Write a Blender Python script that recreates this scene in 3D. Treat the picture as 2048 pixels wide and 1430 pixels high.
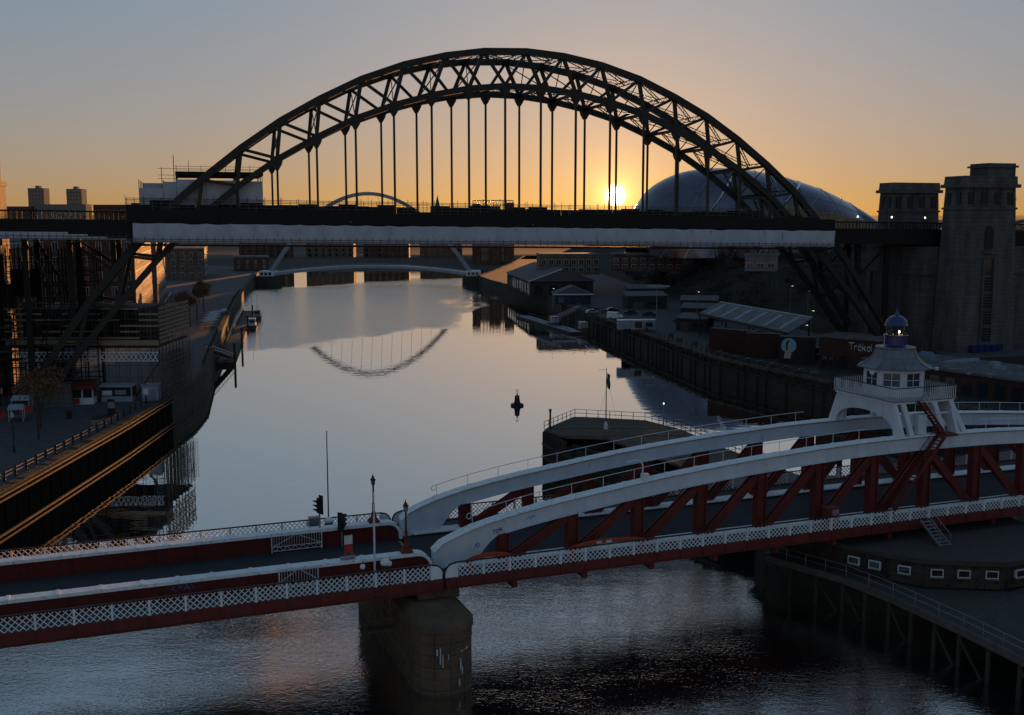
import bpy, math, random
from mathutils import Vector, Matrix

for _o in list(bpy.data.objects):
    bpy.data.objects.remove(_o)
SC = bpy.context.scene
COL = SC.collection
R = math.radians
RND = random.Random(7)

# ------------------------------------------------------------------ camera
cam = bpy.data.cameras.new('camera')
cam.lens = 37.79
cam.sensor_width = 36.0
cam.clip_start = 0.5
cam.clip_end = 20000
camo = bpy.data.objects.new('camera', cam)
COL.objects.link(camo)
camo.location = (0, 0, 36)
camo.rotation_euler = (R(90) - math.atan(278 / 2150), 0, 0)
SC.camera = camo

# ------------------------------------------------------------------ sky and sun
SUN_AZ = 0.0948       # to the right of straight ahead (+Y), radians
SUN_EL = 0.0212
SUN_DIR = Vector((math.sin(SUN_AZ) * math.cos(SUN_EL), math.cos(SUN_AZ) * math.cos(SUN_EL), math.sin(SUN_EL)))
world = bpy.data.worlds.new('World')
SC.world = world
world.use_nodes = True
wn, wl = world.node_tree.nodes, world.node_tree.links
wn.clear()
w_out = wn.new('ShaderNodeOutputWorld')
w_sky = wn.new('ShaderNodeTexSky')
w_sky.sky_type = 'NISHITA'
w_sky.sun_disc = False
w_sky.sun_elevation = R(3.2)
w_sky.sun_rotation = SUN_AZ
w_sky.altitude = 60
w_sky.air_density = 1.0
w_sky.dust_density = 0.25
w_sky.ozone_density = 2.0
w_bg = wn.new('ShaderNodeBackground')
w_bg.inputs['Strength'].default_value = 0.15
w_gam = wn.new('ShaderNodeGamma'); w_gam.inputs['Gamma'].default_value = 0.36
wl.new(w_sky.outputs[0], w_gam.inputs['Color'])
w_hsv = wn.new('ShaderNodeHueSaturation'); w_hsv.inputs['Saturation'].default_value = 1.34
wl.new(w_gam.outputs[0], w_hsv.inputs['Color'])
w_tc = wn.new('ShaderNodeTexCoord')
w_xyz = wn.new('ShaderNodeSeparateXYZ')
wl.new(w_tc.outputs['Generated'], w_xyz.inputs[0])
w_map = wn.new('ShaderNodeMapRange'); w_map.inputs['From Max'].default_value = 0.22
wl.new(w_xyz.outputs['Z'], w_map.inputs['Value'])
w_ramp = wn.new('ShaderNodeMix'); w_ramp.data_type = 'RGBA'          # rose belt low in the dawn sky, all the way round
w_ramp.inputs['A'].default_value = (0.97, 0.75, 0.80, 1)
w_ramp.inputs['B'].default_value = (0.75, 0.88, 1.05, 1)
wl.new(w_map.outputs[0], w_ramp.inputs['Factor'])
w_mul = wn.new('ShaderNodeMix'); w_mul.data_type = 'RGBA'; w_mul.blend_type = 'MULTIPLY'
w_mul.inputs['Factor'].default_value = 1.0
wl.new(w_hsv.outputs[0], w_mul.inputs['A']); wl.new(w_ramp.outputs['Result'], w_mul.inputs['B'])
wl.new(w_mul.outputs['Result'], w_bg.inputs['Color'])
# the sun's own disc and its aureole, as part of the sky
w_dot = wn.new('ShaderNodeVectorMath'); w_dot.operation = 'DOT_PRODUCT'
wl.new(w_tc.outputs['Generated'], w_dot.inputs[0])
w_dot.inputs[1].default_value = SUN_DIR
w_ac = wn.new('ShaderNodeMath'); w_ac.operation = 'ARCCOSINE'; w_ac.use_clamp = False
wl.new(w_dot.outputs['Value'], w_ac.inputs[0])
def aureole(width, power, strength, color):
    d = wn.new('ShaderNodeMath'); d.operation = 'DIVIDE'; d.inputs[1].default_value = width
    wl.new(w_ac.outputs[0], d.inputs[0])
    p = wn.new('ShaderNodeMath'); p.operation = 'POWER'; p.inputs[1].default_value = power
    wl.new(d.outputs[0], p.inputs[0])
    n = wn.new('ShaderNodeMath'); n.operation = 'MULTIPLY'; n.inputs[1].default_value = -1.0
    wl.new(p.outputs[0], n.inputs[0])
    e = wn.new('ShaderNodeMath'); e.operation = 'EXPONENT'
    wl.new(n.outputs[0], e.inputs[0])
    s = wn.new('ShaderNodeMath'); s.operation = 'MULTIPLY'; s.inputs[1].default_value = strength
    wl.new(e.outputs[0], s.inputs[0])
    b = wn.new('ShaderNodeBackground'); b.inputs['Color'].default_value = (*color, 1)
    wl.new(s.outputs[0], b.inputs['Strength'])
    return b
w_last = w_bg
for args in ((R(0.42), 4.0, 14.0, (1.0, 0.82, 0.45)), (R(0.75), 1.0, 1.1, (1.0, 0.62, 0.16)), (R(5.0), 1.0, 0.10, (1.0, 0.50, 0.10)), (R(8.5), 1.0, 0.17, (1.0, 0.47, 0.17))):
    a_ = wn.new('ShaderNodeAddShader')
    wl.new(w_last.outputs[0], a_.inputs[0]); wl.new(aureole(*args).outputs[0], a_.inputs[1])
    w_last = a_
wl.new(w_last.outputs[0], w_out.inputs['Surface'])

sun = bpy.data.lights.new('sun', 'SUN')
sun.energy = 4.5
sun.angle = R(0.5)
sun.color = (1.0, 0.42, 0.12)
suno = bpy.data.objects.new('sun', sun)
COL.objects.link(suno)
suno.rotation_euler = SUN_DIR.to_track_quat('Z', 'Y').to_euler()

SC.view_settings.view_transform = 'Standard'
SC.view_settings.look = 'None'
SC.view_settings.gamma = 1
SC.view_settings.exposure = 0.68
SC.view_settings.use_curve_mapping = False
SC.cycles.max_bounces = 6
SC.cycles.sample_clamp_indirect = 4
SC.cycles.use_denoising = True

# ------------------------------------------------------------------ materials
def new_mat(name):
    m = bpy.data.materials.new(name); m.use_nodes = True
    nt = m.node_tree
    return m, nt.nodes, nt.links, nt.nodes['Principled BSDF']

def mat(name, c1, c2=None, scale=1.5, rough=0.7, metal=0.0, bump=0.0, bscale=None, stretch=(1, 1, 1), spots=None, emit=None, spec=0.3):
    """procedural paint / stone / metal: two tones mixed by noise, optional dirt spots with their own colour, fine bump"""
    m, n, l, b = new_mat(name)
    b.inputs['Roughness'].default_value = rough
    b.inputs['Metallic'].default_value = metal
    b.inputs['Specular IOR Level'].default_value = spec
    g = n.new('ShaderNodeNewGeometry')
    mp = n.new('ShaderNodeMapping'); mp.inputs['Scale'].default_value = stretch
    l.new(g.outputs['Position'], mp.inputs['Vector'])
    src = None
    if c2 is not None:
        t = n.new('ShaderNodeTexNoise'); t.inputs['Scale'].default_value = scale; t.inputs['Detail'].default_value = 6
        t.inputs['Roughness'].default_value = 0.65
        l.new(mp.outputs[0], t.inputs['Vector'])
        r = n.new('ShaderNodeMapRange'); r.inputs['From Min'].default_value = 0.35; r.inputs['From Max'].default_value = 0.65
        l.new(t.outputs['Fac'], r.inputs['Value'])
        mx = n.new('ShaderNodeMix'); mx.data_type = 'RGBA'
        mx.inputs['A'].default_value = (*c1, 1); mx.inputs['B'].default_value = (*c2, 1)
        l.new(r.outputs[0], mx.inputs['Factor'])
        src = mx.outputs['Result']
        if spots:
            sc, lo, hi, col = spots
            t2 = n.new('ShaderNodeTexNoise'); t2.inputs['Scale'].default_value = sc; t2.inputs['Detail'].default_value = 8
            t2.inputs['Roughness'].default_value = 0.75
            l.new(mp.outputs[0], t2.inputs['Vector'])
            r2 = n.new('ShaderNodeMapRange'); r2.inputs['From Min'].default_value = lo; r2.inputs['From Max'].default_value = hi
            l.new(t2.outputs['Fac'], r2.inputs['Value'])
            m2 = n.new('ShaderNodeMix'); m2.data_type = 'RGBA'; m2.inputs['B'].default_value = (*col, 1)
            l.new(r2.outputs[0], m2.inputs['Factor']); l.new(src, m2.inputs['A'])
            src = m2.outputs['Result']
        l.new(src, b.inputs['Base Color'])
    else:
        b.inputs['Base Color'].default_value = (*c1, 1)
    if bump:
        t3 = n.new('ShaderNodeTexNoise'); t3.inputs['Scale'].default_value = bscale or scale * 4; t3.inputs['Detail'].default_value = 5
        l.new(mp.outputs[0], t3.inputs['Vector'])
        bp = n.new('ShaderNodeBump'); bp.inputs['Strength'].default_value = bump; bp.inputs['Distance'].default_value = 0.1
        l.new(t3.outputs['Fac'], bp.inputs['Height']); l.new(bp.outputs[0], b.inputs['Normal'])
    if emit:
        b.inputs['Emission Color'].default_value = (*emit[0], 1); b.inputs['Emission Strength'].default_value = emit[1]
    return m

def brick_mat(name, c1, c2, mortar, bw, bh, rough=0.85, axis='x'):
    """far masonry whose single blocks are too small to pick apart"""
    m, n, l, b = new_mat(name)
    b.inputs['Roughness'].default_value = rough; b.inputs['Specular IOR Level'].default_value = 0.2
    g = n.new('ShaderNodeNewGeometry'); s = n.new('ShaderNodeSeparateXYZ'); c = n.new('ShaderNodeCombineXYZ')
    l.new(g.outputs['Position'], s.inputs[0])
    ad = n.new('ShaderNodeMath'); ad.operation = 'ADD'
    l.new(s.outputs['X'], ad.inputs[0]); l.new(s.outputs['Y'], ad.inputs[1])
    l.new(ad.outputs[0], c.inputs['X']); l.new(s.outputs['Z'], c.inputs['Y'])
    t = n.new('ShaderNodeTexBrick')
    t.inputs['Color1'].default_value = (*c1, 1); t.inputs['Color2'].default_value = (*c2, 1); t.inputs['Mortar'].default_value = (*mortar, 1)
    t.inputs['Scale'].default_value = 1; t.inputs['Brick Width'].default_value = bw; t.inputs['Row Height'].default_value = bh
    t.inputs['Mortar Size'].default_value = bh * 0.05
    l.new(c.outputs[0], t.inputs['Vector'])
    ns = n.new('ShaderNodeTexNoise'); ns.inputs['Scale'].default_value = 0.35; ns.inputs['Detail'].default_value = 6
    mp = n.new('ShaderNodeMapping'); mp.inputs['Scale'].default_value = (1.5, 1.5, 0.3)
    l.new(g.outputs['Position'], mp.inputs[0]); l.new(mp.outputs[0], ns.inputs['Vector'])
    rr = n.new('ShaderNodeMapRange'); rr.inputs['From Min'].default_value = 0.3; rr.inputs['From Max'].default_value = 0.7
    rr.inputs['To Min'].default_value = 0.55; rr.inputs['To Max'].default_value = 1.15
    l.new(ns.outputs['Fac'], rr.inputs['Value'])
    mx = n.new('ShaderNodeMix'); mx.data_type = 'RGBA'; mx.blend_type = 'MULTIPLY'; mx.inputs['Factor'].default_value = 1
    l.new(t.outputs['Color'], mx.inputs['A']); l.new(rr.outputs[0], mx.inputs['B'])
    l.new(mx.outputs['Result'], b.inputs['Base Color'])
    bp = n.new('ShaderNodeBump'); bp.inputs['Strength'].default_value = 0.3; bp.inputs['Distance'].default_value = 0.05
    l.new(t.outputs['Fac'], bp.inputs['Height']); bp.invert = True; l.new(bp.outputs[0], b.inputs['Normal'])
    return m

def glass_mat(name, col=(0.02, 0.025, 0.03), rough=0.06):
    m, n, l, b = new_mat(name)
    b.inputs['Base Color'].default_value = (*col, 1); b.inputs['Roughness'].default_value = rough
    b.inputs['Specular IOR Level'].default_value = 0.7
    return m

M = {}
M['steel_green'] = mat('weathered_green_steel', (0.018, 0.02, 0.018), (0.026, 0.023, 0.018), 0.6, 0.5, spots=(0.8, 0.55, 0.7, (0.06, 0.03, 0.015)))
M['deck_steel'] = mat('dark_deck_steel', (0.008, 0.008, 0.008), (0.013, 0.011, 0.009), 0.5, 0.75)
M['sheet'] = mat('white_scaffold_sheet', (0.47, 0.49, 0.56), (0.38, 0.40, 0.47), 0.35, 0.6, bump=0.5, bscale=0.9, stretch=(1, 1, 0.6), spots=(0.5, 0.62, 0.7, (0.3, 0.3, 0.32)))
M['tube'] = mat('galvanised_scaffold_tube', (0.08, 0.075, 0.07), (0.13, 0.12, 0.11), 1.0, 0.5, 0.3)
M['board'] = mat('scaffold_board_timber', (0.2, 0.15, 0.1), (0.3, 0.23, 0.16), 0.8, 0.85)
M['timber'] = mat('weathered_jetty_timber', (0.075, 0.062, 0.05), (0.12, 0.1, 0.082), 1.2, 0.9, bump=0.4, bscale=5)
M['timber_dark'] = mat('wet_dark_timber', (0.03, 0.024, 0.018), (0.055, 0.042, 0.03), 0.9, 0.85, bump=0.4, bscale=4, stretch=(2, 2, 0.4))
M['quay_deck'] = mat('jetty_gravel_decking', (0.045, 0.043, 0.041), (0.07, 0.066, 0.06), 2.0, 0.95, spots=(0.35, 0.5, 0.62, (0.05, 0.055, 0.045)))
M['red'] = mat('dull_red_bridge_paint', (0.15, 0.020, 0.015), (0.1, 0.015, 0.012), 0.9, 0.55, bump=0.08, stretch=(1, 1, 0.4), spots=(1.6, 0.56, 0.7, (0.05, 0.018, 0.014)))
M['white'] = mat('aged_white_paint_shaded', (0.62, 0.65, 0.71), (0.52, 0.55, 0.61), 0.7, 0.5, bump=0.05, stretch=(1, 1, 0.35), spots=(1.9, 0.6, 0.72, (0.3, 0.22, 0.17)))  # shade put into this greyer base for side faces; spots are dirt
M['white_rail'] = mat('white_railing_paint', (0.82, 0.83, 0.84), (0.68, 0.69, 0.7), 1.3, 0.5, stretch=(1, 1, 0.4), spots=(3.0, 0.6, 0.72, (0.34, 0.25, 0.18)))
M['white_top'] = mat('dirty_white_plate_lit', (0.86, 0.87, 0.88), (0.7, 0.7, 0.7), 2.2, 0.75, bump=0.2, spots=(4.0, 0.57, 0.64, (0.2, 0.19, 0.17)))  # sky light put into this paler base for tops; spots are dirt
M['asphalt'] = mat('worn_asphalt', (0.03, 0.032, 0.037), (0.042, 0.044, 0.05), 0.5, 0.85, bump=0.15, bscale=25)
M['paving'] = mat('quay_paving', (0.085, 0.085, 0.092), (0.055, 0.055, 0.06), 0.6, 0.9, spots=(0.25, 0.55, 0.65, (0.06, 0.06, 0.065)))
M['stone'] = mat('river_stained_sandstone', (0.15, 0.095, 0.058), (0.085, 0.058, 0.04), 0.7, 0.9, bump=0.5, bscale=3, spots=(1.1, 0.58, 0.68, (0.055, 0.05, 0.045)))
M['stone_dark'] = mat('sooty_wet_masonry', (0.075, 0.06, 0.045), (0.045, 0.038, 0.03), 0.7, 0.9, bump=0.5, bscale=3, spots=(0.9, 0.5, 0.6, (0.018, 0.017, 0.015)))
M['pale_steel'] = mat('pale_grey_painted_steel', (0.3, 0.31, 0.34), (0.25, 0.26, 0.29), 0.2, 0.5)
M['grime_shade_white'] = mat('grime_shade_white_paint', (0.3, 0.31, 0.33), (0.2, 0.2, 0.21), 1.5, 0.7)  # greyed for grime, and for the shadow line painted under chord plates
M['stone_white'] = mat('lime_streak', (0.55, 0.52, 0.48), (0.35, 0.33, 0.3), 5, 0.9)
M['quay_stone'] = mat('mossy_quay_masonry', (0.06, 0.052, 0.04), (0.035, 0.034, 0.025), 0.5, 0.95, bump=0.6, bscale=2, spots=(0.8, 0.55, 0.68, (0.035, 0.045, 0.022)))
M['granite'] = brick_mat('granite_blocks', (0.125, 0.12, 0.117), (0.1, 0.098, 0.096), (0.06, 0.058, 0.056), 1.9, 0.8)
M['brick'] = brick_mat('red_brown_brick', (0.15, 0.07, 0.045), (0.11, 0.052, 0.036), (0.12, 0.1, 0.085), 0.5, 0.18)
M['brick_pale'] = brick_mat('buff_brick', (0.2, 0.13, 0.085), (0.16, 0.105, 0.07), (0.15, 0.13, 0.105), 0.5, 0.18)
M['roof'] = mat('grey_slate_roof', (0.07, 0.07, 0.075), (0.1, 0.1, 0.105), 0.8, 0.8)
M['roof_flat'] = mat('pale_felt_roof', (0.09, 0.09, 0.095), (0.14, 0.14, 0.145), 0.4, 0.9, spots=(0.6, 0.55, 0.62, (0.3, 0.31, 0.33)))
M['lead'] = mat('lead_roof_sheet', (0.13, 0.14, 0.16), (0.2, 0.21, 0.23), 1.6, 0.45, 0.4)
M['blue'] = mat('glossy_blue_paint', (0.012, 0.025, 0.11), (0.018, 0.032, 0.14), 1.0, 0.22, spec=0.6)
M['black'] = mat('black_iron', (0.012, 0.012, 0.013), (0.02, 0.02, 0.021), 2, 0.5)
M['grey_metal'] = mat('galvanised_grey_metal', (0.28, 0.3, 0.33), (0.2, 0.22, 0.24), 1.5, 0.45, 0.5)
M['white_thin'] = mat('white_painted_metal', (0.68, 0.69, 0.7), (0.5, 0.52, 0.53), 2.0, 0.5)
M['glass'] = glass_mat('dark_window_glass')
M['glass_blue'] = glass_mat('blue_tinted_glass', (0.03, 0.05, 0.09))
M['sage'] = mat('brushed_steel_shell', (0.17, 0.155, 0.19), (0.12, 0.11, 0.14), 0.08, 0.2, 0.95)
M['container'] = mat('dark_oxide_container', (0.07, 0.028, 0.022), (0.045, 0.02, 0.018), 0.6, 0.7)
M['container_dark'] = mat('charcoal_container', (0.025, 0.023, 0.024), (0.04, 0.036, 0.035), 0.6, 0.7)
M['hill'] = mat('dark_scrub_hillside', (0.012, 0.013, 0.008), (0.02, 0.017, 0.011), 0.12, 1.0, bump=0.6, bscale=0.6)
M['far_land'] = mat('far_town_land', (0.045, 0.042, 0.034), (0.07, 0.062, 0.05), 0.01, 1.0)
M['leaf_brown'] = mat('autumn_leaf', (0.13, 0.07, 0.025), (0.09, 0.055, 0.02), 0.8, 0.8)
M['leaf_dark'] = mat('dark_evergreen_leaf', (0.016, 0.02, 0.010), (0.03, 0.028, 0.014), 0.4, 0.8)
M['bark'] = mat('dark_bark', (0.035, 0.028, 0.022), (0.055, 0.045, 0.035), 2, 0.9)
M['concrete'] = mat('grey_concrete', (0.22, 0.21, 0.2), (0.16, 0.155, 0.15), 0.5, 0.9)
M['rust'] = mat('rusty_dock_timber', (0.1, 0.055, 0.03), (0.045, 0.028, 0.018), 1.5, 0.85, bump=0.3, bscale=4)
M['lamp_on'] = mat('lit_lamp_glass', (0.8, 0.78, 0.7), rough=0.4, emit=((1.0, 0.9, 0.7), 1.6))
M['lamp_off'] = mat('frosted_lamp_glass', (0.4, 0.4, 0.38), (0.3, 0.3, 0.28), 3, 0.3)
M['yellow'] = mat('worn_yellow_road_paint', (0.5, 0.36, 0.06), (0.3, 0.24, 0.08), 3, 0.8)
M['sign_red'] = mat('red_sign_face', (0.45, 0.03, 0.03), (0.38, 0.03, 0.03), 3, 0.5)
M['safety_red'] = mat('orange_red_steel', (0.5, 0.07, 0.03), (0.42, 0.05, 0.025), 2, 0.5)
M['car_blue'] = mat('pale_blue_car_paint', (0.2, 0.28, 0.38), (0.22, 0.3, 0.4), 1, 0.25, 0.3, spec=0.6)
M['car_dark'] = mat('dark_car_paint', (0.02, 0.02, 0.025), (0.03, 0.03, 0.035), 1, 0.25, 0.2, spec=0.6)
M['van_white'] = mat('white_van_paint', (0.7, 0.72, 0.76), (0.62, 0.64, 0.68), 0.6, 0.3, spec=0.5)
M['rubber'] = mat('black_rubber', (0.012, 0.012, 0.012), (0.02, 0.02, 0.02), 3, 0.8)
M['cloth_dark'] = mat('dark_clothing', (0.02, 0.022, 0.03), (0.035, 0.035, 0.04), 5, 0.9)
M['cloth_flag'] = mat('dark_green_flag_cloth', (0.04, 0.07, 0.05), (0.06, 0.08, 0.06), 2, 0.9)
M['canvas'] = mat('white_stall_canvas', (0.3, 0.33, 0.38), (0.22, 0.25, 0.29), 0.9, 0.8)
M['drape_green'] = mat('green_debris_netting', (0.16, 0.24, 0.12), (0.22, 0.26, 0.1), 0.5, 0.8, stretch=(3, 3, 0.5))
M['drape_yellow'] = mat('yellow_debris_netting', (0.4, 0.27, 0.05), (0.3, 0.2, 0.04), 0.5, 0.8, stretch=(3, 3, 0.5))

# ------------------------------------------------------------------ mesh building
class MB:
    def __init__(s):
        s.v, s.f = [], []
    def add(s, vs, fs):
        k = len(s.v); s.v += [tuple(p) for p in vs]; s.f += [tuple(i + k for i in q) for q in fs]; return s
    def hexa(s, p):          # 8 points: bottom loop 0-3, top loop 4-7
        return s.add(p, [(3, 2, 1, 0), (4, 5, 6, 7), (0, 1, 5, 4), (1, 2, 6, 5), (2, 3, 7, 6), (3, 0, 4, 7)])
    def box(s, x0, x1, y0, y1, z0, z1):
        return s.hexa([(x0, y0, z0), (x1, y0, z0), (x1, y1, z0), (x0, y1, z0), (x0, y0, z1), (x1, y0, z1), (x1, y1, z1), (x0, y1, z1)])
    def bar(s, a, b, w, h, up=(0, 0, 1)):
        a, b = Vector(a), Vector(b); d = (b - a).normalized(); up = Vector(up)
        if abs(d.dot(up)) > 0.97: up = Vector((0, 1, 0)) if abs(d.y) < 0.9 else Vector((1, 0, 0))
        sd = d.cross(up).normalized() * (w / 2); u = sd.cross(d).normalized() * (h / 2)
        return s.hexa([a - sd - u, a + sd - u, b + sd - u, b - sd - u, a - sd + u, a + sd + u, b + sd + u, b - sd + u])
    def tube(s, a, b, r, n=6, r2=None):
        a, b = Vector(a), Vector(b); d = (b - a).normalized(); r2 = r if r2 is None else r2
        up = Vector((0, 0, 1)) if abs(d.z) < 0.9 else Vector((1, 0, 0))
        x = d.cross(up).normalized(); y = x.cross(d)
        vs = [a + (x * math.cos(t) + y * math.sin(t)) * r for t in [2 * math.pi * i / n for i in range(n)]]
        vs += [b + (x * math.cos(t) + y * math.sin(t)) * r2 for t in [2 * math.pi * i / n for i in range(n)]]
        fs = [(i, (i + 1) % n, n + (i + 1) % n, n + i) for i in range(n)] + [tuple(range(n))[::-1], tuple(range(n, 2 * n))]
        return s.add(vs, fs)
    def path(s, pts, r, n=5):
        for p, q in zip(pts, pts[1:]): s.tube(p, q, r, n)
        return s
    def lathe(s, prof, c=(0, 0, 0), n=16, rot=0.0, caps=True):
        k = len(prof); vs = []
        for r, z in prof:
            for i in range(n):
                t = 2 * math.pi * i / n + rot
                vs.append((c[0] + r * math.cos(t), c[1] + r * math.sin(t), c[2] + z))
        fs = [(j * n + i, j * n + (i + 1) % n, (j + 1) * n + (i + 1) % n, (j + 1) * n + i) for j in range(k - 1) for i in range(n)]
        if caps: fs += [tuple(range(n))[::-1], tuple(range((k - 1) * n, k * n))]
        return s.add(vs, fs)
    def prism(s, poly, z0, z1):          # poly in xy, counter-clockwise
        n = len(poly)
        vs = [(x, y, z0) for x, y in poly] + [(x, y, z1) for x, y in poly]
        fs = [tuple(range(n))[::-1], tuple(range(n, 2 * n))] + [(i, (i + 1) % n, n + (i + 1) % n, n + i) for i in range(n)]
        return s.add(vs, fs)
    def slab(s, poly, y0, y1):           # poly in xz, extruded along y
        n = len(poly)
        vs = [(x, y0, z) for x, z in poly] + [(x, y1, z) for x, z in poly]
        fs = [tuple(range(n)), tuple(range(n, 2 * n))[::-1]] + [((i + 1) % n, i, n + i, n + (i + 1) % n) for i in range(n)]
        return s.add(vs, fs)
    def ribbon(s, top, bot, y0, y1):     # matching lists of (x,z): a beam with curved top and bottom, extruded along y
        n = len(top)
        for i in range(n - 1):
            (a, za), (b, zb), (c, zc), (d, zd) = bot[i], bot[i + 1], top[i + 1], top[i]
            k = len(s.v)
            s.v += [(a, y0, za), (b, y0, zb), (c, y0, zc), (d, y0, zd), (a, y1, za), (b, y1, zb), (c, y1, zc), (d, y1, zd)]
            s.f += [(k, k + 1, k + 2, k + 3), (k + 7, k + 6, k + 5, k + 4), (k + 3, k + 2, k + 6, k + 7), (k + 1, k, k + 4, k + 5)]
            if i == 0: s.f.append((k, k + 3, k + 7, k + 4))
            if i == n - 2: s.f.append((k + 2, k + 1, k + 5, k + 6))
        return s
    def mesh(s, name, m, smooth=False):
        me = bpy.data.meshes.new(name); me.from_pydata(s.v, [], s.f); me.update()
        for x in (m if isinstance(m, (list, tuple)) else [m]):
            me.materials.append(M[x] if isinstance(x, str) else x)
        if smooth:
            for p in me.polygons: p.use_smooth = True
        return me
    def build(s, name, m, parent=None, smooth=False, **kw):
        return put(s.mesh(name, m, smooth), name, parent, **kw)

def put(me, name, parent=None, loc=None, rz=0.0, label=None, cat=None, group=None, kind=None):
    o = bpy.data.objects.new(name, me); COL.objects.link(o)
    if parent is not None: o.parent = parent
    if loc is not None: o.location = loc
    if rz: o.rotation_euler = (0, 0, rz)
    return tag(o, label, cat, group, kind)

def tag(o, label=None, cat=None, group=None, kind=None):
    if label: o['label'] = label
    if cat: o['category'] = cat
    if group: o['group'] = group
    if kind: o['kind'] = kind
    return o

def thing(name, loc, label, cat, rz=0.0, group=None):
    return put(None, name, None, loc, rz, label, cat, group)

def copy_tree(o, loc=None, rz=None, label=None, parent=None):
    c = o.copy(); COL.objects.link(c)
    if parent is not None: c.parent = parent
    if loc is not None: c.location = loc
    if rz is not None: c.rotation_euler = (0, 0, rz)
    if label: c['label'] = label
    for ch in o.children: copy_tree(ch, parent=c)
    return c

def lerp_table(tab, x):
    if x <= tab[0][0]: return tab[0][1]
    for (a, p), (b, q) in zip(tab, tab[1:]):
        if x <= b:
            t = (x - a) / (b - a); return p + (q - p) * t
    return tab[-1][1]

def smooth_table(tab):
    """Catmull-Rom through a table"""
    def f(x):
        n = len(tab)
        if x <= tab[0][0]: return tab[0][1]
        if x >= tab[-1][0]: return tab[-1][1]
        i = max(k for k in range(n - 1) if tab[k][0] <= x)
        (x0, y0), (x1, y1) = tab[i], tab[i + 1]
        m0 = (y1 - tab[i - 1][1]) / (x1 - tab[i - 1][0]) if i > 0 else (y1 - y0) / (x1 - x0)
        m1 = (tab[i + 2][1] - y0) / (tab[i + 2][0] - x0) if i + 2 < n else (y1 - y0) / (x1 - x0)
        h = x1 - x0; t = (x - x0) / h
        return (2*t**3 - 3*t*t + 1)*y0 + (t**3 - 2*t*t + t)*h*m0 + (-2*t**3 + 3*t*t)*y1 + (t**3 - t*t)*h*m1
    return f

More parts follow.
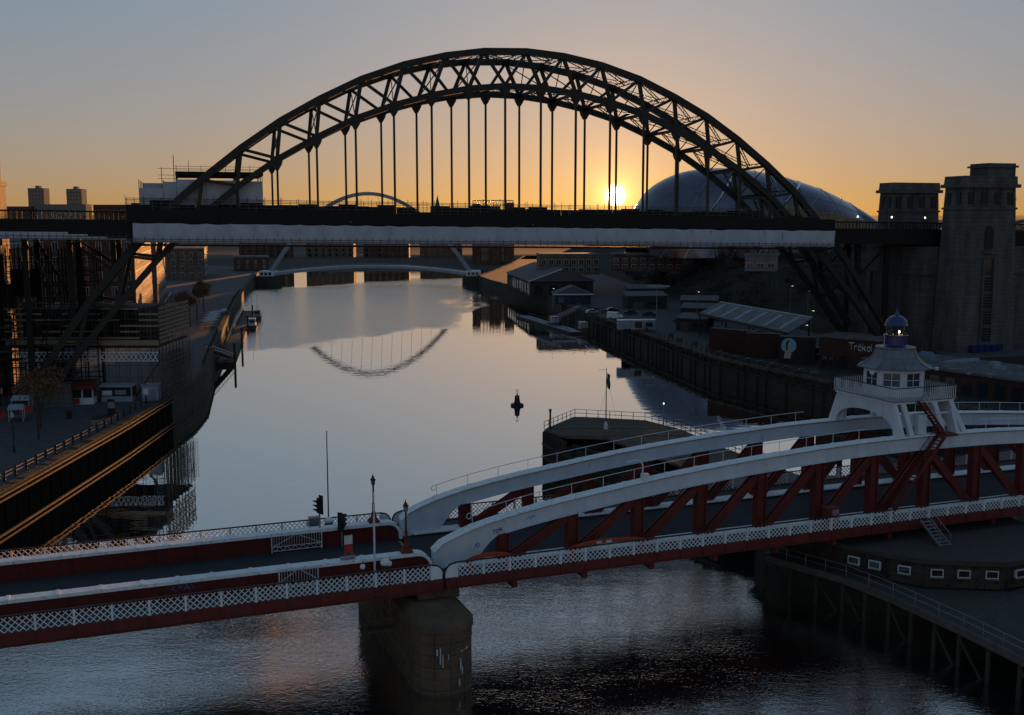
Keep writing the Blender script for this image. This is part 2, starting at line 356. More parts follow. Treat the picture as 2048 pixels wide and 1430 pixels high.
# ------------------------------------------------------------------ the setting: water and land
def water_material():
    m = bpy.data.materials.new('river_water'); m.use_nodes = True
    n, l = m.node_tree.nodes, m.node_tree.links
    n.clear()
    out = n.new('ShaderNodeOutputMaterial')
    g = n.new('ShaderNodeNewGeometry'); sx = n.new('ShaderNodeSeparateXYZ')
    l.new(g.outputs['Position'], sx.inputs[0])
    def math_(op, a, b=None, clamp=False):
        k = n.new('ShaderNodeMath'); k.operation = op; k.use_clamp = clamp
        for i, v in enumerate((a, b)):
            if v is None: continue
            if isinstance(v, (int, float)): k.inputs[i].default_value = v
            else: l.new(v, k.inputs[i])
        return k.outputs[0]
    def rng(v, a, b, c, d, smooth=True):
        k = n.new('ShaderNodeMapRange'); k.interpolation_type = 'SMOOTHSTEP' if smooth else 'LINEAR'
        l.new(v, k.inputs['Value'])
        for nm, x in (('From Min', a), ('From Max', b), ('To Min', c), ('To Max', d)): k.inputs[nm].default_value = x
        return k.outputs[0]
    def noise(scale, stretch=(1, 1, 1), detail=3, rough=0.55, dist=0.0):
        mp = n.new('ShaderNodeMapping'); mp.inputs['Scale'].default_value = stretch
        l.new(g.outputs['Position'], mp.inputs['Vector'])
        t = n.new('ShaderNodeTexNoise'); t.inputs['Scale'].default_value = scale; t.inputs['Detail'].default_value = detail
        t.inputs['Roughness'].default_value = rough; t.inputs['Distortion'].default_value = dist
        l.new(mp.outputs[0], t.inputs['Vector'])
        return t.outputs['Fac']
    X, Y = sx.outputs['X'], sx.outputs['Y']
    # choppy water by the swing bridge, easing into glassy water beyond
    big = noise(0.045, (1, 0.7, 1), 4)
    yy = math_('ADD', Y, math_('MULTIPLY', math_('SUBTRACT', big, 0.5), 46.0))
    near = math_('MULTIPLY', rng(yy, 70, 122, 1.0, 0.0), rng(noise(0.16, (0.6, 1.4, 1), 3), 0.35, 0.65, 0.65, 1.25))
    # wind-ruffled sheet beyond the arch bridge
    wob = math_('MULTIPLY', math_('SUBTRACT', noise(0.022, (1, 0.45, 1), 5), 0.5), 150.0)
    wob2 = math_('MULTIPLY', math_('SUBTRACT', noise(0.05, (1, 0.35, 1), 5), 0.5), 60.0)
    yf = math_('ADD', Y, math_('ADD', wob, math_('MULTIPLY', X, -1.15)))
    xf = math_('ADD', X, wob2)
    patch = math_('MULTIPLY', rng(yf, 372, 392, 0.0, 1.0), rng(xf, -14, -32, 0.0, 1.0))
    patch = math_('MULTIPLY', patch, rng(yf, 640, 720, 1.0, 0.0))
    # ripples
    rip = noise(1.6, (0.75, 1.3, 1), 3, 0.55, 0.4)
    rip2 = noise(4.0, (0.8, 1.25, 1), 2, 0.6, 0.3)
    hn = math_('ADD', math_('MULTIPLY', rip, 0.026), math_('MULTIPLY', rip2, 0.024))
    calm = math_('MULTIPLY', noise(0.5, (0.5, 1.0, 1), 2), 0.010)
    wind = math_('MULTIPLY', math_('MULTIPLY', noise(2.5, (1, 1, 1), 3), 0.13), patch)
    h = math_('ADD', math_('ADD', math_('MULTIPLY', hn, near), calm), wind)
    bp = n.new('ShaderNodeBump'); bp.inputs['Strength'].default_value = 1.0; bp.inputs['Distance'].default_value = 1.0
    l.new(h, bp.inputs['Height'])
    lw = n.new('ShaderNodeLayerWeight'); lw.inputs['Blend'].default_value = 0.5
    l.new(bp.outputs[0], lw.inputs['Normal'])
    fac = math_('ADD', math_('MULTIPLY', math_('POWER', lw.outputs['Facing'], 1.15), 0.72), 0.23, True)
    gl = n.new('ShaderNodeBsdfGlossy'); gl.inputs['Color'].default_value = (1.0, 0.985, 0.95, 1)
    l.new(math_('ADD', math_('MULTIPLY', patch, 0.10), 0.012), gl.inputs['Roughness'])
    l.new(bp.outputs[0], gl.inputs['Normal'])
    df = n.new('ShaderNodeBsdfDiffuse'); df.inputs['Color'].default_value = (0.008, 0.010, 0.011, 1)
    mx = n.new('ShaderNodeMixShader')
    l.new(fac, mx.inputs[0]); l.new(df.outputs[0], mx.inputs[1]); l.new(gl.outputs[0], mx.inputs[2])
    l.new(mx.outputs[0], out.inputs['Surface'])
    return m

MB().add([(-400, -60, 0), (400, -60, 0), (400, 1250, 0), (-400, 1250, 0)], [(0, 1, 2, 3)]).build('water', water_material(), kind='structure')

# left bank: paved quay at 5 m, its wall dropping into the river
LEDGE = [(-58.4, -60), (-58.4, 119), (-59.0, 160), (-60.9, 203), (-63.2, 220), (-71.2, 254), (-106, 412), (-133, 547), (-150, 640), (-175, 700), (-260, 780)]
REDGE = [(140, -60), (104, 118), (80.4, 166), (59.6, 206), (45.5, 240), (34.5, 300), (20, 388), (12, 454), (-11, 547), (-19, 596), (-12, 640), (0, 760), (10, 900)]
left = [(-2500, -60)] + LEDGE[:1]
def quay(name, edge, far_x, m_top):
    pts = edge + [(far_x, edge[-1][1]), (far_x, edge[0][1])]
    if far_x < 0: pts = pts[:]          # edge runs +y with land on its left: counter-clockwise
    else: pts = pts[::-1]
    return MB().add([(x, y, 5.0) for x, y in pts], [tuple(range(len(pts)))]).build(name, m_top, kind='structure')
quay('quay_ground_left', LEDGE, -900, 'paving')
quay('quay_ground_right', REDGE, 900, 'asphalt')

def quay_wall(name, edge, label, inward, z0=-1.5):
    """masonry wall: stepped courses, a proud coping in single stones where they can be told apart"""
    t = thing(name, (edge[0][0], edge[0][1], 0), label, 'quay wall')
    w = MB(); cp = MB()
    ox, oy = edge[0]
    for (ax, ay), (bx, by) in zip(edge, edge[1:]):
        dx, dy = bx - ax, by - ay; L = math.hypot(dx, dy); nx, ny = -dy / L * inward, dx / L * inward
        z = z0
        k = 0
        while z < 4.5:
            s = 0.05 * (k % 2)
            z1 = min(z + 0.62, 4.55)
            w.hexa([(ax - ox + nx * s, ay - oy + ny * s, z), (bx - ox + nx * s, by - oy + ny * s, z), (bx - ox + nx * 1.5, by - oy + ny * 1.5, z), (ax - ox + nx * 1.5, ay - oy + ny * 1.5, z)] +
                   [(ax - ox + nx * s, ay - oy + ny * s, z1), (bx - ox + nx * s, by - oy + ny * s, z1), (bx - ox + nx * 1.5, by - oy + ny * 1.5, z1), (ax - ox + nx * 1.5, ay - oy + ny * 1.5, z1)])
            z = z1; k += 1
    w.build('masonry', 'quay_stone', t)
    for (ax, ay), (bx, by) in zip(edge, edge[1:]):
        dx, dy = bx - ax, by - ay; L = math.hypot(dx, dy); ux, uy = dx / L, dy / L; nx, ny = -uy * inward, ux * inward
        n = max(1, int(L / 2.4))
        for i in range(n):
            a, b = L * i / n + 0.02, L * (i + 1) / n - 0.02
            my = ay + uy * (a + b) / 2
            if my < 95: continue
            p = [(ax - ox + ux * q - nx * -r_, ay - oy + uy * q + ny * r_) for q, r_ in ((a, -0.18), (b, -0.18), (b, 1.1), (a, 1.1))]
            m_ = MB() if my < 330 else cp
            if inward < 0: p = p[::-1]
            m_.prism(p, 4.57, 5.16 + RND.uniform(-0.02, 0.03))
            if m_ is not cp: m_.build('coping_stone', 'stone' if inward < 0 else 'quay_stone', t)
    if cp.v: cp.build('far_coping', 'quay_stone', t, kind='stuff')
    return t
quay_wall('quay_wall', LEDGE, 'stone river wall along the left bank below the post-and-rail fence', 1)
quay_wall('quay_wall', REDGE, 'dark mossy river wall along the right bank below the container yard', -1)

# far land and hills
def terrain():
    mb = MB(); xs = [-2600 + 100 * i for i in range(53)]; ys = [745, 830, 960, 1100, 1300, 1600, 2000, 2600, 3400, 4600, 6500, 9000]
    def h(x, y):
        b = -2 + 7 * min(1, max(0, (y - 745) / 70))
        up = min(1, max(0, (y - 960) / 1400))
        side = 0.45 + 0.55 * min(1, abs((x / max(y, 1)) - 0.05) / 0.35)
        z = b + up * 36 * side + 3.0 * math.sin(x * 0.011 + y * 0.003) * up
        if y > 2600: z += (y - 2600) * 0.006
        return z
    k = len(xs)
    mb.v = [(x * (1 if y < 2000 else y / 2000), y, h(x, y)) for y in ys for x in xs]
    mb.f = [(j * k + i, j * k + i + 1, (j + 1) * k + i + 1, (j + 1) * k + i) for j in range(len(ys) - 1) for i in range(k - 1)]
    mb.build('far_terrain', 'far_land', smooth=True, kind='structure')
    # right-bank hillside behind the quay
    mb = MB(); nx, ny = 60, 40
    def hh(u, v):
        y = 240 + 640 * v
        x0 = 62 + max(0, (420 - y)) * 0.16 - max(0, y - 420) * 0.06
        x = x0 + u * 330
        z = 4.9 + 20 * (1 - math.exp(-u * 9)) * min(1, (y - 236) / 50) + 9 * u
        z += 1.1 * math.sin(x * 0.23 + y * 0.09) * min(1, u * 12) + 0.6 * math.sin(x * 0.7 - y * 0.31) * min(1, u * 12)
        return (x, y, z)
    mb.v = [hh((i / nx) ** 1.8, j / ny) for j in range(ny + 1) for i in range(nx + 1)]
    mb.f = [(j * (nx + 1) + i, j * (nx + 1) + i + 1, (j + 1) * (nx + 1) + i + 1, (j + 1) * (nx + 1) + i) for j in range(ny) for i in range(nx)]
    mb.build('hillside', 'hill', smooth=True, kind='structure')
terrain()

# ------------------------------------------------------------------ the great steel arch bridge
TY_LOC, TY_ROT = (-1.25, 200.31, 0), 0.2837
UP_T = smooth_table([(0, 66.75), (4, 66.6), (11.07, 65.8), (18.6, 64.2), (26.2, 61.7), (33.5, 58.35), (40.3, 54.7), (47, 50.25), (53.6, 45.2), (60, 39.7), (66, 33.2), (72, 26), (78, 18.2), (83, 10.5)])
LO_T = smooth_table([(0, 59.9), (6.84, 59.5), (13.7, 58.4), (20.5, 56.75), (27.4, 54.5), (34.2, 51.4), (41, 47.8), (47.9, 43.3), (54.7, 38.0), (61.6, 31.3), (68.4, 23.8), (75.2, 15.8), (82, 7)])
def ZU(s): return UP_T(abs(s)) + 0.035 * s - 0.6
def ZL(s): return LO_T(abs(s)) + 0.040 * s
def ZD(s): return 34.4 - 0.0128 * s
UN = [4.0, 11.07, 18.6, 26.2, 33.5, 40.3, 47.0, 53.6, 60.0, 66.3, 72.5]
LN = [0.0] + [6.84 * k for k in range(1, 12)]
arch = thing('arch_bridge', TY_LOC, 'tall dark steel arch road bridge with hangers against the sunrise sky', 'bridge', TY_ROT)

def chord(fn, smax, y, w, h, nodes):
    ss = sorted(set([-x for x in nodes if x <= smax] + [x for x in nodes if x <= smax] + [-smax, smax]))
    top, bot = [], []
    for i, s in enumerate(ss):
        a, b = ss[max(0, i - 1)], ss[min(len(ss) - 1, i + 1)]
        t = Vector((b - a, 0, fn(b) - fn(a))).normalized(); n = Vector((-t.z, 0, t.x)) * (h / 2)
        top.append((s + n.x, fn(s) + n.z)); bot.append((s - n.x, fn(s) - n.z))
    return MB().ribbon(top, bot, y - w / 2, y + w / 2)
RIBS = (0.0, 13.9)
for y in RIBS:
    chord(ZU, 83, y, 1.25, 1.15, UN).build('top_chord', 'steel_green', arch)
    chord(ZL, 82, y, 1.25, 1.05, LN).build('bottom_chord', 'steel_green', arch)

def lattice_bar(mb, a, b, up, depth=0.8, r=0.10, step=1.1):
    """two thin flanges with zigzag lacing"""
    a, b, up = Vector(a), Vector(b), Vector(up); d = b - a; L = d.length; d.normalize()
    n = (up - d * up.dot(d)).normalized() * (depth / 2)
    mb.bar(a + n, b + n, r * 1.6, r * 1.6); mb.bar(a - n, b - n, r * 1.6, r * 1.6)
    k = max(2, int(L / step))
    for i in range(k):
        p, q = a + d * (L * i / k), a + d * (L * (i + 1) / k)
        sgn = 1 if i % 2 else -1
        mb.bar(p + n * sgn, q - n * sgn, r * 0.8, r * 0.8)

gus_n = MB().slab([(-0.95, 0.35), (-0.75, -0.45), (-0.16, -1.45), (0.16, -1.45), (0.75, -0.45), (0.95, 0.35)], -0.72, 0.72).mesh('gusset', 'steel_green')
for sg in (-1, 1):
    for k in range(1, len(UN) + 1):
        us, ls = sg * UN[k - 1], sg * LN[k]
        li = sg * LN[k - 1]
        for y in RIBS:
            if ls * sg <= 76:
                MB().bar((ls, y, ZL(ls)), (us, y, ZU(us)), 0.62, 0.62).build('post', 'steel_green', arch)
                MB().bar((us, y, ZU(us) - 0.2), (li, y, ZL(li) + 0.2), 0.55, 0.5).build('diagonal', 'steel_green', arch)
        if ls * sg <= 62:
            # sway frame between the two ribs in the plane of the posts
            m = MB()
            m.bar((ls, 0.5, ZL(ls) + 0.5), (us, 13.4, ZU(us) - 0.6), 0.16, 0.16); m.bar((ls, 13.4, ZL(ls) + 0.5), (us, 0.5, ZU(us) - 0.6), 0.16, 0.16)
            m.bar((ls, 0.5, ZL(ls)), (ls, 13.4, ZL(ls)), 0.3, 0.55)
            m.build('sway_frame', 'steel_green', arch)
            # lateral bracing on both chord planes
            m = MB()
            m_s = us
            lattice_bar(m, (m_s, 0.5, ZU(m_s)), (m_s, 13.4, ZU(m_s)), (0, 0, 1), 0.7)
            ns = sg * UN[k] if k < len(UN) else None
            if ns is not None:
                mid = ((us + ns) / 2, 6.95, (ZU(us) + ZU(ns)) / 2)
                tang = Vector((ns - us, 0, ZU(ns) - ZU(us))).normalized(); nrm = (-tang.z * 1.0, 0, tang.x)
                for yy in (0.5, 13.4):
                    lattice_bar(m, (us, yy, ZU(us)), (ns, 6.95, ZU(ns)), nrm, 0.55, 0.09)
            m.build('lateral_brace', 'steel_green', arch)
            m = MB()
            for yy in (0.5, 13.4):
                lattice_bar(m, (li, 6.95, ZL(li)), (ls, yy, ZL(ls)), (0, 0, 1), 0.5, 0.09)
            m.build('lateral_brace', 'steel_green', arch)
m = MB(); lattice_bar(m, (-4, 0.5, ZU(-4)), (4, 13.4, ZU(4)), (0, 0, 1), 0.55, 0.09); lattice_bar(m, (4, 0.5, ZU(4)), (-4, 13.4, ZU(-4)), (0, 0, 1), 0.55, 0.09)
m.build('lateral_brace', 'steel_green', arch)
for k in range(-8, 9):
    s = 6.84 * k
    for y in RIBS:
        if abs(k) <= 6:
            put(gus_n, 'gusset', arch, (s, y, ZL(s) - 0.45))
            MB().bar((s, y, ZD(s) - 0.5), (s, y, ZL(s) - 1.4), 0.34, 0.40).build('hanger', 'steel_green', arch)
        else:
            MB().bar((s, y, ZD(s) - 0.5), (s, y, ZL(s)), 0.5, 0.5).build('post', 'steel_green', arch)
# springings and spandrel columns below the deck
for sg in (-1, 1):
    for y in RIBS:
        for s in (68.4, 75.2, 82):
            MB().bar((sg * s, y, ZU(sg * s) if s < 80 else 5), (sg * s, y, ZD(sg * s) - 2.4), 0.9, 0.9).build('spandrel_column', 'deck_steel', arch)
        for s in (68.4, 75.2):
            MB().bar((sg * s, y, ZU(sg * s)), (sg * (s + 6.8), y, ZD(sg * s) - 3), 0.35, 0.35).build('spandrel_brace', 'deck_steel', arch)
    MB().bar((sg * 75.2, 0.4, ZL(sg * 75)), (sg * 75.2, 13.5, ZU(sg * 75)), 0.4, 0.4).bar((sg * 75.2, 13.5, ZL(sg * 75)), (sg * 75.2, 0.4, ZU(sg * 75)), 0.4, 0.4).build('sway_frame', 'deck_steel', arch)
    MB().hexa([(sg * 80 - 3.4, -4, 0), (sg * 80 + 5, -4, 0), (sg * 80 + 5, 18, 0), (sg * 80 - 3.4, 18, 0), (sg * 80 - 2, -2.6, 8.8), (sg * 80 + 4, -2.6, 8.8), (sg * 80 + 4, 16.6, 8.8), (sg * 80 - 2, 16.6, 8.8)]).build('abutment', 'granite', arch)

# roadway deck
def sloped(mb, s0, s1, y0, y1, dz0, dz1):
    return mb.hexa([(s0, y0, ZD(s0) + dz0), (s1, y0, ZD(s1) + dz0), (s1, y1, ZD(s1) + dz0), (s0, y1, ZD(s0) + dz0),
                    (s0, y0, ZD(s0) + dz1), (s1, y0, ZD(s1) + dz1), (s1, y1, ZD(s1) + dz1), (s0, y1, ZD(s0) + dz1)])
S0, S1 = -150, 160
for y in (-1.9, 0.0, 13.9, 15.8):
    sloped(MB(), S0, S1, y - 0.2, y + 0.2, -2.6, 0.5).build('deck_girder', 'deck_steel', arch)
sloped(MB(), S0, S1, -1.68, 15.58, -0.4, 0.3).build('roadway', 'asphalt', arch)
for k in range(-20, 22):
    s = 6.84 * k
    sloped(MB(), s - 0.2, s + 0.2, 0.2, 13.7, -2.3, -0.42).build('cross_girder', 'deck_steel', arch)
for y in (-1.9, 15.8):
    m = MB(); sloped(m, S0, S1, y - 0.1, y + 0.1, 1.75, 1.95)
    for k in range(int((S1 - S0) / 0.8)):
        s = S0 + 0.8 * k
        m.bar((s, y, ZD(s) + 0.5), (s, y, ZD(s) + 1.75), 0.09, 0.09)
    m.build('parapet_railing', 'deck_steel', arch)
lampm = MB().tube((0, 0, 0), (0, 0, 4.2), 0.07, 6, 0.05).mesh('lamp_column', 'deck_steel')
lamph = MB().lathe([(0.05, 0), (0.17, 0.15), (0.17, 0.3), (0.03, 0.45)], n=8).mesh('lamp_glass', 'lamp_on')
TYM = Matrix.Translation(TY_LOC) @ Matrix.Rotation(TY_ROT, 4, 'Z')
def ty(s, o, z): return TYM @ Vector((s, o, z))
for i, s in enumerate([-62, -54, -46, -32, -22, -14, -6, 2, 12, 24, 34, 74, 82, 90, 97]):
    p = ty(s, -1.2, ZD(s) + 0.3)
    t = thing('bridge_lamp', p, ('small lit lamp on the arch bridge roadway, number %s from its left end' % ['one','two','three','four','five','six','seven','eight','nine','ten','eleven','twelve','thirteen','fourteen','fifteen'][i]), 'lamp', group='small lamps along the arch bridge roadway')
    put(lampm, 'lamp_column', t, (0, 0, 0)); put(lamph, 'lamp_glass', t, (0, 0, 1.35 if s < 60 else 2.4))
    t.children[0].scale = (1, 1, 0.32 if s < 60 else 0.57)

# scaffolding along the deck, sheeted white on its flank
sc = thing('deck_scaffold', TY_LOC, 'long scaffold with white sheeting hung along the side of the arch bridge deck', 'scaffold', TY_ROT)
n = 34
for i in range(n):                      # one sheet per bay, each sagging a little differently
    a, b = -65 + 133 * i / n, -65 + 133 * (i + 1) / n
    mb = MB(); cols, rows = 6, 5
    ph = RND.uniform(0, 6)
    sag = RND.uniform(0.05, 0.35)
    for r_ in range(rows + 1):
        for c_ in range(cols + 1):
            u = c_ / cols; s = a + (b - a) * u
            z1 = ZD(s) + 0.05 - sag * math.sin(math.pi * u) * 0.55; z0 = ZD(s) - 3.15
            z = z0 + (z1 - z0) * r_ / rows
            mb.v.append((s, -2.55 - 0.09 * math.sin(ph + c_ * 1.7 + r_) - 0.12 * math.sin(math.pi * u) * math.sin(math.pi * r_ / rows), z))
    for r_ in range(rows):
        for c_ in range(cols):
            k = r_ * (cols + 1) + c_; mb.f.append((k, k + 1, k + cols + 2, k + cols + 1))
    mb.build('sheet', 'sheet', sc, smooth=True)
tub = MB()
for i in range(96):
    s = -66 + 134 * i / 95
    tub.tube((s, -2.8, ZD(s) - 3.6), (s, -2.8, ZD(s) - 2.2), 0.045, 4)
    tub.tube((s, -2.35, ZD(s) - 0.3), (s, -2.35, ZD(s) + 4.0 + RND.uniform(0, 0.7)), 0.045, 4)
    if i % 2 == 0: tub.tube((s, 0.9, ZD(s)), (s, 0.9, ZD(s) + 4.1 + RND.uniform(0, 0.7)), 0.045, 4); tub.tube((s, -2.35, ZD(s) + 2.2), (s, 0.9, ZD(s) + 2.2), 0.045, 4)
for dz, y in ((-2.6, -2.8), (-2.95, -2.8), (1.2, -2.35), (1.7, -2.35), (2.2, -2.35), (2.75, -2.35), (3.3, -2.35), (3.9, -2.35), (2.2, 0.9), (3.1, 0.9), (3.7, 0.9), (4.2, 0.9)):
    tub.tube((-66, y, ZD(-66) + dz), (68, y, ZD(68) + dz), 0.045, 4)
tub.build('tubes', 'tube', sc, kind='stuff')
for i in range(36):
    a, b = -66 + 134 * i / 36, -66 + 134 * (i + 1) / 36 - 0.06
    sloped(MB(), a, b, -3.0, -2.0, -3.75, -3.4).build('base_boards', 'deck_steel', sc)
    sloped(MB(), a, b, -2.45, -2.38, 0.1, 2.7 + RND.uniform(-0.6, 0.5)).build('netting_panel', 'deck_steel', sc)
    if RND.random() < 0.75: sloped(MB(), a, b, 0.85, 0.95, 1.6, 3.6 + RND.uniform(-0.4, 0.3)).build('netting_panel', 'deck_steel', sc)
    if RND.random() < 0.85: sloped(MB(), a, b, 14.6, 14.7, 0.6, 3.8 + RND.uniform(-0.4, 0.2)).build('netting_panel', 'deck_steel', sc)

# sheeted enclosure over the left end of the deck
en = thing('scaffold_enclosure', TY_LOC, 'white sheeted scaffold enclosure with dark roof round the left foot of the arch', 'scaffold', TY_ROT)
def wall_sheet(s0, s1, z0, z1, y):
    mb = MB(); c = max(3, int((s1 - s0) / 1.2)); r_ = 4
    for j in range(r_ + 1):
        for i in range(c + 1):
            mb.v.append((s0 + (s1 - s0) * i / c, y - 0.10 * math.sin(i * 1.9 + j * 1.3 + s0), z0 + (z1 - z0) * j / r_))
    for j in range(r_):
        for i in range(c):
            k = j * (c + 1) + i; mb.f.append((k, k + 1, k + c + 2, k + c + 1))
    return mb.build('sheet', 'sheet', en, smooth=True)
for s0, s1, z1 in ((-63.9, -60.1, 41.1), (-60.05, -57.9, 42.2), (-57.85, -53, 42.6), (-52.95, -48, 42.5), (-47.95, -43.6, 42.4)):
    wall_sheet(s0, s1, 38.3, z1, 1.0)
MB().box(-58.0, -43.4, 0.9, 16, 43.35, 43.95).build('roof', 'deck_steel', en)
for y in (16.0,):
    MB().box(-63.9, -43.6, y, y + 0.05, 38.9, 42.4).build('rear_sheet', 'sheet', en)
m = MB()
for s in (-63.9, -60, -57.9, -53, -48, -43.6):
    for y in (1.1, 6, 11, 15.9):
        m.tube((s, y, ZD(s)), (s, y, 43.4 if s > -59 else 42.5), 0.06, 4)
for z in (44.4, 44.8):
    m.tube((-58, 1.0, z), (-43.4, 1.0, z), 0.035, 4); m.tube((-58, 15.9, z), (-43.4, 15.9, z), 0.035, 4)
for i in range(8):
    s = -57.8 + 14.2 * i / 7; m.tube((s, 1.0, 43.9), (s, 1.0, 45.0 + (i == 1) * 0.8), 0.04, 4)
m.tube((-58.2, 1.0, 42), (-58.2, 1.0, 46.6), 0.06, 4).tube((-60.2, 1.0, 41), (-60.2, 1.0, 44.6), 0.05, 4)
for z in (42.7, 43.3, 44.4): m.tube((-60.8, 1.0, z), (-57.6, 1.0, z), 0.035, 4)
m.build('tubes', 'tube', en, kind='stuff')

# second scaffold with a narrow sheet, left of the main run
s2 = thing('approach_scaffold', TY_LOC, 'low scaffold strip with grey-white sheeting under the left approach deck', 'scaffold', TY_ROT)
for i in range(14):
    a, b = -108 + 42 * i / 14, -108 + 42 * (i + 1) / 14
    drop = 0.0 if i < 11 else 0.32 * (i - 10)
    mb = MB(); sloped(mb, a, b - 0.05, -2.62, -2.55, -2.75, -1.55 - drop); mb.build('sheet', 'sheet', s2)
m = MB()
for i in range(40):
    s = -108 + 42 * i / 39
    m.tube((s, -2.75, ZD(s) - 3.2), (s, -2.75, ZD(s) - 1.7), 0.04, 4)
    m.tube((s, -2.4, ZD(s) + 0.3), (s, -2.4, ZD(s) + 1.7 + 0.5 * (i % 2)), 0.05, 4)
for dz in (-3.1, -2.6, -2.2): m.tube((-108, -2.75, ZD(-108) + dz), (-66, -2.75, ZD(-66) + dz), 0.045, 4)
m.build('tubes', 'tube', s2, kind='stuff')

# stone towers of the right abutment
def tower(name, s0, s1, y0, y1, ztop, label, turret=None):
    t = thing(name, TY_LOC, label, 'tower', TY_ROT)
    zb = 3.0
    # battered shaft with a recessed centre bay on each face
    def ring(d, z): return [(s0 - d, y0 - d, z), (s1 + d, y0 - d, z), (s1 + d, y1 + d, z), (s0 - d, y1 + d, z)]
    MB().hexa(ring(0.9, zb) + ring(0.0, ztop - 6.2)).build('shaft', 'granite', t)
    MB().hexa(ring(0.0, ztop - 6.19) + ring(-0.15, ztop - 2.3)).build('attic', 'granite', t)
    MB().hexa(ring(0.55, ztop - 2.3) + ring(0.55, ztop - 1.6)).build('cornice', 'granite', t)
    MB().hexa(ring(0.1, ztop - 1.6) + ring(0.0, ztop)).build('parapet', 'granite', t)
    MB().hexa(ring(0.25, ztop - 6.6) + ring(0.25, ztop - 6.2)).build('string_course', 'granite', t)
    w = s1 - s0; n = 4
    for i in range(n):
        c = s0 + w * (i + 0.5) / n
        MB().box(c - 0.55, c + 0.55, y0 - 0.12, y0 + 0.3, ztop - 5.6, ztop - 3.2).build('attic_window', 'black', t)
        MB().box(c + 0.75, c + 0.95, y0 - 0.2, y0 + 0.1, ztop - 6.1, ztop - 2.5).build('pilaster', 'granite', t)
    d = y1 - y0
    for i in range(2):
        c = y0 + d * (i + 0.5) / 2
        MB().box(s0 - 0.12, s0 + 0.3, c - 0.5, c + 0.5, ztop - 5.6, ztop - 3.2).build('attic_window', 'black', t)
    c = (s0 + s1) / 2
    # tall recessed panel with lit slots and a niche above
    for k in range(5):
        z = ztop - 33 + 3.4 * k
        MB().box(c - 1.1, c + 1.1, y0 - 0.72 + 0.06 * k, y0 + 0.2, z, z + 2.7).build('window', 'glass', t)
        for zz in range(4): MB().box(c - 1.1, c + 1.1, y0 - 0.80 + 0.06 * k, y0 - 0.66 + 0.06 * k, z + 0.5 + 0.55 * zz, z + 0.6 + 0.55 * zz).build('louvre', 'granite', t)
    for x in (c - 1.5, c + 1.1):
        MB().box(x, x + 0.4, y0 - 0.95, y0 + 0.1, ztop - 34, ztop - 16).build('panel_frame', 'granite', t)
    MB().slab([(c - 1.0, ztop - 14.5), (c + 1.0, ztop - 14.5), (c + 1.0, ztop - 11.2), (c + 0.6, ztop - 10.2), (c, ztop - 9.8), (c - 0.6, ztop - 10.2), (c - 1.0, ztop - 11.2)], y0 - 0.36, y0 - 0.1).build('niche', 'black', t)
    MB().box(c - 1.5, c + 1.5, y0 - 0.75, y0, ztop - 15.4, ztop - 14.6).build('niche_sill', 'granite', t)
    if turret:
        a, b = turret
        MB().box(a, b, y0 + 0.4, y1 - 0.4, ztop - 0.01, ztop + 1.7).build('turret', 'granite', t)
        MB().box(a - 0.4, b + 0.4, y0, y1, ztop + 1.72, ztop + 2.1).build('turret_cornice', 'granite', t)
        MB().box(a, b, y0 + 0.4, y1 - 0.4, ztop + 2.11, ztop + 2.55).build('turret_parapet', 'granite', t)
    return t
tower('stone_tower', 91.0, 103.4, -11.6, -5.5, 44.4, 'taller grey granite bridge tower with stair turret, nearest on the right', (96.6, 103.2))
tower('stone_tower', 95.0, 107.3, 17, 22, 44.0, 'lower granite bridge tower behind the arch bridge deck, left of the taller tower')
ab = thing('bridge_abutment', TY_LOC, 'broad granite abutment wall below the deck between the two towers', 'abutment', TY_ROT)
MB().box(88.5, 120, -4.2, 16.6, 3.0, 30.2).build('wall', 'granite', ab)
MB().box(88.1, 120, -4.6, 17.0, 24.5, 25.4).build('string_course', 'granite', ab)
for y in (-2.5, 3, 8.5, 14): MB().box(87.9, 88.6, y, y + 1.6, 4, 24.4).build('buttress', 'granite', ab)
# edge of the left bank's tower, mostly beyond the frame
lt = thing('brick_tower', ty(-96, 5, 5), 'sliver of a brown tower at the far left edge of the picture', 'tower', TY_ROT)
MB().hexa([(-14, 20, 0), (7.2, 20, 0), (7.2, 28, 0), (-14, 28, 0), (-14, 20, 37), (6.5, 20, 37), (6.5, 28, 37), (-14, 28, 37)]).build('shaft', 'brick', lt)
MB().box(-14, 6.8, 19.8, 28.2, 37.01, 37.9).build('cornice', 'granite', lt)
MB().box(-14, 5.9, 20.2, 27.8, 37.91, 42.0).build('parapet', 'brick', lt)

# ------------------------------------------------------------------ the swing bridge in front
SW_LOC, SW_ROT = (-5.37, 82.05, 0), R(21.15)
SWM = Matrix.Translation(SW_LOC) @ Matrix.Rotation(SW_ROT, 4, 'Z')
def sw(s, o, z): return SWM @ Vector((s, o, z))
WID = 16.2
PIV = 50.4
ZR = 7.55                     # roadway

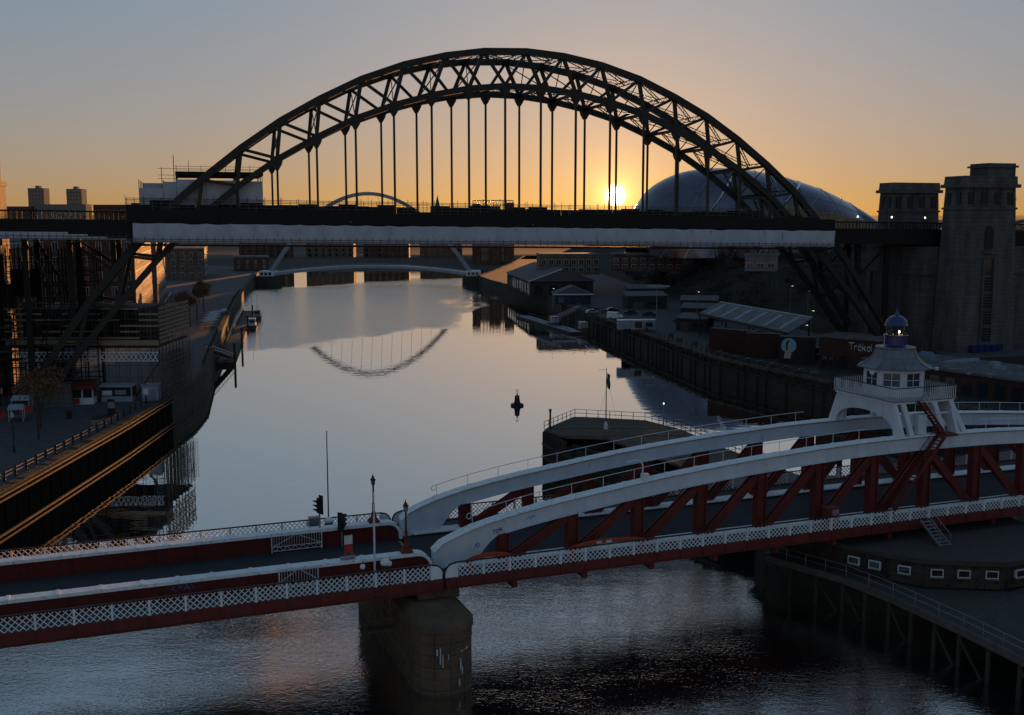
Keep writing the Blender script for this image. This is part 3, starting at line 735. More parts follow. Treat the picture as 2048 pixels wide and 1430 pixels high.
def lattice_panel_mesh(L, h, name, full_cells):
    """one railing panel: crossing flat bars, joined because single bars are too thin to pick apart"""
    mb = MB(); c = L / full_cells; w = 0.058
    rows = h / c
    k = -math.ceil(rows)
    while k < full_cells:
        for sgn in (1, -1):
            # bar from (x0,0) rising
            x0, z0, x1, z1 = k * c, 0.0, k * c + h, h
            if sgn < 0: x0, x1 = L - x0, L - x1
            # clip to [0,L]
            def clip(x0, z0, x1, z1):
                pts = []
                for t in sorted([0, 1] + [t for t in ((0 - x0) / (x1 - x0), (L - x0) / (x1 - x0)) if 0 < t < 1]):
                    x = x0 + (x1 - x0) * t
                    if -1e-6 <= x <= L + 1e-6: pts.append((x, z0 + (z1 - z0) * t))
                return pts
            p = clip(x0, z0, x1, z1)
            if len(p) >= 2 and abs(p[0][0] - p[-1][0]) > 0.03:
                mb.bar((p[0][0], 0.018 * sgn, p[0][1]), (p[-1][0], 0.018 * sgn, p[-1][1]), 0.03, w, up=(0, 1, 0)) if False else \
                    mb.bar((p[0][0], 0.02 * sgn, p[0][1]), (p[-1][0], 0.02 * sgn, p[-1][1]), 0.03, w)
        k += 1
    return mb.mesh(name, 'white_rail')

LP_A = lattice_panel_mesh(2.34, 1.10, 'lattice_panel', 5)       # approach span, 2.5 m bays
LP_B = lattice_panel_mesh(2.09, 1.10, 'lattice_panel', 5)       # 2.25 m bays
POST = MB().box(-0.08, 0.08, -0.09, 0.09, 0, 1.16).box(-0.03, 0.03, -0.16, -0.09, 0.0, 1.1).mesh('rail_post', 'white_rail')

def railing(parent, posts, y, z0=7.80):
    for a, b in zip(posts, posts[1:]):
        put(LP_A if b - a > 2.35 else LP_B, 'lattice_panel', parent, (a + 0.08, y, z0))
    for a in posts: put(POST, 'rail_post', parent, (a, y, z0 - 0.02))

def end_plate(parent, s_end, sgn, y, z0=7.8):
    """solid plate with a rounded upper corner that ends a railing at the joint"""
    w = 0.95; r = 0.75; h = 1.14
    p = [(0, 0), (w, 0)] + [(w - r + r * math.cos(t), h - r + r * math.sin(t)) for t in [math.pi / 2 * i / 7 for i in range(8)]] + [(0, h)]
    q = [(s_end - sgn * w + sgn * x, z0 + z) for x, z in p]
    if sgn < 0: q = q[::-1]
    MB().slab(q, y - 0.05, y + 0.05).build('end_plate', 'white_rail', parent)
    pts = [Vector((s_end - sgn * w + sgn * x, y, z0 + z)) for x, z in [(0, h)] + p[2:-1][::-1] + [(w, -0.9)]]
    m = MB()
    for a, b in zip(pts, pts[1:]): m.bar(a, b, 0.14, 0.10)
    m.build('edge_strip', 'black', parent)

# ---- fixed approach span
ap = thing('approach_span', SW_LOC, 'fixed approach span on the left with red plate girders and white lattice railings', 'bridge span', SW_ROT)
A0 = -46
MB().box(A0, -0.25, 2.75, 13.45, 6.95, ZR).build('roadway', 'asphalt', ap)
for y0, y1 in ((0.12, 2.72), (13.48, 16.08)):
    MB().box(A0, -0.2, y0, y1, 7.2, 7.66).build('footway', 'paving', ap)
posts = [-14.6 - 2.5 * i for i in range(13)][::-1] + [-14.6 + 2.27 * i for i in range(1, 6)]
pB = [p for p in posts] + [-1.18]
for y in (0.0, WID):
    MB().box(A0, -0.12, y - 0.14, y + 0.10, 6.85, 7.76).build('fascia_girder', 'red', ap)
    MB().box(A0, -0.12, y - 0.26, y - 0.141, 6.82, 6.92).build('bottom_flange', 'red', ap)
    for s in posts: MB().box(s - 0.05, s + 0.05, y - 0.24, y - 0.142, 6.93, 7.74).build('stiffener', 'red', ap)
    railing(ap, pB[:-1] + [-1.03], y)
    end_plate(ap, -0.1, 1, y)
    MB().box(A0, -0.9, y - 0.09, y + 0.09, 8.955, 9.04).build('handrail', 'black', ap)
for y in (3.1, 12.6):
    zt = 8.98
    web = [(A0, 7.0), (-0.35, 7.0)] + [(-1.45 + 1.1 * math.cos(t), zt - 1.1 + 1.1 * math.sin(t)) for t in [math.pi / 2 * i / 8 for i in range(9)]] + [(A0, zt)]
    MB().slab(web, y - 0.22, y + 0.22).build('plate_girder', 'red', ap)
    # riveted white cap plates, one by one, the last bent over the rounded end
    s = A0
    while s < -1.6:
        e = min(s + RND.choice([2.5, 2.9, 3.3]), -1.5)
        MB().box(s + 0.012, e - 0.012, y - 0.52, y + 0.52, zt + 0.003, zt + 0.26 + RND.uniform(-0.012, 0.012)).build('cap_plate', 'white_top', ap)
        if e < -2: MB().box(e - 0.14, e + 0.14, y - 0.54, y + 0.54, zt + 0.27, zt + 0.305).build('cap_joint', 'white_top', ap)
        s = e
    arc = [(-1.5, zt + 0.003)] + [(-1.45 + 1.11 * math.cos(t), zt - 1.1 + 1.11 * math.sin(t)) for t in [math.pi / 2 * i / 8 for i in range(9)]][::-1] + [(-0.34, 7.6)]
    arc2 = [(-1.5, zt + 0.25)] + [(-1.45 + 1.36 * math.cos(t), zt - 1.1 + 1.36 * math.sin(t)) for t in [math.pi / 2 * i / 8 for i in range(9)]][::-1] + [(-0.09, 7.6)]
    MB().ribbon(arc2, arc, y - 0.52, y + 0.52).build('end_cap', 'white_top', ap)
    for k in range(14):
        ss = -1.9 - 3.2 * k
        for sg in (-1, 1): MB().box(ss - 0.04, ss + 0.04, y + sg * 0.23 - 0.1, y + sg * 0.23 + 0.1, 7.6, zt - 0.02).build('stiffener', 'red', ap)
# road paint on the approach near the joint
m = MB()
for a, b in (((-7.0, 8.6), (-3.2, 8.3)), ((-6.2, 5.4), (-3.4, 7.6)), ((-3.0, 8.2), (-0.6, 6.1)), ((-0.5, 6.0), (-0.5, 11.6))):
    m.bar((a[0], a[1], ZR + 0.006), (b[0], b[1], ZR + 0.006), 0.16, 0.006)
m.build('road_marking', 'yellow', ap)

# ---- swing span
sp = thing('swing_bridge', SW_LOC, 'white and red bowstring swing bridge with control cabin over its middle', 'bridge', SW_ROT)
S_END = 2 * PIV
TOPT = smooth_table([(0.0, 9.15), (0.55, 9.72), (4, 10.95), (9, 11.95), (15, 12.78), (22, 13.62), (30, 14.32), (41, 14.95), (50.4, 15.12)])
def ZT(s): return TOPT(s if s <= PIV else S_END - s)
def ZB(s):
    q = s if s <= PIV else S_END - s
    return max(7.58, ZT(s) - 1.38) if q >= 6.2 else (7.58 if q < 3.4 else 7.58 + (ZT(6.2) - 1.38 - 7.58) * math.sin(math.pi / 2 * (q - 3.4) / 2.8))
ss = [0.0, 0.12, 0.3, 0.55, 1, 2, 3, 3.4, 3.7, 4, 4.4, 4.9, 5.5, 6.2] + [7 + 1.1 * i for i in range(40)]
ss = [s for s in ss if s < PIV] + [PIV]
ss = ss + [S_END - s for s in ss[:-1]][::-1]
TR = (3.1, 13.1)
VP = [6.1 + 6.31 * k for k in range(15)]
MB().box(0.0, S_END, 2.75, 13.45, 6.95, ZR).build('roadway', 'asphalt', sp)
for y0, y1 in ((0.12, 2.72), (13.48, 16.08)): MB().box(-0.02, S_END, y0, y1, 7.2, 7.66).build('footway', 'paving', sp)
for y in TR:
    MB().ribbon([(s, ZT(s) - 0.06) for s in ss], [(s, ZB(s)) for s in ss], y - 0.34, y + 0.34).build('top_chord', 'white', sp)
    MB().ribbon([(q, ZT(q) - 0.058) for q in ss if 0.2 < q < S_END - 0.2], [(q, ZT(q) - 0.2) for q in ss if 0.2 < q < S_END - 0.2], y - 0.40, y + 0.40).build('shadow_strip', 'grime_shade_white', sp)  # darker strip painted as shadow line and grime under the cover plate
    s = 0.0
    while s < S_END - 0.5:
        e = min(s + RND.choice([3.0, 3.4, 4.2, 5.0]), S_END)
        sub = [s + 0.01 + (e - s - 0.02) * i / 5 for i in range(6)]
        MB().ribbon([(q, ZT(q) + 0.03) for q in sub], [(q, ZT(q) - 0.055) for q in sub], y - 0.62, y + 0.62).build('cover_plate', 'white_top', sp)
        if e < S_END: MB().bar((e - 0.22, y, ZT(e - 0.22) + 0.05), (e + 0.22, y, ZT(e + 0.22) + 0.05), 1.2, 0.045).build('cover_joint', 'white_top', sp)
        s = e
    MB().ribbon([(q, ZB(q) + 0.06) for q in ss if 6 < q < S_END - 6], [(q, ZB(q) - 0.03) for q in ss if 6 < q < S_END - 6], y - 0.5, y + 0.5).build('lower_flange', 'white', sp)
    MB().box(1.0, S_END - 1.0, y - 0.5, y + 0.5, 7.0, 7.72).build('bottom_chord', 'red', sp)
    MB().box(1.0, S_END - 1.0, y - 0.75, y + 0.75, 7.721, 7.84).build('kerb_plate', 'white_top', sp)
    for k, v in enumerate(VP):
        m = MB().box(v - 0.42, v + 0.42, y - 0.26, y + 0.26, 7.7, ZB(v) + 0.02)
        for sg in (-1, 1): m.box(v + sg * 0.42 - 0.05, v + sg * 0.42 + 0.05, y - 0.42, y + 0.42, 7.7, ZB(v))
        m.build('post', 'red', sp)
    for k in range(len(VP) - 1):
        a, b = VP[k], VP[k + 1]
        if (a + b) / 2 < PIV: p, q = (a + 0.5, y, 7.7), (b - 0.25, y, ZB(b) - 0.12)
        else: p, q = (b - 0.5, y, 7.7), (a + 0.25, y, ZB(a) - 0.12)
        m = MB()
        d = (Vector(q) - Vector(p)).normalized(); nn = Vector((-d.z, 0, d.x)) * (1 if d.x > 0 else -1)
        for sg in (-1, 1): m.bar(Vector(p) + Vector((0, 0.27 * sg, 0)), Vector(q) + Vector((0, 0.27 * sg, 0)), 0.07, 0.74); m.bar(Vector(p) + Vector((0, 0.22 * sg, 0)) + nn * 0.33, Vector(q) + Vector((0, 0.22 * sg, 0)) + nn * 0.33, 0.18, 0.05)
        m.bar(Vector(p) - nn * 0.33, Vector(q) - nn * 0.33, 0.5, 0.06)
        m.build('diagonal', 'red', sp)
    for q in [9.2 + 6.31 * k for k in range(14)]:
        MB().hexa([(q - 0.3, y - 0.375, ZB(q - 0.3) + 0.1), (q + 0.3, y - 0.375, ZB(q + 0.3) + 0.1), (q + 0.3, y + 0.375, ZB(q + 0.3) + 0.1), (q - 0.3, y + 0.375, ZB(q - 0.3) + 0.1), (q - 0.3, y - 0.375, ZT(q - 0.3) - 0.23), (q + 0.3, y - 0.375, ZT(q + 0.3) - 0.23), (q + 0.3, y + 0.375, ZT(q + 0.3) - 0.23), (q - 0.3, y + 0.375, ZT(q - 0.3) - 0.23)]).build('splice_plate', 'white', sp)
    # handrail along the top of the chord, with a scrolled end
    ys = y + 0.42
    hr = [3.6 + 1.0 * i for i in range(int(PIV - 3.6 - 5.2))]
    pts = [Vector((q, ys, ZT(q) + 1.0)) for q in hr]
    scroll = [Vector((3.6 - 0.28 + 0.28 * math.cos(t) * (1 - 0.05 * t), ys, ZT(3.6) + 0.72 + 0.28 * math.sin(t) * (1 - 0.05 * t))) for t in [math.pi / 2 + 0.55 * i for i in range(9)]]
    MB().path(scroll[::-1] + pts, 0.032, 5).build('handrail', 'white_thin', sp)
    for q in hr[::3]: MB().tube((q, ys, ZT(q)), (q, ys, ZT(q) + 1.0), 0.026, 5).build('rail_stanchion', 'white_thin', sp)
    pts = [Vector((S_END - q, ys, ZT(q) + 1.0)) for q in hr if q > 15]
    MB().path(pts, 0.032, 5).build('handrail', 'white_thin', sp)
    for q in hr[::3]:
        if q > 15: MB().tube((S_END - q, ys, ZT(q)), (S_END - q, ys, ZT(q) + 1.0), 0.026, 5).build('rail_stanchion', 'white_thin', sp)
post_sw = [1.05 + 2.247 * i for i in range(40)]
for y in (0.0, WID):
    MB().box(0.12, S_END, y - 0.14, y + 0.10, 6.95, 7.76).build('fascia_girder', 'red', sp)
    MB().box(0.12, S_END, y - 0.26, y - 0.141, 6.92, 7.0).build('bottom_flange', 'red', sp)
    for s in post_sw: MB().box(s - 0.05, s + 0.05, y - 0.22, y - 0.142, 7.01, 7.74).build('stiffener', 'red', sp)
    railing(sp, post_sw, y)
    end_plate(sp, 0.1, -1, y)
    MB().box(0.9, post_sw[-1], y - 0.09, y + 0.09, 8.955, 9.04).build('handrail', 'black', sp)
for k in range(15):
    v = VP[k]; MB().box(v - 0.2, v + 0.2, 0.2, 16.0, 6.2, 6.94).build('cross_girder', 'red', sp)
# main girders under the deck, deeper towards the pivot
for y in (5.2, 11.0):
    MB().ribbon([(0.3, 6.93), (PIV, 6.93), (S_END, 6.93)], [(0.3, 6.3), (PIV, 5.3), (S_END, 6.3)], y - 0.3, y + 0.3).build('under_girder', 'red', sp)
MB().lathe([(6.0, 4.9), (6.0, 5.6), (5.6, 5.75)], (PIV, 8.1, 0), 32).build('turntable', 'black', sp)
# tags sprayed on the white end of the near chord
def scrawl(parent, mat_name, s, y, z, pts_list, scale, r=0.03):
    m = MB()
    for pts in pts_list:
        q = [(s + a * scale, y, z + b * scale) for a, b in pts]
        for p1, p2 in zip(q, q[1:]): m.bar(p1, p2, 0.012, r * 2)
    m.build('graffiti', mat_name, parent)
GL = {'R': [[(0, 0), (0, 1), (.45, .95), (.5, .7), (.05, .5), (.6, 0)]], 'M': [[(0, 0), (.1, 1), (.4, .3), (.7, 1), (.8, 0)]],
      'A': [[(0, 0), (.35, 1), (.7, 0)], [(.15, .35), (.55, .35)]], 'N': [[(0, 0), (.05, 1), (.55, .05), (.6, 1.05)]], 'T': [[(0, 1), (.6, 1)], [(.3, 1), (.3, 0)]],
      'O': [[(.3, 0), (.05, .3), (.05, .75), (.3, 1), (.55, .75), (.55, .3), (.3, 0)]], 'D': [[(0, 0), (0, 1), (.4, .85), (.5, .45), (.35, .1), (0, 0)]]}
def word(parent, mat_name, text, s, y, z, scale, r, gap=0.8, slope=0.0):
    x = 0
    for i, ch in enumerate(text):
        scrawl(parent, mat_name, s + x * scale, y, z + slope * x * scale, GL[ch], scale, r); x += gap
M['spray_violet'] = mat('violet_spray_paint', (0.16, 0.12, 0.36), (0.2, 0.15, 0.4), 3, 0.6)
M['spray_blue'] = mat('blue_spray_paint', (0.08, 0.25, 0.45), (0.1, 0.3, 0.5), 3, 0.6)
word(ap, 'spray_violet', 'RMAN', -20.4, 2.86, 8.35, 0.55, 0.028, 0.82)
word(sp, 'black', 'TOM', 5.1, 2.73, 10.05, 0.34, 0.028, 0.8, 0.28)
scrawl(sp, 'spray_blue', 3.5, 2.73, 9.0, [[(0, 0), (.4, .8), (.5, .1), (.9, .7), (.6, .3)], [(.1, .6), (.7, .9)]], 0.55, 0.03)
scrawl(sp, 'spray_blue', 8.1, 2.73, 11.0, [[(0, 0), (.5, .5), (.6, .1), (1.2, .6)], [(.8, .2), (1.5, .6), (1.6, .2)]], 0.5, 0.02)
# cable pole standing on the near chord, and red-and-white barrier boards on the footway
lp = MB().path([(19.2, 3.1, ZT(19.2)), (19.2, 3.1, ZT(19.2) + 1.35), (19.0, 3.1, ZT(19.2) + 1.7), (18.5, 3.1, ZT(19.2) + 1.85), (17.6, 3.1, ZT(19.2) + 1.72)], 0.07, 6)
lp.build('gooseneck_pipe', 'white_thin', sp)
MB().box(19.1, 19.7, 2.8, 3.3, ZT(19.4) + 0.04, ZT(19.4) + 0.55).build('junction_box', 'white_thin', sp)

M['lantern_pane'], n_, l_, b_ = new_mat('clear_lantern_glass')
b_.inputs['Transmission Weight'].default_value = 1.0; b_.inputs['IOR'].default_value = 1.1; b_.inputs['Roughness'].default_value = 0.03; b_.inputs['Base Color'].default_value = (0.8, 0.88, 0.8, 1)
# ---- control cabin over the pivot
CC = (PIV, 8.1)
cb = put(None, 'control_cabin', sp, (CC[0], CC[1], 0))
FL = 18.15
# portal frames across the bridge, with an arched opening, on both sides of the platform
for sx, lean in ((-3.35, -1), (3.35, 1)):
    zc = ZT(PIV + sx) - 0.02
    # build as strips so the concave outline stays clean
    m = MB()
    K = 16
    topo = lambda yy: FL if abs(yy) <= 4.3 else FL - (abs(yy) - 4.3) / 1.3 * (FL - zc)
    boto = lambda yy: zc if abs(yy) >= 4.3 else zc + 0.1 + 1.85 * (1 - (yy / 4.3) ** 2) ** 0.42
    yl = sorted(set([-5.6, -4.9, 4.9, 5.6] + [4.3 * math.cos(math.pi * i / K) for i in range(K + 1)]))
    for a, b in zip(yl, yl[1:]):
        ta, tb = topo(a), topo(b); ba, bb = min(boto(a), ta - 0.01), min(boto(b), tb - 0.01)
        m.hexa([(sx - 0.2, a, ba), (sx + 0.2, a, ba), (sx + 0.2, b, bb), (sx - 0.2, b, bb), (sx - 0.2, a, ta), (sx + 0.2, a, ta), (sx + 0.2, b, tb), (sx - 0.2, b, tb)])
    m.build('portal_frame', 'white', cb)
# raking legs on both trusses
for yy, sg in ((-4.35, -1), (4.35, 1)):
    for x0, x1 in ((-2.0, -2.6), (1.9, 1.2), (4.5, 3.2)):
        z0 = ZT(PIV + x0) - 0.05
        MB().bar((x0, yy + sg * 0.75, z0), (x1, yy, FL), 0.5, 0.4, up=(0, 1, 0)).build('raking_leg', 'white', cb)
    MB().bar((-3.3, yy + 0.02, FL - 1.15), (3.3, yy + 0.02, FL - 1.15), 0.12, 0.2).build('leg_tie', 'white', cb)
MB().box(-1.2, -0.2, -5.1, -4.5, ZT(PIV) + 0.05, ZT(PIV) + 2.0).build('cabinet', 'white', cb)
MB().box(-3.7, 3.7, -4.45, 4.45, FL + 0.003, FL + 0.2).build('platform', 'white_top', cb)
MB().box(-3.85, 3.85, -4.6, 4.6, FL + 0.203, FL + 0.27).build('platform_edge', 'lead', cb)
# balcony railing
rl = put(None, 'balcony_railing', cb)
m = MB(); hh = 1.25
cor = [(-3.75, -4.5), (3.75, -4.5), (3.75, 4.5), (-3.75, 4.5)]
for i in range(4):
    (ax, ay), (bx, by) = cor[i], cor[(i + 1) % 4]; L = math.hypot(bx - ax, by - ay); k = int(L / 0.24)
    for j in range(k):
        if i == 0 and 0.44 < j / k < 0.56: continue
        x, y = ax + (bx - ax) * j / k, ay + (by - ay) * j / k
        m.bar((x, y, FL + 0.27), (x, y, FL + 0.27 + hh), 0.055, 0.055)
m.build('balusters', 'white_thin', rl, kind='stuff')
m = MB()
for i in range(4):
    (ax, ay), (bx, by) = cor[i], cor[(i + 1) % 4]
    m.bar((ax, ay, FL + 0.30 + hh), (bx, by, FL + 0.30 + hh), 0.09, 0.07)
m.build('top_rail', 'black', rl)
# octagonal cabin: corner posts, panels below, sash windows
RC = 3.05; Z0, Z1 = FL + 0.27, 21.15
oc = lambda r, k: (r * math.cos(math.pi / 8 + math.pi / 4 * k), r * math.sin(math.pi / 8 + math.pi / 4 * k))
wl_ = put(None, 'wall', cb)
for k in range(8):
    a, b = oc(RC, k), oc(RC, k + 1)
    va, vb = Vector((*a, 0)), Vector((*b, 0)); d = (vb - va).normalized(); nn = Vector((d.y, -d.x, 0)); L = (vb - va).length
    def face_box(u0, u1, z0, z1, off, th, name, mt, par):
        p = [va + d * u0 + nn * off, va + d * u1 + nn * off, va + d * u1 + nn * (off - th), va + d * u0 + nn * (off - th)]
        return MB().hexa([(q.x, q.y, z0) for q in p[::-1]] + [(q.x, q.y, z1) for q in p[::-1]]).build(name, mt, par)
    zs = Z0 + 0.95; zt = Z1 - 0.32
    face_box(0, L, Z0, zs, 0, 0.16, 'panel', 'white', wl_)
    face_box(0, L, zt, Z1, 0, 0.16, 'lintel', 'white', wl_)
    face_box(0, 0.34, zs, zt, 0.02, 0.2, 'corner_post', 'white', wl_)
    face_box(L - 0.34, L, zs, zt, 0.02, 0.2, 'corner_post', 'white', wl_)
    win = put(None, 'window', cb)
    face_box(0.34, L - 0.34, zs, zt, -0.09, 0.03, 'pane', 'glass_blue', win)
    face_box(0.30, L - 0.30, zs - 0.05, zs + 0.05, 0.05, 0.2, 'sill', 'white_thin', win)
    mid = L / 2
    for u in (0.34, mid - 0.03, L - 0.40): face_box(u, u + 0.06, zs + 0.051, zt - 0.002, -0.03, 0.05, 'sash_bar', 'white_thin', win)
    for z in (zs + 0.052, (zs + zt) / 2 - 0.03, zt - 0.07): face_box(0.41, L - 0.41, z, z + 0.06, -0.035, 0.045, 'sash_bar', 'white_thin', win)
MB().lathe([(2.4, 0), (2.4, 0.1)], (0, 0, Z0 + 0.9), 8, math.pi / 8).build('desk', 'timber', cb)
# flared lead roof with ribs
prof = [(3.75, 21.16), (3.78, 21.24), (3.3, 21.42), (2.75, 21.75), (2.3, 22.25), (2.05, 22.8), (1.95, 23.05), (2.1, 23.12), (2.05, 23.2), (1.5, 23.22)]
rf = MB().lathe(prof, (0, 0, 0), 8, math.pi / 8).build('roof', 'lead', cb)
for k in range(8):
    m = MB()
    for (r0, z0), (r1, z1) in zip(prof[1:7], prof[2:8]):
        a, b = oc(r0, k), oc(r1, k); m.bar((*a, z0 + 0.03), (*b, z1 + 0.03), 0.09, 0.07)
    m.build('hip_roll', 'lead', rf)
MB().lathe([(1.5, 23.221), (1.3, 23.3), (1.12, 23.42), (1.1, 24.25), (1.22, 24.3), (1.22, 24.38), (1.05, 24.4)], (0, 0, 0), 20).build('lantern_drum', 'blue', cb, smooth=False)
MB().lathe([(1.0, 24.41), (1.0, 25.28)], (0, 0, 0), 12).build('lantern_glass', 'lantern_pane', cb)
for k in range(12):
    t = math.pi / 6 * k; MB().bar((1.02 * math.cos(t), 1.02 * math.sin(t), 24.4), (1.02 * math.cos(t), 1.02 * math.sin(t), 25.29), 0.05, 0.05).build('lantern_bar', 'black', cb)
MB().lathe([(0.06, 0), (0.12, 0.08), (0.12, 0.2), (0.05, 0.28)], (-0.25, -0.72, 24.62), 8).build('lamp', 'lamp_on', cb)
dome = MB().lathe([(1.12, 25.29), (1.14, 25.38)] + [(1.08 * math.cos(t), 25.4 + 0.98 * math.sin(t)) for t in [math.pi / 2 * i / 9 for i in range(9)]] + [(0.16, 26.4), (0.2, 26.55), (0.08, 26.7), (0.11, 26.82), (0.02, 27.0)], (0, 0, 0), 24).build('dome', 'blue', cb, smooth=True)
for x, y, sx in ((-3.0, -1.2, -1), (3.0, -1.2, 1)):
    MB().tube((x, y, 20.95), (x + sx * 1.2, y - 0.2, 20.95), 0.06, 6).lathe([(0.02, 0), (0.2, 0.03), (0.22, 0.3), (0.05, 0.33)], (x + sx * 1.0, y - 0.3, 20.75), 8).build('signal_horn', 'white_thin', cb)
MB().tube((2.0, -0.6, 23.2), (2.0, -0.6, 24.6), 0.03, 5).build('antenna', 'black', cb)
# red stair from the footway up to the near chord, white-railed stair on to the platform
st = put(None, 'red_stair', sp)
p0, p1 = Vector((45.0, 2.05, 7.75)), Vector((51.2, 2.05, 15.1))
for dy in (-0.5, 0.5): MB().bar(p0 + Vector((0, dy, 0)), p1 + Vector((0, dy, 0)), 0.08, 0.32).build('stringer', 'red', st)
for i in range(24):
    q = p0.lerp(p1, (i + 0.5) / 24); MB().box(q.x - 0.14, q.x + 0.14, q.y - 0.46, q.y + 0.46, q.z - 0.02, q.z + 0.03).build('tread', 'red', st)
for dy in (-0.52, 0.52):
    MB().tube(p0 + Vector((0, dy, 1.0)), p1 + Vector((0, dy, 1.0)), 0.035, 5).build('handrail', 'red', st)
    for i in range(14):
        q = p0.lerp(p1, i / 13); MB().tube((q.x, q.y + dy, q.z), (q.x, q.y + dy, q.z + 1.0), 0.02, 4).build('baluster', 'red', st)
MB().box(50.9, 52.7, 1.45, 2.55, 15.1, 15.2).build('landing', 'red', st)
s3 = put(None, 'upper_stair', cb)
q0, q1 = Vector((1.6, -5.3, 15.2)), Vector((-1.0, -5.05, FL + 0.25))
for dy in (-0.4, 0.4):
    MB().bar(q0 + Vector((0, dy, 0)), q1 + Vector((0, dy, 0)), 0.07, 0.26).build('stringer', 'red', s3)
    MB().tube(q0 + Vector((0, dy, 1.0)), q1 + Vector((0, dy, 1.0)), 0.03, 5).build('handrail', 'white_thin', s3)
    for i in range(11):
        q = q0.lerp(q1, i / 10); MB().tube((q.x, q.y + dy, q.z), (q.x, q.y + dy, q.z + 1.0), 0.02, 4).build('baluster', 'white_thin', s3)
for i in range(10):
    q = q0.lerp(q1, (i + 0.5) / 10); MB().box(q.x - 0.13, q.x + 0.13, q.y - 0.38, q.y + 0.38, q.z, q.z + 0.04).build('tread', 'red', s3)
MB().box(0.9, 2.6, -6.5, -4.7, 15.16, 15.24).build('landing', 'red', s3)
# ---- pier under the joint, in single stones
pr = thing('bridge_pier', SW_LOC, 'brown stone river pier with rounded nose below the gap between the two spans', 'pier', SW_ROT)
rnd = random.Random(3)
HALF = 2.35
def pier_ring(off, y_near=-4.2, y_far=18.5):
    h = HALF - off
    a = [math.pi * k / 6 for k in range(7)]
    near_ = [(-h * math.cos(t), y_near + off + 2.1 - 2.1 * math.sin(t)) for t in a]
    far_ = [(h * math.cos(t), y_far - off - 2.1 + 2.1 * math.sin(t)) for t in a]
    return near_ + far_
PC = (-0.85, 0)
core = pier_ring(0.32)
MB().prism([(x + PC[0], y) for x, y in core], -1.5, 5.0).build('core', 'stone', pr)
zc = -0.55
course = 0
while zc < 4.9:
    hgt = 0.92
    ring = pier_ring(0.0)
    for i in range(len(ring)):
        (ax, ay), (bx, by) = ring[i], ring[(i + 1) % len(ring)]
        L = math.hypot(bx - ax, by - ay); k = max(1, round(L / 1.5)); ux, uy = (bx - ax) / L, (by - ay) / L; nx, ny = uy, -ux
        cuts = [0] + [L * (j + (0.25 if course % 2 else -0.25) * (0 < j < k)) / k for j in range(1, k)] + [L]
        for c0, c1 in zip(cuts, cuts[1:]):
            pj = rnd.uniform(-0.03, 0.035); g_ = 0.02
            e0 = 0.0 if c0 > 0 else -pj * 0; e1 = 0
            pts = [(ax + ux * (c0 + g_) + nx * pj, ay + uy * (c0 + g_) + ny * pj), (ax + ux * (c1 - g_) + nx * pj, ay + uy * (c1 - g_) + ny * pj),
                   (ax + ux * (c1 - g_ - 0.02) - nx * 0.3, ay + uy * (c1 - g_ - 0.02) - ny * 0.3), (ax + ux * (c0 + g_ + 0.02) - nx * 0.3, ay + uy * (c0 + g_ + 0.02) - ny * 0.3)]
            MB().prism([(x + PC[0], y) for x, y in pts], zc + 0.02, zc + hgt - 0.02).build('stone', 'stone', pr)
    zc += hgt; course += 1
r0, r1 = pier_ring(-0.12), pier_ring(-0.12)
MB().prism([(x + PC[0], y) for x, y in r0], zc + 0.003, zc + 0.42).build('coping', 'stone', pr)
# sloped cutwater cap and the bearing block under the spans
nb = pier_ring(-0.05); nt_ = pier_ring(0.5, -1.2, 16.2)
m = MB(); n8 = len(nb)
m.v = [(x + PC[0], y, zc + 0.423) for x, y in nb] + [(x + PC[0], y, zc + 1.15) for x, y in nt_]
m.f = [(i, (i + 1) % n8, n8 + (i + 1) % n8, n8 + i) for i in range(n8)] + [tuple(range(n8, 2 * n8))]
m.build('weathered_cap', 'stone', pr)
MB().box(-2.0, 1.4, 0.4, 15.8, zc + 1.0, 6.84).build('bearing_block', 'stone', pr)
for (x, z, h_, w_) in ((-1.0, 2.6, 1.3, 0.09), (-0.8, 2.3, 1.0, 0.07), (-1.25, 3.3, 0.5, 0.1), (0.6, 1.9, 0.9, 0.1), (0.75, 1.6, 0.6, 0.07), (0.5, 0.7, 0.5, 0.08), (-0.35, 2.9, 0.4, 0.06)):
    MB().box(x - 0.7, x - 0.7 + w_, -4.25, -4.1, z, z + h_).build('lime_streak', 'stone_white', pr)
MB().bar((0.05, -4.02, 3.3), (0.75, -3.55, 3.42), 0.06, 0.1).build('lime_streak', 'stone_white', pr)

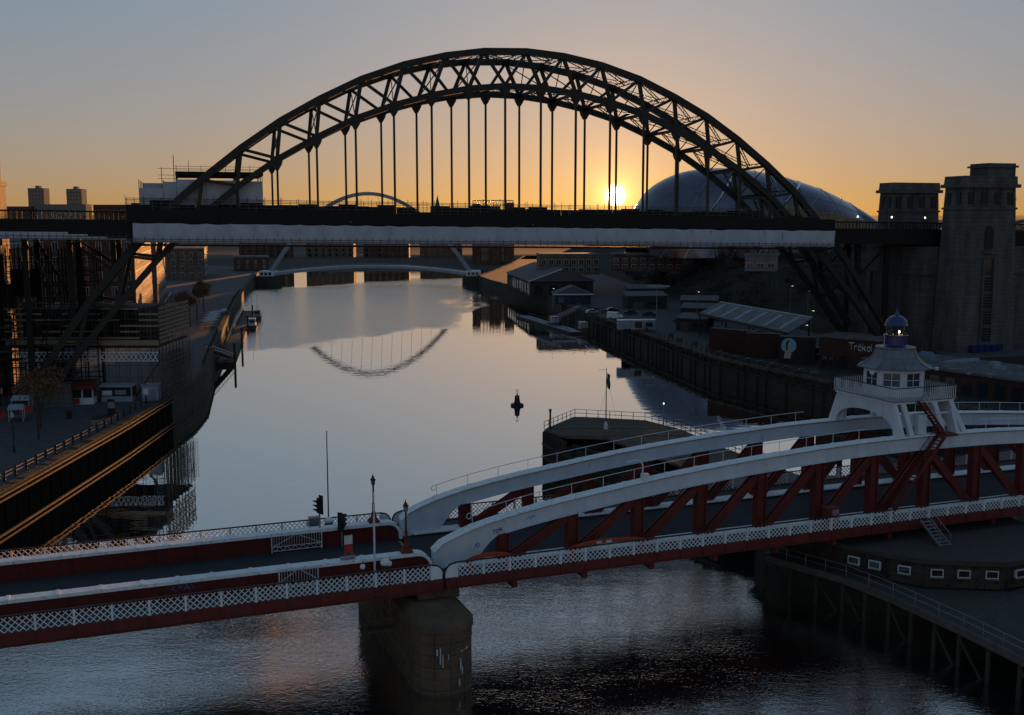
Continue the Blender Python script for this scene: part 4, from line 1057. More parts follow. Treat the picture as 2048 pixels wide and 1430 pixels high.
# ------------------------------------------------------------------ furniture on the swing bridge's approach
def lamp_post(s, o, label):
    t = thing('lamp_post', sw(s, o, 9.31), label, 'street lamp', SW_ROT, 'red lamp posts at the bridge joint')
    MB().hexa([(-0.5, -0.5, 0), (0.5, -0.5, 0), (0.5, 0.5, 0), (-0.5, 0.5, 0), (-0.32, -0.32, 0.3), (0.32, -0.32, 0.3), (0.32, 0.32, 0.3), (-0.32, 0.32, 0.3)]).build('plinth', 'red', t)
    MB().lathe([(0.3, 0.3), (0.26, 0.55), (0.17, 0.75), (0.2, 0.82), (0.13, 0.95), (0.11, 1.6), (0.14, 1.66), (0.085, 1.75), (0.07, 3.1), (0.11, 3.16), (0.05, 3.25)], n=10).build('column', 'red', t)
    MB().lathe([(0.05, 3.25), (0.12, 3.3), (0.19, 3.75)], n=6).build('lantern_glass', 'lamp_off', t)
    for k in range(6):
        a = math.pi / 3 * k
        MB().bar((0.125 * math.cos(a), 0.125 * math.sin(a), 3.29), (0.2 * math.cos(a), 0.2 * math.sin(a), 3.76), 0.03, 0.03).build('lantern_bar', 'black', t)
    MB().lathe([(0.26, 3.76), (0.24, 3.84), (0.12, 4.0), (0.12, 4.1), (0.05, 4.15), (0.03, 4.3)], n=8).build('lantern_cap', 'black', t)
    return t
lamp_post(-2.2, 3.1, 'red lamp post with black lantern on the near girder at the joint')
lamp_post(-2.55, 12.6, 'red lamp post with black lantern on the far girder behind the white pole')

t = thing('white_pole', sw(-5.15, 1.75, 7.67), 'tall thin white pole on the near footway beside the red post', 'pole', SW_ROT)
MB().lathe([(0.16, 0), (0.16, 0.35), (0.085, 0.4), (0.08, 5.2), (0.055, 5.3), (0.05, 7.2)], n=8).build('shaft', 'white_thin', t)
MB().lathe([(0.05, 7.2), (0.05, 8.35), (0.02, 8.4)], n=8).build('dark_top', 'black', t)
t = thing('thin_mast', sw(-5.75, 16.75, 7.2), 'thin dark mast rising behind the far lattice railing', 'mast', SW_ROT)
MB().lathe([(0.07, 0), (0.055, 5), (0.04, 9.75)], n=6).build('shaft', 'black', t)
MB().box(-0.2, 0.2, -0.45, 0.05, 0.1, 0.3).build('bracket', 'black', t)

def signal(s, o, z, label, h, back):
    """traffic signal with louvred hoods, seen from the side"""
    t = thing('traffic_signal', sw(s, o, z), label, 'traffic light', SW_ROT + back, 'traffic signals on the approach span')
    MB().tube((0, 0, 0), (0, 0, h), 0.075, 8).build('post', 'grey_metal', t)
    MB().box(-0.16, 0.16, -0.17, 0.17, h - 0.2, h + 1.15).build('head', 'black', t)
    for k in range(3):
        zz = h + 0.02 + 0.38 * k
        MB().slab([(-0.16, zz + 0.16), (-0.62, zz + 0.27), (-0.62, zz + 0.20), (-0.16, zz - 0.12)], -0.15, 0.15).build('hood', 'black', t)
    MB().box(0.17, 0.2, -0.28, 0.28, h - 0.35, h + 1.35).build('backing_board', 'black', t)
    return t
signal(-7.35, 12.6, 9.25, 'traffic light on the far white girder beside the thin mast', 1.5, 0.5)
signal(-5.6, 11.8, 7.57, 'low traffic light standing on the road by the far red girder', 1.75, -2.4)
t = thing('control_box', sw(-7.35, 15.2, 7.67), 'grey control cabinet behind the traffic light on the far footway', 'cabinet', SW_ROT)
MB().box(-0.45, 0.45, -0.3, 0.3, 0, 1.75).build('body', 'grey_metal', t); MB().box(-0.5, 0.5, -0.35, 0.35, 1.753, 1.85).build('lid', 'grey_metal', t)

def red_post(s, o, label):
    t = thing('mooring_post', sw(s, o, 7.67), label, 'bollard', SW_ROT, 'round red posts with white tops')
    MB().lathe([(0.42, 0), (0.42, 0.12), (0.34, 0.2), (0.34, 1.25), (0.4, 1.3)], n=16).build('body', 'red', t)
    MB().lathe([(0.4, 1.303), (0.4, 1.5), (0.36, 1.62), (0.22, 1.74), (0.02, 1.78)], n=16).build('cap', 'white_top', t, smooth=True)
red_post(-4.35, 1.5, 'round red post with white domed top on the near footway')
red_post(-6.1, 14.9, 'round red post with grey top on the far footway')

t = thing('road_sign', sw(-7.2, 3.1, 9.32), 'white and red notice board on the near girder top', 'sign', SW_ROT)
MB().tube((0.0, 0, 0), (0, 0, 1.9), 0.04, 6).tube((0.55, 0, 0), (0.55, 0, 1.9), 0.04, 6).build('posts', 'grey_metal', t)
MB().box(-0.06, 0.6, -0.06, -0.03, 1.15, 1.85).build('white_face', 'white_thin', t)
MB().box(-0.06, 0.6, -0.06, -0.03, 0.45, 1.145).build('red_face', 'sign_red', t)
MB().box(-0.4, 0.8, -0.2, 0.2, 0.003, 0.12).build('foot', 'grey_metal', t)

def gate(s0, s1, o, z0, label, h=1.55):
    t = thing('barrier_gate', sw(s0, o, z0), label, 'gate', SW_ROT, 'white barrier gates')
    L = s1 - s0
    MB().bar((0, 0, 0), (0, 0, h), 0.09, 0.09).build('post', 'white_thin', t); MB().bar((L, 0, 0), (L, 0, h), 0.09, 0.09).build('post', 'white_thin', t)
    for z in (0.12, 0.5, h - 0.06): MB().bar((0.05, 0, z), (L - 0.05, 0, z), 0.06, 0.06).build('rail', 'white_thin', t)
    k = int(L / 0.21)
    for i in range(1, k): MB().bar((L * i / k, 0, 0.53), (L * i / k, 0, h - 0.09), 0.03, 0.045).build('bar', 'white_thin', t)
    for i in range(2 * k // 3):
        a, b = L * i / (2 * k // 3), L * (i + 1) / (2 * k // 3)
        MB().bar((a, 0, 0.14 if i % 2 else 0.48), (b, 0, 0.48 if i % 2 else 0.14), 0.025, 0.04).build('lacing', 'white_thin', t)
    MB().bar((0.05, 0.05, 0.5), (L / 2, 0.05, h - 0.1), 0.03, 0.06).bar((L - 0.05, 0.05, 0.5), (L / 2, 0.05, h - 0.1), 0.03, 0.06).build('brace', 'white_thin', t)
gate(-11.6, -7.3, 12.15, 7.56, 'white barred gate folded against the far red girder beside the road')
gate(-12.5, -9.5, 2.45, 7.67, 'white barred gate folded against the near red girder behind the lattice')

t = thing('hanging_cradle', sw(-5.6, -0.9, 0), 'small dark cradle hung on two rods with white globes below the near railing', 'cradle', SW_ROT)
for x in (-1.05, 1.05):
    MB().tube((x, 0.35, 4.75), (x, 0.35, 9.5), 0.05, 6).build('rod', 'rust', t)
    MB().lathe([(0.02, 9.5), (0.16, 9.55), (0.21, 9.7), (0.16, 9.86), (0.02, 9.92)], (x, 0.35, 0), 10).build('globe', 'white_thin', t, smooth=True)
    MB().tube((x, 0.35, 9.92), (x, 0.35, 10.25), 0.02, 5).build('spike', 'black', t)
for y in (-0.4, 0.4): MB().bar((-1.35, y, 4.7), (1.35, y, 4.7), 0.1, 0.14).build('side_rail', 'rust', t)
for i in range(7): MB().box(-1.3 + 0.38 * i, -1.3 + 0.38 * i + 0.32, -0.4, 0.4, 4.78, 4.83).build('plank', 'timber_dark', t)
for x in (-1.05, 1.05): MB().bar((x, -0.4, 4.85), (x, -0.4, 5.6), 0.05, 0.05).build('guard_post', 'rust', t)
MB().bar((-1.05, -0.4, 5.6), (1.05, -0.4, 5.6), 0.05, 0.05).build('guard_rail', 'rust', t)

def barrier_boards(s0, s1, label, plates):
    t = thing('barrier_beam', sw((s0 + s1) / 2, 1.1, 7.67), label, 'barrier', SW_ROT, 'orange-red barrier beams on the near footway')
    L = s1 - s0; n = 12
    top = [(-L / 2 + L * i / n, 1.0 + 0.42 * math.sin(math.pi * i / n) ** 0.7) for i in range(n + 1)]
    MB().ribbon(top, [(x, z - 0.34) for x, z in top], -0.08, 0.08).build('beam', 'safety_red', t)
    for x in (-L / 2 + 0.4, L / 2 - 0.4): MB().bar((x, 0, 0), (x, 0, 1.0), 0.16, 0.16).bar((x - 0.4, 0, 0.06), (x + 0.4, 0, 0.06), 0.5, 0.1).build('stand', 'safety_red', t)
    for x in plates: MB().box(x, x + 0.5, -0.1, -0.082, 1.1, 1.3).build('reflector', 'white_thin', t)
barrier_boards(11.2, 18.6, 'curved orange-red barrier beam with two white reflectors behind the lattice', (-1.1, -0.2))
barrier_boards(2.2, 6.2, 'short orange-red barrier beam behind the lattice near the white chord end', ())
t = thing('sticker_bin', sw(37.6, 0.9, 7.67), 'red box plastered with pink stickers on the near footway', 'box', SW_ROT)
MB().box(-0.7, 0.7, -0.4, 0.4, 0, 1.9).build('body', 'red', t)
M['sticker'] = mat('torn_pink_stickers', (0.5, 0.2, 0.3), (0.16, 0.05, 0.07), 5, 0.6, spots=(7, 0.5, 0.6, (0.3, 0.3, 0.42)))
MB().box(-0.1, 0.62, -0.42, -0.402, 0.5, 1.8).build('stickers', 'sticker', t)
MB().box(-0.75, 0.75, -0.45, 0.45, 1.903, 1.98).build('lid', 'red', t)

# ------------------------------------------------------------------ pivot pier, its roofed engine room and the walkway below
ep = thing('pivot_pier', (38.8, 107.8, 0), 'dark stone pivot pier with flat roof and small windows under the swing bridge', 'pier')
PX, PY = 38.8, 107.8
roof = [(30.6, 97.2), (34.0, 94.2), (36.7, 92.4), (43.5, 91.6), (48.5, 93.5), (52.0, 98.5), (50.6, 105.5), (53, 116), (46, 124), (34, 124), (26.5, 117), (27, 104)]
loc2 = lambda pts, d=0.0: [(x - PX, y - PY) for x, y in pts]
def inset(pts, d):
    cx, cy = sum(p[0] for p in pts) / len(pts), sum(p[1] for p in pts) / len(pts)
    return [(x + (cx - x) / math.hypot(cx - x, cy - y) * d, y + (cy - y) / math.hypot(cx - x, cy - y) * d) for x, y in pts]
wallp = inset(roof, 0.5)
MB().prism(loc2(inset(roof, 0.9)), -1.5, 5.5).build('core', 'quay_stone', ep)
MB().prism(loc2(roof), 5.503, 5.95).build('roof', 'quay_deck', ep)
for i in range(len(wallp)):                       # wall in stone courses, one block each
    (ax, ay), (bx, by) = wallp[i], wallp[(i + 1) % len(wallp)]
    if (ay + by) / 2 > 106: continue
    L = math.hypot(bx - ax, by - ay); ux, uy = (bx - ax) / L, (by - ay) / L; nx, ny = uy, -ux
    rz = math.atan2(uy, ux)
    for c_ in range(4):
        z0 = 3.3 + 0.55 * c_; k = max(1, round(L / 1.3))
        for j in range(k):
            a = L * j / k; b = L * (j + 1) / k
            pj = RND.uniform(-0.03, 0.04)
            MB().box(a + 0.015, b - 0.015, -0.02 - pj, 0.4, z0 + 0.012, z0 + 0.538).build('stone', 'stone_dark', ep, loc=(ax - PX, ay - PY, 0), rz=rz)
wins = [(31.6, 96.3, -0.75), (33.1, 95.0, -0.7), (35.3, 93.6, -0.55), (37.9, 92.7, -0.1), (40.2, 92.45, -0.1), (42.6, 92.2, -0.1), (45.3, 92.6, 0.35)]
for (x, y, rz) in wins:
    w = put(None, 'window', ep, (x - PX, y - PY - 0.1, 4.25), rz)
    MB().box(-0.55, 0.55, -0.06, 0.2, 0.05, 0.75).build('frame', 'white_thin', w)
    MB().box(-0.46, 0.46, -0.075, -0.062, 0.13, 0.67).build('pane', 'glass', w)
    MB().box(-0.6, 0.6, -0.16, 0.0, -0.05, 0.045).build('sill', 'concrete', w)
MB().box(47.0 - PX, 48.6 - PX, 92.5 - PY, 92.9 - PY, 3.3, 5.3).build('door', 'red', ep)
# steel steps from the footway down to the roof
stp = thing('steel_steps', sw(47.6, -0.2, 0), 'grey steel steps from the near footway gate down to the pier roof', 'stairs', SW_ROT)
a0, a1 = Vector((0, -0.1, 7.7)), Vector((-0.15, -3.0, 5.95))
for dx in (-0.6, 0.6):
    MB().bar(a0 + Vector((dx, 0, 0)), a1 + Vector((dx, 0, 0)), 0.08, 0.24).build('stringer', 'grey_metal', stp)
    MB().tube(a0 + Vector((dx, 0, 1)), a1 + Vector((dx, 0, 1)), 0.03, 5).build('handrail', 'grey_metal', stp)
    for t_ in (0.02, 0.5, 0.98):
        q = a0.lerp(a1, t_) + Vector((dx, 0, 0)); MB().tube(q, q + Vector((0, 0, 1)), 0.025, 5).build('baluster', 'grey_metal', stp)
for i in range(8):
    q = a0.lerp(a1, (i + 0.5) / 8); MB().box(q.x - 0.56, q.x + 0.56, q.y - 0.14, q.y + 0.14, q.z - 0.03, q.z + 0.03).build('tread', 'grey_metal', stp)
# lower walkway jetty running towards the viewer
lj = thing('near_jetty', (38, 80, 0), 'low timber jetty walkway with grey handrail at lower right', 'jetty')
edge = [(25.0, 102.0), (30.6, 95.4), (33.2, 90.6), (36.3, 83.2), (38.4, 77.2), (44.5, 62)]
deck = edge + [(60, 64), (56, 90), (52, 97), (44, 91.5), (36.6, 92.2), (31, 97), (27.5, 104)]
MB().prism([(x - 38, y - 80) for x, y in deck], 2.9, 3.3).build('deck', 'quay_deck', lj)
for (ax, ay), (bx, by) in zip(edge, edge[1:]):
    L = math.hypot(bx - ax, by - ay); ux, uy = (bx - ax) / L, (by - ay) / L; nx, ny = uy, -ux
    if ux * 0 + nx > 0: nx, ny = -nx, -ny
    A, B = Vector((ax - 38, ay - 80, 0)), Vector((bx - 38, by - 80, 0)); N = Vector((nx, ny, 0))
    MB().bar(A + N * 0.16 + Vector((0, 0, 3.05)), B + N * 0.16 + Vector((0, 0, 3.05)), 0.3, 0.62).build('edge_beam', 'timber', lj)
    k = max(2, round(L / 2.6))
    for i in range(k):
        q = A.lerp(B, i / k) + N * 0.22
        MB().tube(q + Vector((0, 0, -2)), q + Vector((0, 0, 2.7)), 0.22, 8, 0.19).build('pile', 'timber_dark', lj)
        if i % 2 == 0: MB().bar(q + Vector((0, 0, 2.4)), A.lerp(B, (i + 1) / k) + N * 0.3 + Vector((0, 0, -0.6)), 0.12, 0.2).build('cross_brace', 'timber_dark', lj)
    k = max(2, round(L / 2.3))
    for i in range(k):
        q = A.lerp(B, i / k) - N * 0.15
        MB().tube(q + Vector((0, 0, 3.3)), q + Vector((0, 0, 4.4)), 0.035, 5).build('rail_stanchion', 'grey_metal', lj)
    for z in (3.85, 4.4): MB().tube(A - N * 0.15 + Vector((0, 0, z)), B - N * 0.15 + Vector((0, 0, z)), 0.03, 5).build('handrail', 'grey_metal', lj)

# far jetty beyond the bridge
fj = thing('far_jetty', (15, 145, 0), 'broad dark timber jetty with railed tip beyond the swing bridge', 'jetty')
FO = lambda x, y, z: (x - 15, y - 145, z)
outl = [(4.7, 154.4), (9.8, 164.8), (20.3, 161.5), (24.7, 154.4), (28.3, 142), (36, 122), (27, 119), (20, 133), (13.2, 148), (7.2, 148.9)]
# decking: boards laid across, each clipped to the outline
def clip_y(poly, y):
    xs = []
    for (ax, ay), (bx, by) in zip(poly, poly[1:] + poly[:1]):
        if (ay - y) * (by - y) < 0: xs.append(ax + (bx - ax) * (y - ay) / (by - ay))
    return sorted(xs)
y = 119.4
while y < 164.6:
    w_ = 0.5
    x1 = clip_y(outl, y); x2 = clip_y(outl, y + w_ - 0.05)
    for k in range(0, min(len(x1), len(x2)) - 1, 2):
        dz = RND.uniform(-0.02, 0.02)
        MB().hexa([FO(x1[k], y, 5.2), FO(x1[k + 1], y, 5.2), FO(x2[k + 1], y + w_ - 0.05, 5.2), FO(x2[k], y + w_ - 0.05, 5.2),
                   FO(x1[k], y, 5.48 + dz), FO(x1[k + 1], y, 5.48 + dz), FO(x2[k + 1], y + w_ - 0.05, 5.48 + dz), FO(x2[k], y + w_ - 0.05, 5.48 + dz)]).build('plank', 'timber', fj)
    y += w_
edge = [(4.7, 154.4), (9.8, 164.8), (20.3, 161.5), (24.7, 154.4), (28.3, 142), (33, 130)]
for (ax, ay), (bx, by) in zip(edge, edge[1:]):
    L = math.hypot(bx - ax, by - ay); k = max(2, round(L / 1.7)); A, B = Vector(FO(ax, ay, 0)), Vector(FO(bx, by, 0))
    for i in range(k + 1):
        q = A.lerp(B, i / k); MB().tube(q + Vector((0, 0, 5.4)), q + Vector((0, 0, 6.6)), 0.05, 5).build('rail_stanchion', 'black', fj)
    for z in (6.0, 6.6): MB().tube(A + Vector((0, 0, z)), B + Vector((0, 0, z)), 0.04, 5).build('handrail', 'black', fj)
    MB().bar(A + Vector((0, 0, 4.9)), B + Vector((0, 0, 4.9)), 0.3, 0.55).build('edge_beam', 'timber_dark', fj)
    MB().bar(A + Vector((0, 0, 1.8)), B + Vector((0, 0, 1.8)), 0.12, 5.6).build('side_planking', 'timber_dark', fj)
    for i in range(k * 2):
        q = A.lerp(B, (i + 0.5) / (k * 2)); MB().bar(q + Vector((0, 0, -1.5)), q + Vector((0, 0, 4.7)), 0.36, 0.36).build('pile', 'timber_dark', fj)
wf = [(4.7, 154.4), (7.4, 147), (15, 134), (24, 119)]
for (ax, ay), (bx, by) in zip(wf, wf[1:]):
    L = math.hypot(bx - ax, by - ay); k = max(2, round(L / 0.75)); A, B = Vector(FO(ax, ay, 0)), Vector(FO(bx, by, 0))
    for i in range(k):
        q = A.lerp(B, (i + 0.5) / k); h_ = 5.1 if ay > 148 else 4.3 + RND.uniform(-0.5, 0.4)
        MB().bar(q + Vector((0, 0, -1.5)), q + Vector((0, 0, h_)), 0.76, 0.34).build('sheet_pile', 'timber_dark', fj)
    for z in (1.5, 3.4): MB().bar(A + Vector((-0.2, -0.3, z)), B + Vector((-0.2, -0.3, z)), 0.25, 0.4).build('waling', 'timber_dark', fj)
for i in range(9):                                 # open timber frame between wall and walkway
    y = 122 + 3.2 * i
    x0 = 7.4 + (147 - y) / 28 * 16.6; x1 = 13.2 + (148 - y) / 29 * 13.8
    MB().bar(FO(x0, y, 4.1), FO(x1 + 0.5, y + 0.5, 4.1), 0.35, 0.4).build('cross_beam', 'timber_dark', fj)
    MB().bar(FO(x0 + 1.5, y, 4.5), FO(x0 + 3.4, y - 3, 4.5), 0.3, 0.35).build('cross_beam', 'timber_dark', fj)
t = thing('flagpole', (13.7, 154.3, 5.5), 'flagpole with a limp dark flag standing on the far jetty', 'flagpole')
MB().lathe([(0.35, 0), (0.3, 0.8), (0.12, 0.95), (0.1, 1.2)], n=8).build('base', 'white_thin', t)
MB().lathe([(0.09, 1.0), (0.07, 5), (0.04, 9.0), (0.02, 9.1)], n=6).build('pole', 'black', t)
mb = MB()
for j in range(7):
    for i in range(4): mb.v.append((0.08 + 0.16 * i + 0.05 * math.sin(j * 1.3 + i), 0.1 * math.sin(i * 2 + j), 8.3 - 0.36 * j - 0.12 * i))
for j in range(6):
    for i in range(3): k = j * 4 + i; mb.f.append((k, k + 1, k + 5, k + 4))
fl = mb.build('flag', 'cloth_flag', t, smooth=True); sm_ = fl.modifiers.new('thickness', 'SOLIDIFY'); sm_.thickness = 0.02
MB().tube((-1.2, 0, 8.7), (0, 0, 8.85), 0.02, 4).tube((0.05, 0, 8), (1.9, 0.6, 0.1), 0.012, 4).tube((0, 0, 6), (-1.4, 0.3, 0.1), 0.012, 4).build('halyards', 'black', t)
t = thing('jetty_post', (5.6, 155.0, 5.5), 'short dark post at the left corner of the far jetty', 'post')
MB().lathe([(0.14, 0), (0.14, 2.5), (0.2, 2.5), (0.2, 2.8), (0.05, 2.9)], n=8).build('shaft', 'black', t)
t = thing('jetty_lamp', (22.4, 156.5, 5.5), 'slim blue-green lamp post at the right of the far jetty', 'street lamp')
MB().tube((0, 0, 0), (0, 0, 3.3), 0.1, 8).build('shaft', 'car_blue', t); MB().lathe([(0.07, 3.3), (0.09, 3.42), (0.03, 3.55)], n=8).build('lamp_glass', 'lamp_on', t)
# channel buoy
t = thing('channel_buoy', (1.0, 205.5, 0), 'small dark navigation buoy floating alone in mid river', 'buoy')
MB().lathe([(0.2, -0.8), (1.0, -0.4), (1.25, 0.0), (1.25, 0.35), (0.9, 0.5)], n=16).build('float', 'black', t)
for k in range(4):
    a = math.pi / 4 + math.pi / 2 * k; MB().bar((0.75 * math.cos(a), 0.75 * math.sin(a), 0.45), (0.3 * math.cos(a), 0.3 * math.sin(a), 2.0), 0.14, 0.14).build('leg', 'black', t)
MB().lathe([(0.55, 0.5), (0.45, 1.9), (0.3, 2.05)], n=10).build('tower', 'rust', t)
MB().lathe([(0.12, 2.05), (0.12, 2.45), (0.02, 2.6)], n=8).build('lantern', 'black', t)
for sg in (1, -1): MB().bar((-0.3, 0, 2.95 - sg * 0.3), (0.3, 0, 2.95 + sg * 0.3), 0.07, 0.07).build('topmark', 'black', t)

# ------------------------------------------------------------------ generic builders
def building(name, loc, rz, w, d, h, wall, label, rows=3, cols=5, side_cols=4, roof='flat', roof_mat='roof', win=(1.1, 1.7), faces='front right', cat='building', sill=True, z_first=1.4, chimneys=0):
    """box building with its near-left corner at loc: x runs along the front, y to the back; windows set in reveals"""
    t = thing(name, loc, label, cat, rz)
    MB().box(0, w, 0, d, 0, h).build('wall', wall, t)
    MB().box(-0.25, w + 0.25, -0.25, d + 0.25, h + 0.003, h + 0.5).build('cornice', 'concrete' if wall != 'container_dark' else wall, t)
    if roof == 'flat':
        MB().box(0.3, w - 0.3, 0.3, d - 0.3, h + 0.503, h + 0.6).build('roof', roof_mat, t)
    elif roof == 'gable':
        m = MB(); k = h + 0.5; r_ = min(w, d) * 0.35
        if w <= d: m.add([(-0.4, -0.4, k), (w + 0.4, -0.4, k), (w / 2, -0.4, k + r_), (-0.4, d + 0.4, k), (w + 0.4, d + 0.4, k), (w / 2, d + 0.4, k + r_)], [(0, 1, 2), (5, 4, 3), (1, 4, 5, 2), (3, 0, 2, 5), (0, 3, 4, 1)])
        else: m.add([(-0.4, -0.4, k), (-0.4, d + 0.4, k), (-0.4, d / 2, k + r_), (w + 0.4, -0.4, k), (w + 0.4, d + 0.4, k), (w + 0.4, d / 2, k + r_)], [(2, 1, 0), (3, 4, 5), (0, 3, 5, 2), (4, 1, 2, 5), (1, 4, 3, 0)])
        rf_ = m.build('roof', roof_mat, t)
    for i in range(chimneys):
        MB().box(w * (i + 0.5) / chimneys - 0.6, w * (i + 0.5) / chimneys + 0.6, d * 0.4, d * 0.4 + 1, h + 0.5, h + 3.2).build('chimney', wall, t)
    ww, wh = win
    g = MB().box(-ww / 2, ww / 2, -0.03, 0.05, 0, wh).mesh('pane', 'glass'); s_ = MB().box(-ww / 2 - 0.15, ww / 2 + 0.15, -0.16, 0.03, -0.2, 0.0).mesh('sill', 'concrete')
    fr = MB().box(-ww / 2 - 0.1, -ww / 2, -0.07, 0.02, 0, wh).box(ww / 2, ww / 2 + 0.1, -0.07, 0.02, 0, wh).box(-ww / 2 - 0.1, ww / 2 + 0.1, -0.07, 0.02, wh + 0.001, wh + 0.12).box(-0.04, 0.04, -0.06, -0.031, 0.01, wh - 0.01).mesh('frame', 'white_thin')
    step = (h - z_first - 0.6) / rows
    for side, n in (('front', cols), ('right', side_cols), ('left', side_cols)):
        if side not in faces or n == 0: continue
        for r_ in range(rows):
            for c_ in range(n):
                z = z_first + step * r_
                L = w if side == 'front' else d
                u = L * (c_ + 0.5) / n
                if side == 'front': p, rr = (u, 0, z), 0
                elif side == 'right': p, rr = (w, u, z), math.pi / 2
                else: p, rr = (0, u, z), -math.pi / 2
                q = put(None, 'window', t, p, rr)
                put(g, 'pane', q)
                if sill: put(s_, 'sill', q); put(fr, 'frame', q)
    return t

def bare_tree(name, loc, h, label, seed, spread=0.55, leaves=0, leaf_mat='leaf_brown', depth=6, thick=0.16):
    r_ = random.Random(seed)
    t = thing(name, loc, label, 'tree')
    tr, br, lf = MB(), MB(), MB()
    tips = []
    def grow(p, d, L, rad, k):
        q = p + d * L
        (tr if k <= 1 else br).tube(p, q, rad, 6 if k < 3 else 3, rad * 0.68)
        if k >= 3: tips.append(q)
        if k >= depth: return
        n = 2 if k < 1 else r_.choice([2, 3, 3])
        for i in range(n):
            a = r_.uniform(0, 2 * math.pi); tilt = r_.uniform(0.25, spread + 0.12 * k)
            s = d.orthogonal().normalized(); s.rotate(Matrix.Rotation(a, 3, d))
            nd = (d * math.cos(tilt) + s * math.sin(tilt) + Vector((0, 0, 0.12))).normalized()
            grow(q, nd, L * r_.uniform(0.62, 0.82), rad * 0.62, k + 1)
    grow(Vector((0, 0, 0)), Vector((r_.uniform(-0.05, 0.05), r_.uniform(-0.05, 0.05), 1)).normalized(), h * 0.27, thick, 0)
    tr.build('trunk', 'bark', t); br.build('branches', 'bark', t, kind='stuff')
    if leaves:
        for i in range(leaves):
            c = r_.choice(tips) + Vector((r_.gauss(0, 0.4), r_.gauss(0, 0.4), r_.gauss(0, 0.35)))
            u = Vector((r_.gauss(0, 1), r_.gauss(0, 1), r_.gauss(0, 1))).normalized() * 0.2; v = u.orthogonal().normalized() * 0.14
            lf.add([c - u, c + v, c + u, c - v], [(0, 1, 2, 3)])
        lf.build('crown', leaf_mat, t, kind='stuff')
    return t

# ------------------------------------------------------------------ left bank
def edge_point(edge, y):
    for (ax, ay), (bx, by) in zip(edge, edge[1:]):
        if ay <= y <= by: return ax + (bx - ax) * (y - ay) / (by - ay)
    return edge[-1][0]
# post-and-rail fence along the left quay
fe = thing('quay_fence', (-61, 140, 5), 'black post-and-rail fence along the edge of the left quay', 'fence')
pm = MB().lathe([(0.2, 0), (0.2, 0.12), (0.13, 0.2), (0.12, 1.05), (0.17, 1.1), (0.15, 1.22), (0.05, 1.28)], n=8).mesh('post', 'black')
ys = [104 + 3.0 * i for i in range(28)]
pts = [Vector((edge_point(LEDGE, y) - 1.9, y, 5)) for y in ys]
for p in pts: put(pm, 'post', fe, p - Vector((-61, 140, 5)))
for a, b in zip(pts, pts[1:]):
    for z in (0.55, 0.98):
        MB().tube(a - Vector((-61, 140, 5)) + Vector((0, 0, z)), b - Vector((-61, 140, 5)) + Vector((0, 0, z)), 0.045, 5).build('rail', 'black', fe)
# timber fendering on the wall face
M['shade_black'] = mat('shade_black_timber', (0.012, 0.011, 0.010), (0.02, 0.017, 0.014), 1.5, 1.0, spec=0.0)  # black base stands in for shade on the quay wall
M['wet_timber'] = mat('wet_brown_timber', (0.055, 0.034, 0.02), (0.025, 0.018, 0.013), 1.5, 0.7, bump=0.3, bscale=4)
fd = thing('timber_fender', (-58.4, 140, 0), 'weathered brown timber fendering fixed to the left quay wall', 'fender')
for k in range(14):
    ya, yb = 98 + 6.4 * k, 98 + 6.4 * (k + 1) - 0.05
    xa, xb = edge_point(LEDGE, ya) + 0.5, edge_point(LEDGE, yb) + 0.5
    MB().hexa([(xa + 57.98, ya - 140, -1.2), (xb + 57.98, yb - 140, -1.2), (xb + 57.9, yb - 140, -1.2), (xa + 57.9, ya - 140, -1.2), (xa + 57.98, ya - 140, 4.5), (xb + 57.98, yb - 140, 4.5), (xb + 57.9, yb - 140, 4.5), (xa + 57.9, ya - 140, 4.5)]).build('sheeting', 'shade_black', fd)  # added over the sunlit masonry; its black stands in for shade
    for z, w_ in ((4.78, 0.24), (4.2, 0.2), (0.3, 0.26)):
        MB().bar((xa + 58.4, ya - 140, z), (xb + 58.4, yb - 140, z), 0.26, w_).build('beam', 'wet_timber', fd)
    for j in range(2):
        y = ya + 3.2 * j; x = edge_point(LEDGE, y) + 0.2
        MB().bar((x + 58.2, y - 140, -1), (x + 58.2, y - 140, 4.55), 0.7, 0.14).build('upright', 'shade_black', fd)  # blackened and set proud to shade the wall behind

# scaffolding wrapped round the bridge foot, with lattice beam and toe boards
sf = thing('foot_scaffold', (-75, 190, 5), 'big dark scaffold round the left arch foot with boards and white lattice beam', 'scaffold')
SO = Vector((-75, 190, 5))
X0_, X1_, Y0_, Y1_ = -86.5, -60.3, 182.5, 199.5
m = MB()
for i in range(15):
    x = X0_ + (X1_ - X0_) * i / 14
    for y in (Y0_, Y0_ + 1.3): m.tube(Vector((x, y, 5)) - SO, Vector((x, y, 21.6 + RND.uniform(-0.4, 0.8))) - SO, 0.05, 4)
for j in range(10):
    y = Y0_ + (Y1_ - Y0_) * j / 9
    for x in (X1_, X1_ - 1.3): m.tube(Vector((x, y, 5)) - SO, Vector((x, y, 21.6 + RND.uniform(-0.4, 0.8))) - SO, 0.05, 4)
for z in (7, 9, 11, 13, 15, 16, 17, 18, 19, 20, 21):
    m.tube(Vector((X0_, Y0_, z)) - SO, Vector((X1_, Y0_, z)) - SO, 0.045, 4); m.tube(Vector((X1_, Y0_, z)) - SO, Vector((X1_, Y1_, z)) - SO, 0.045, 4)
for j in range(6):
    y = Y0_ + 3.2 * j
    m.tube(Vector((X1_, y, 5)) - SO, Vector((X1_, min(y + 4, Y1_), 13)) - SO, 0.045, 4); m.tube(Vector((X1_ - 5, Y0_ + 0.2 * j, 5)) - SO, Vector((X1_, Y0_ + 0.2 * j, 12)) - SO, 0.045, 4)
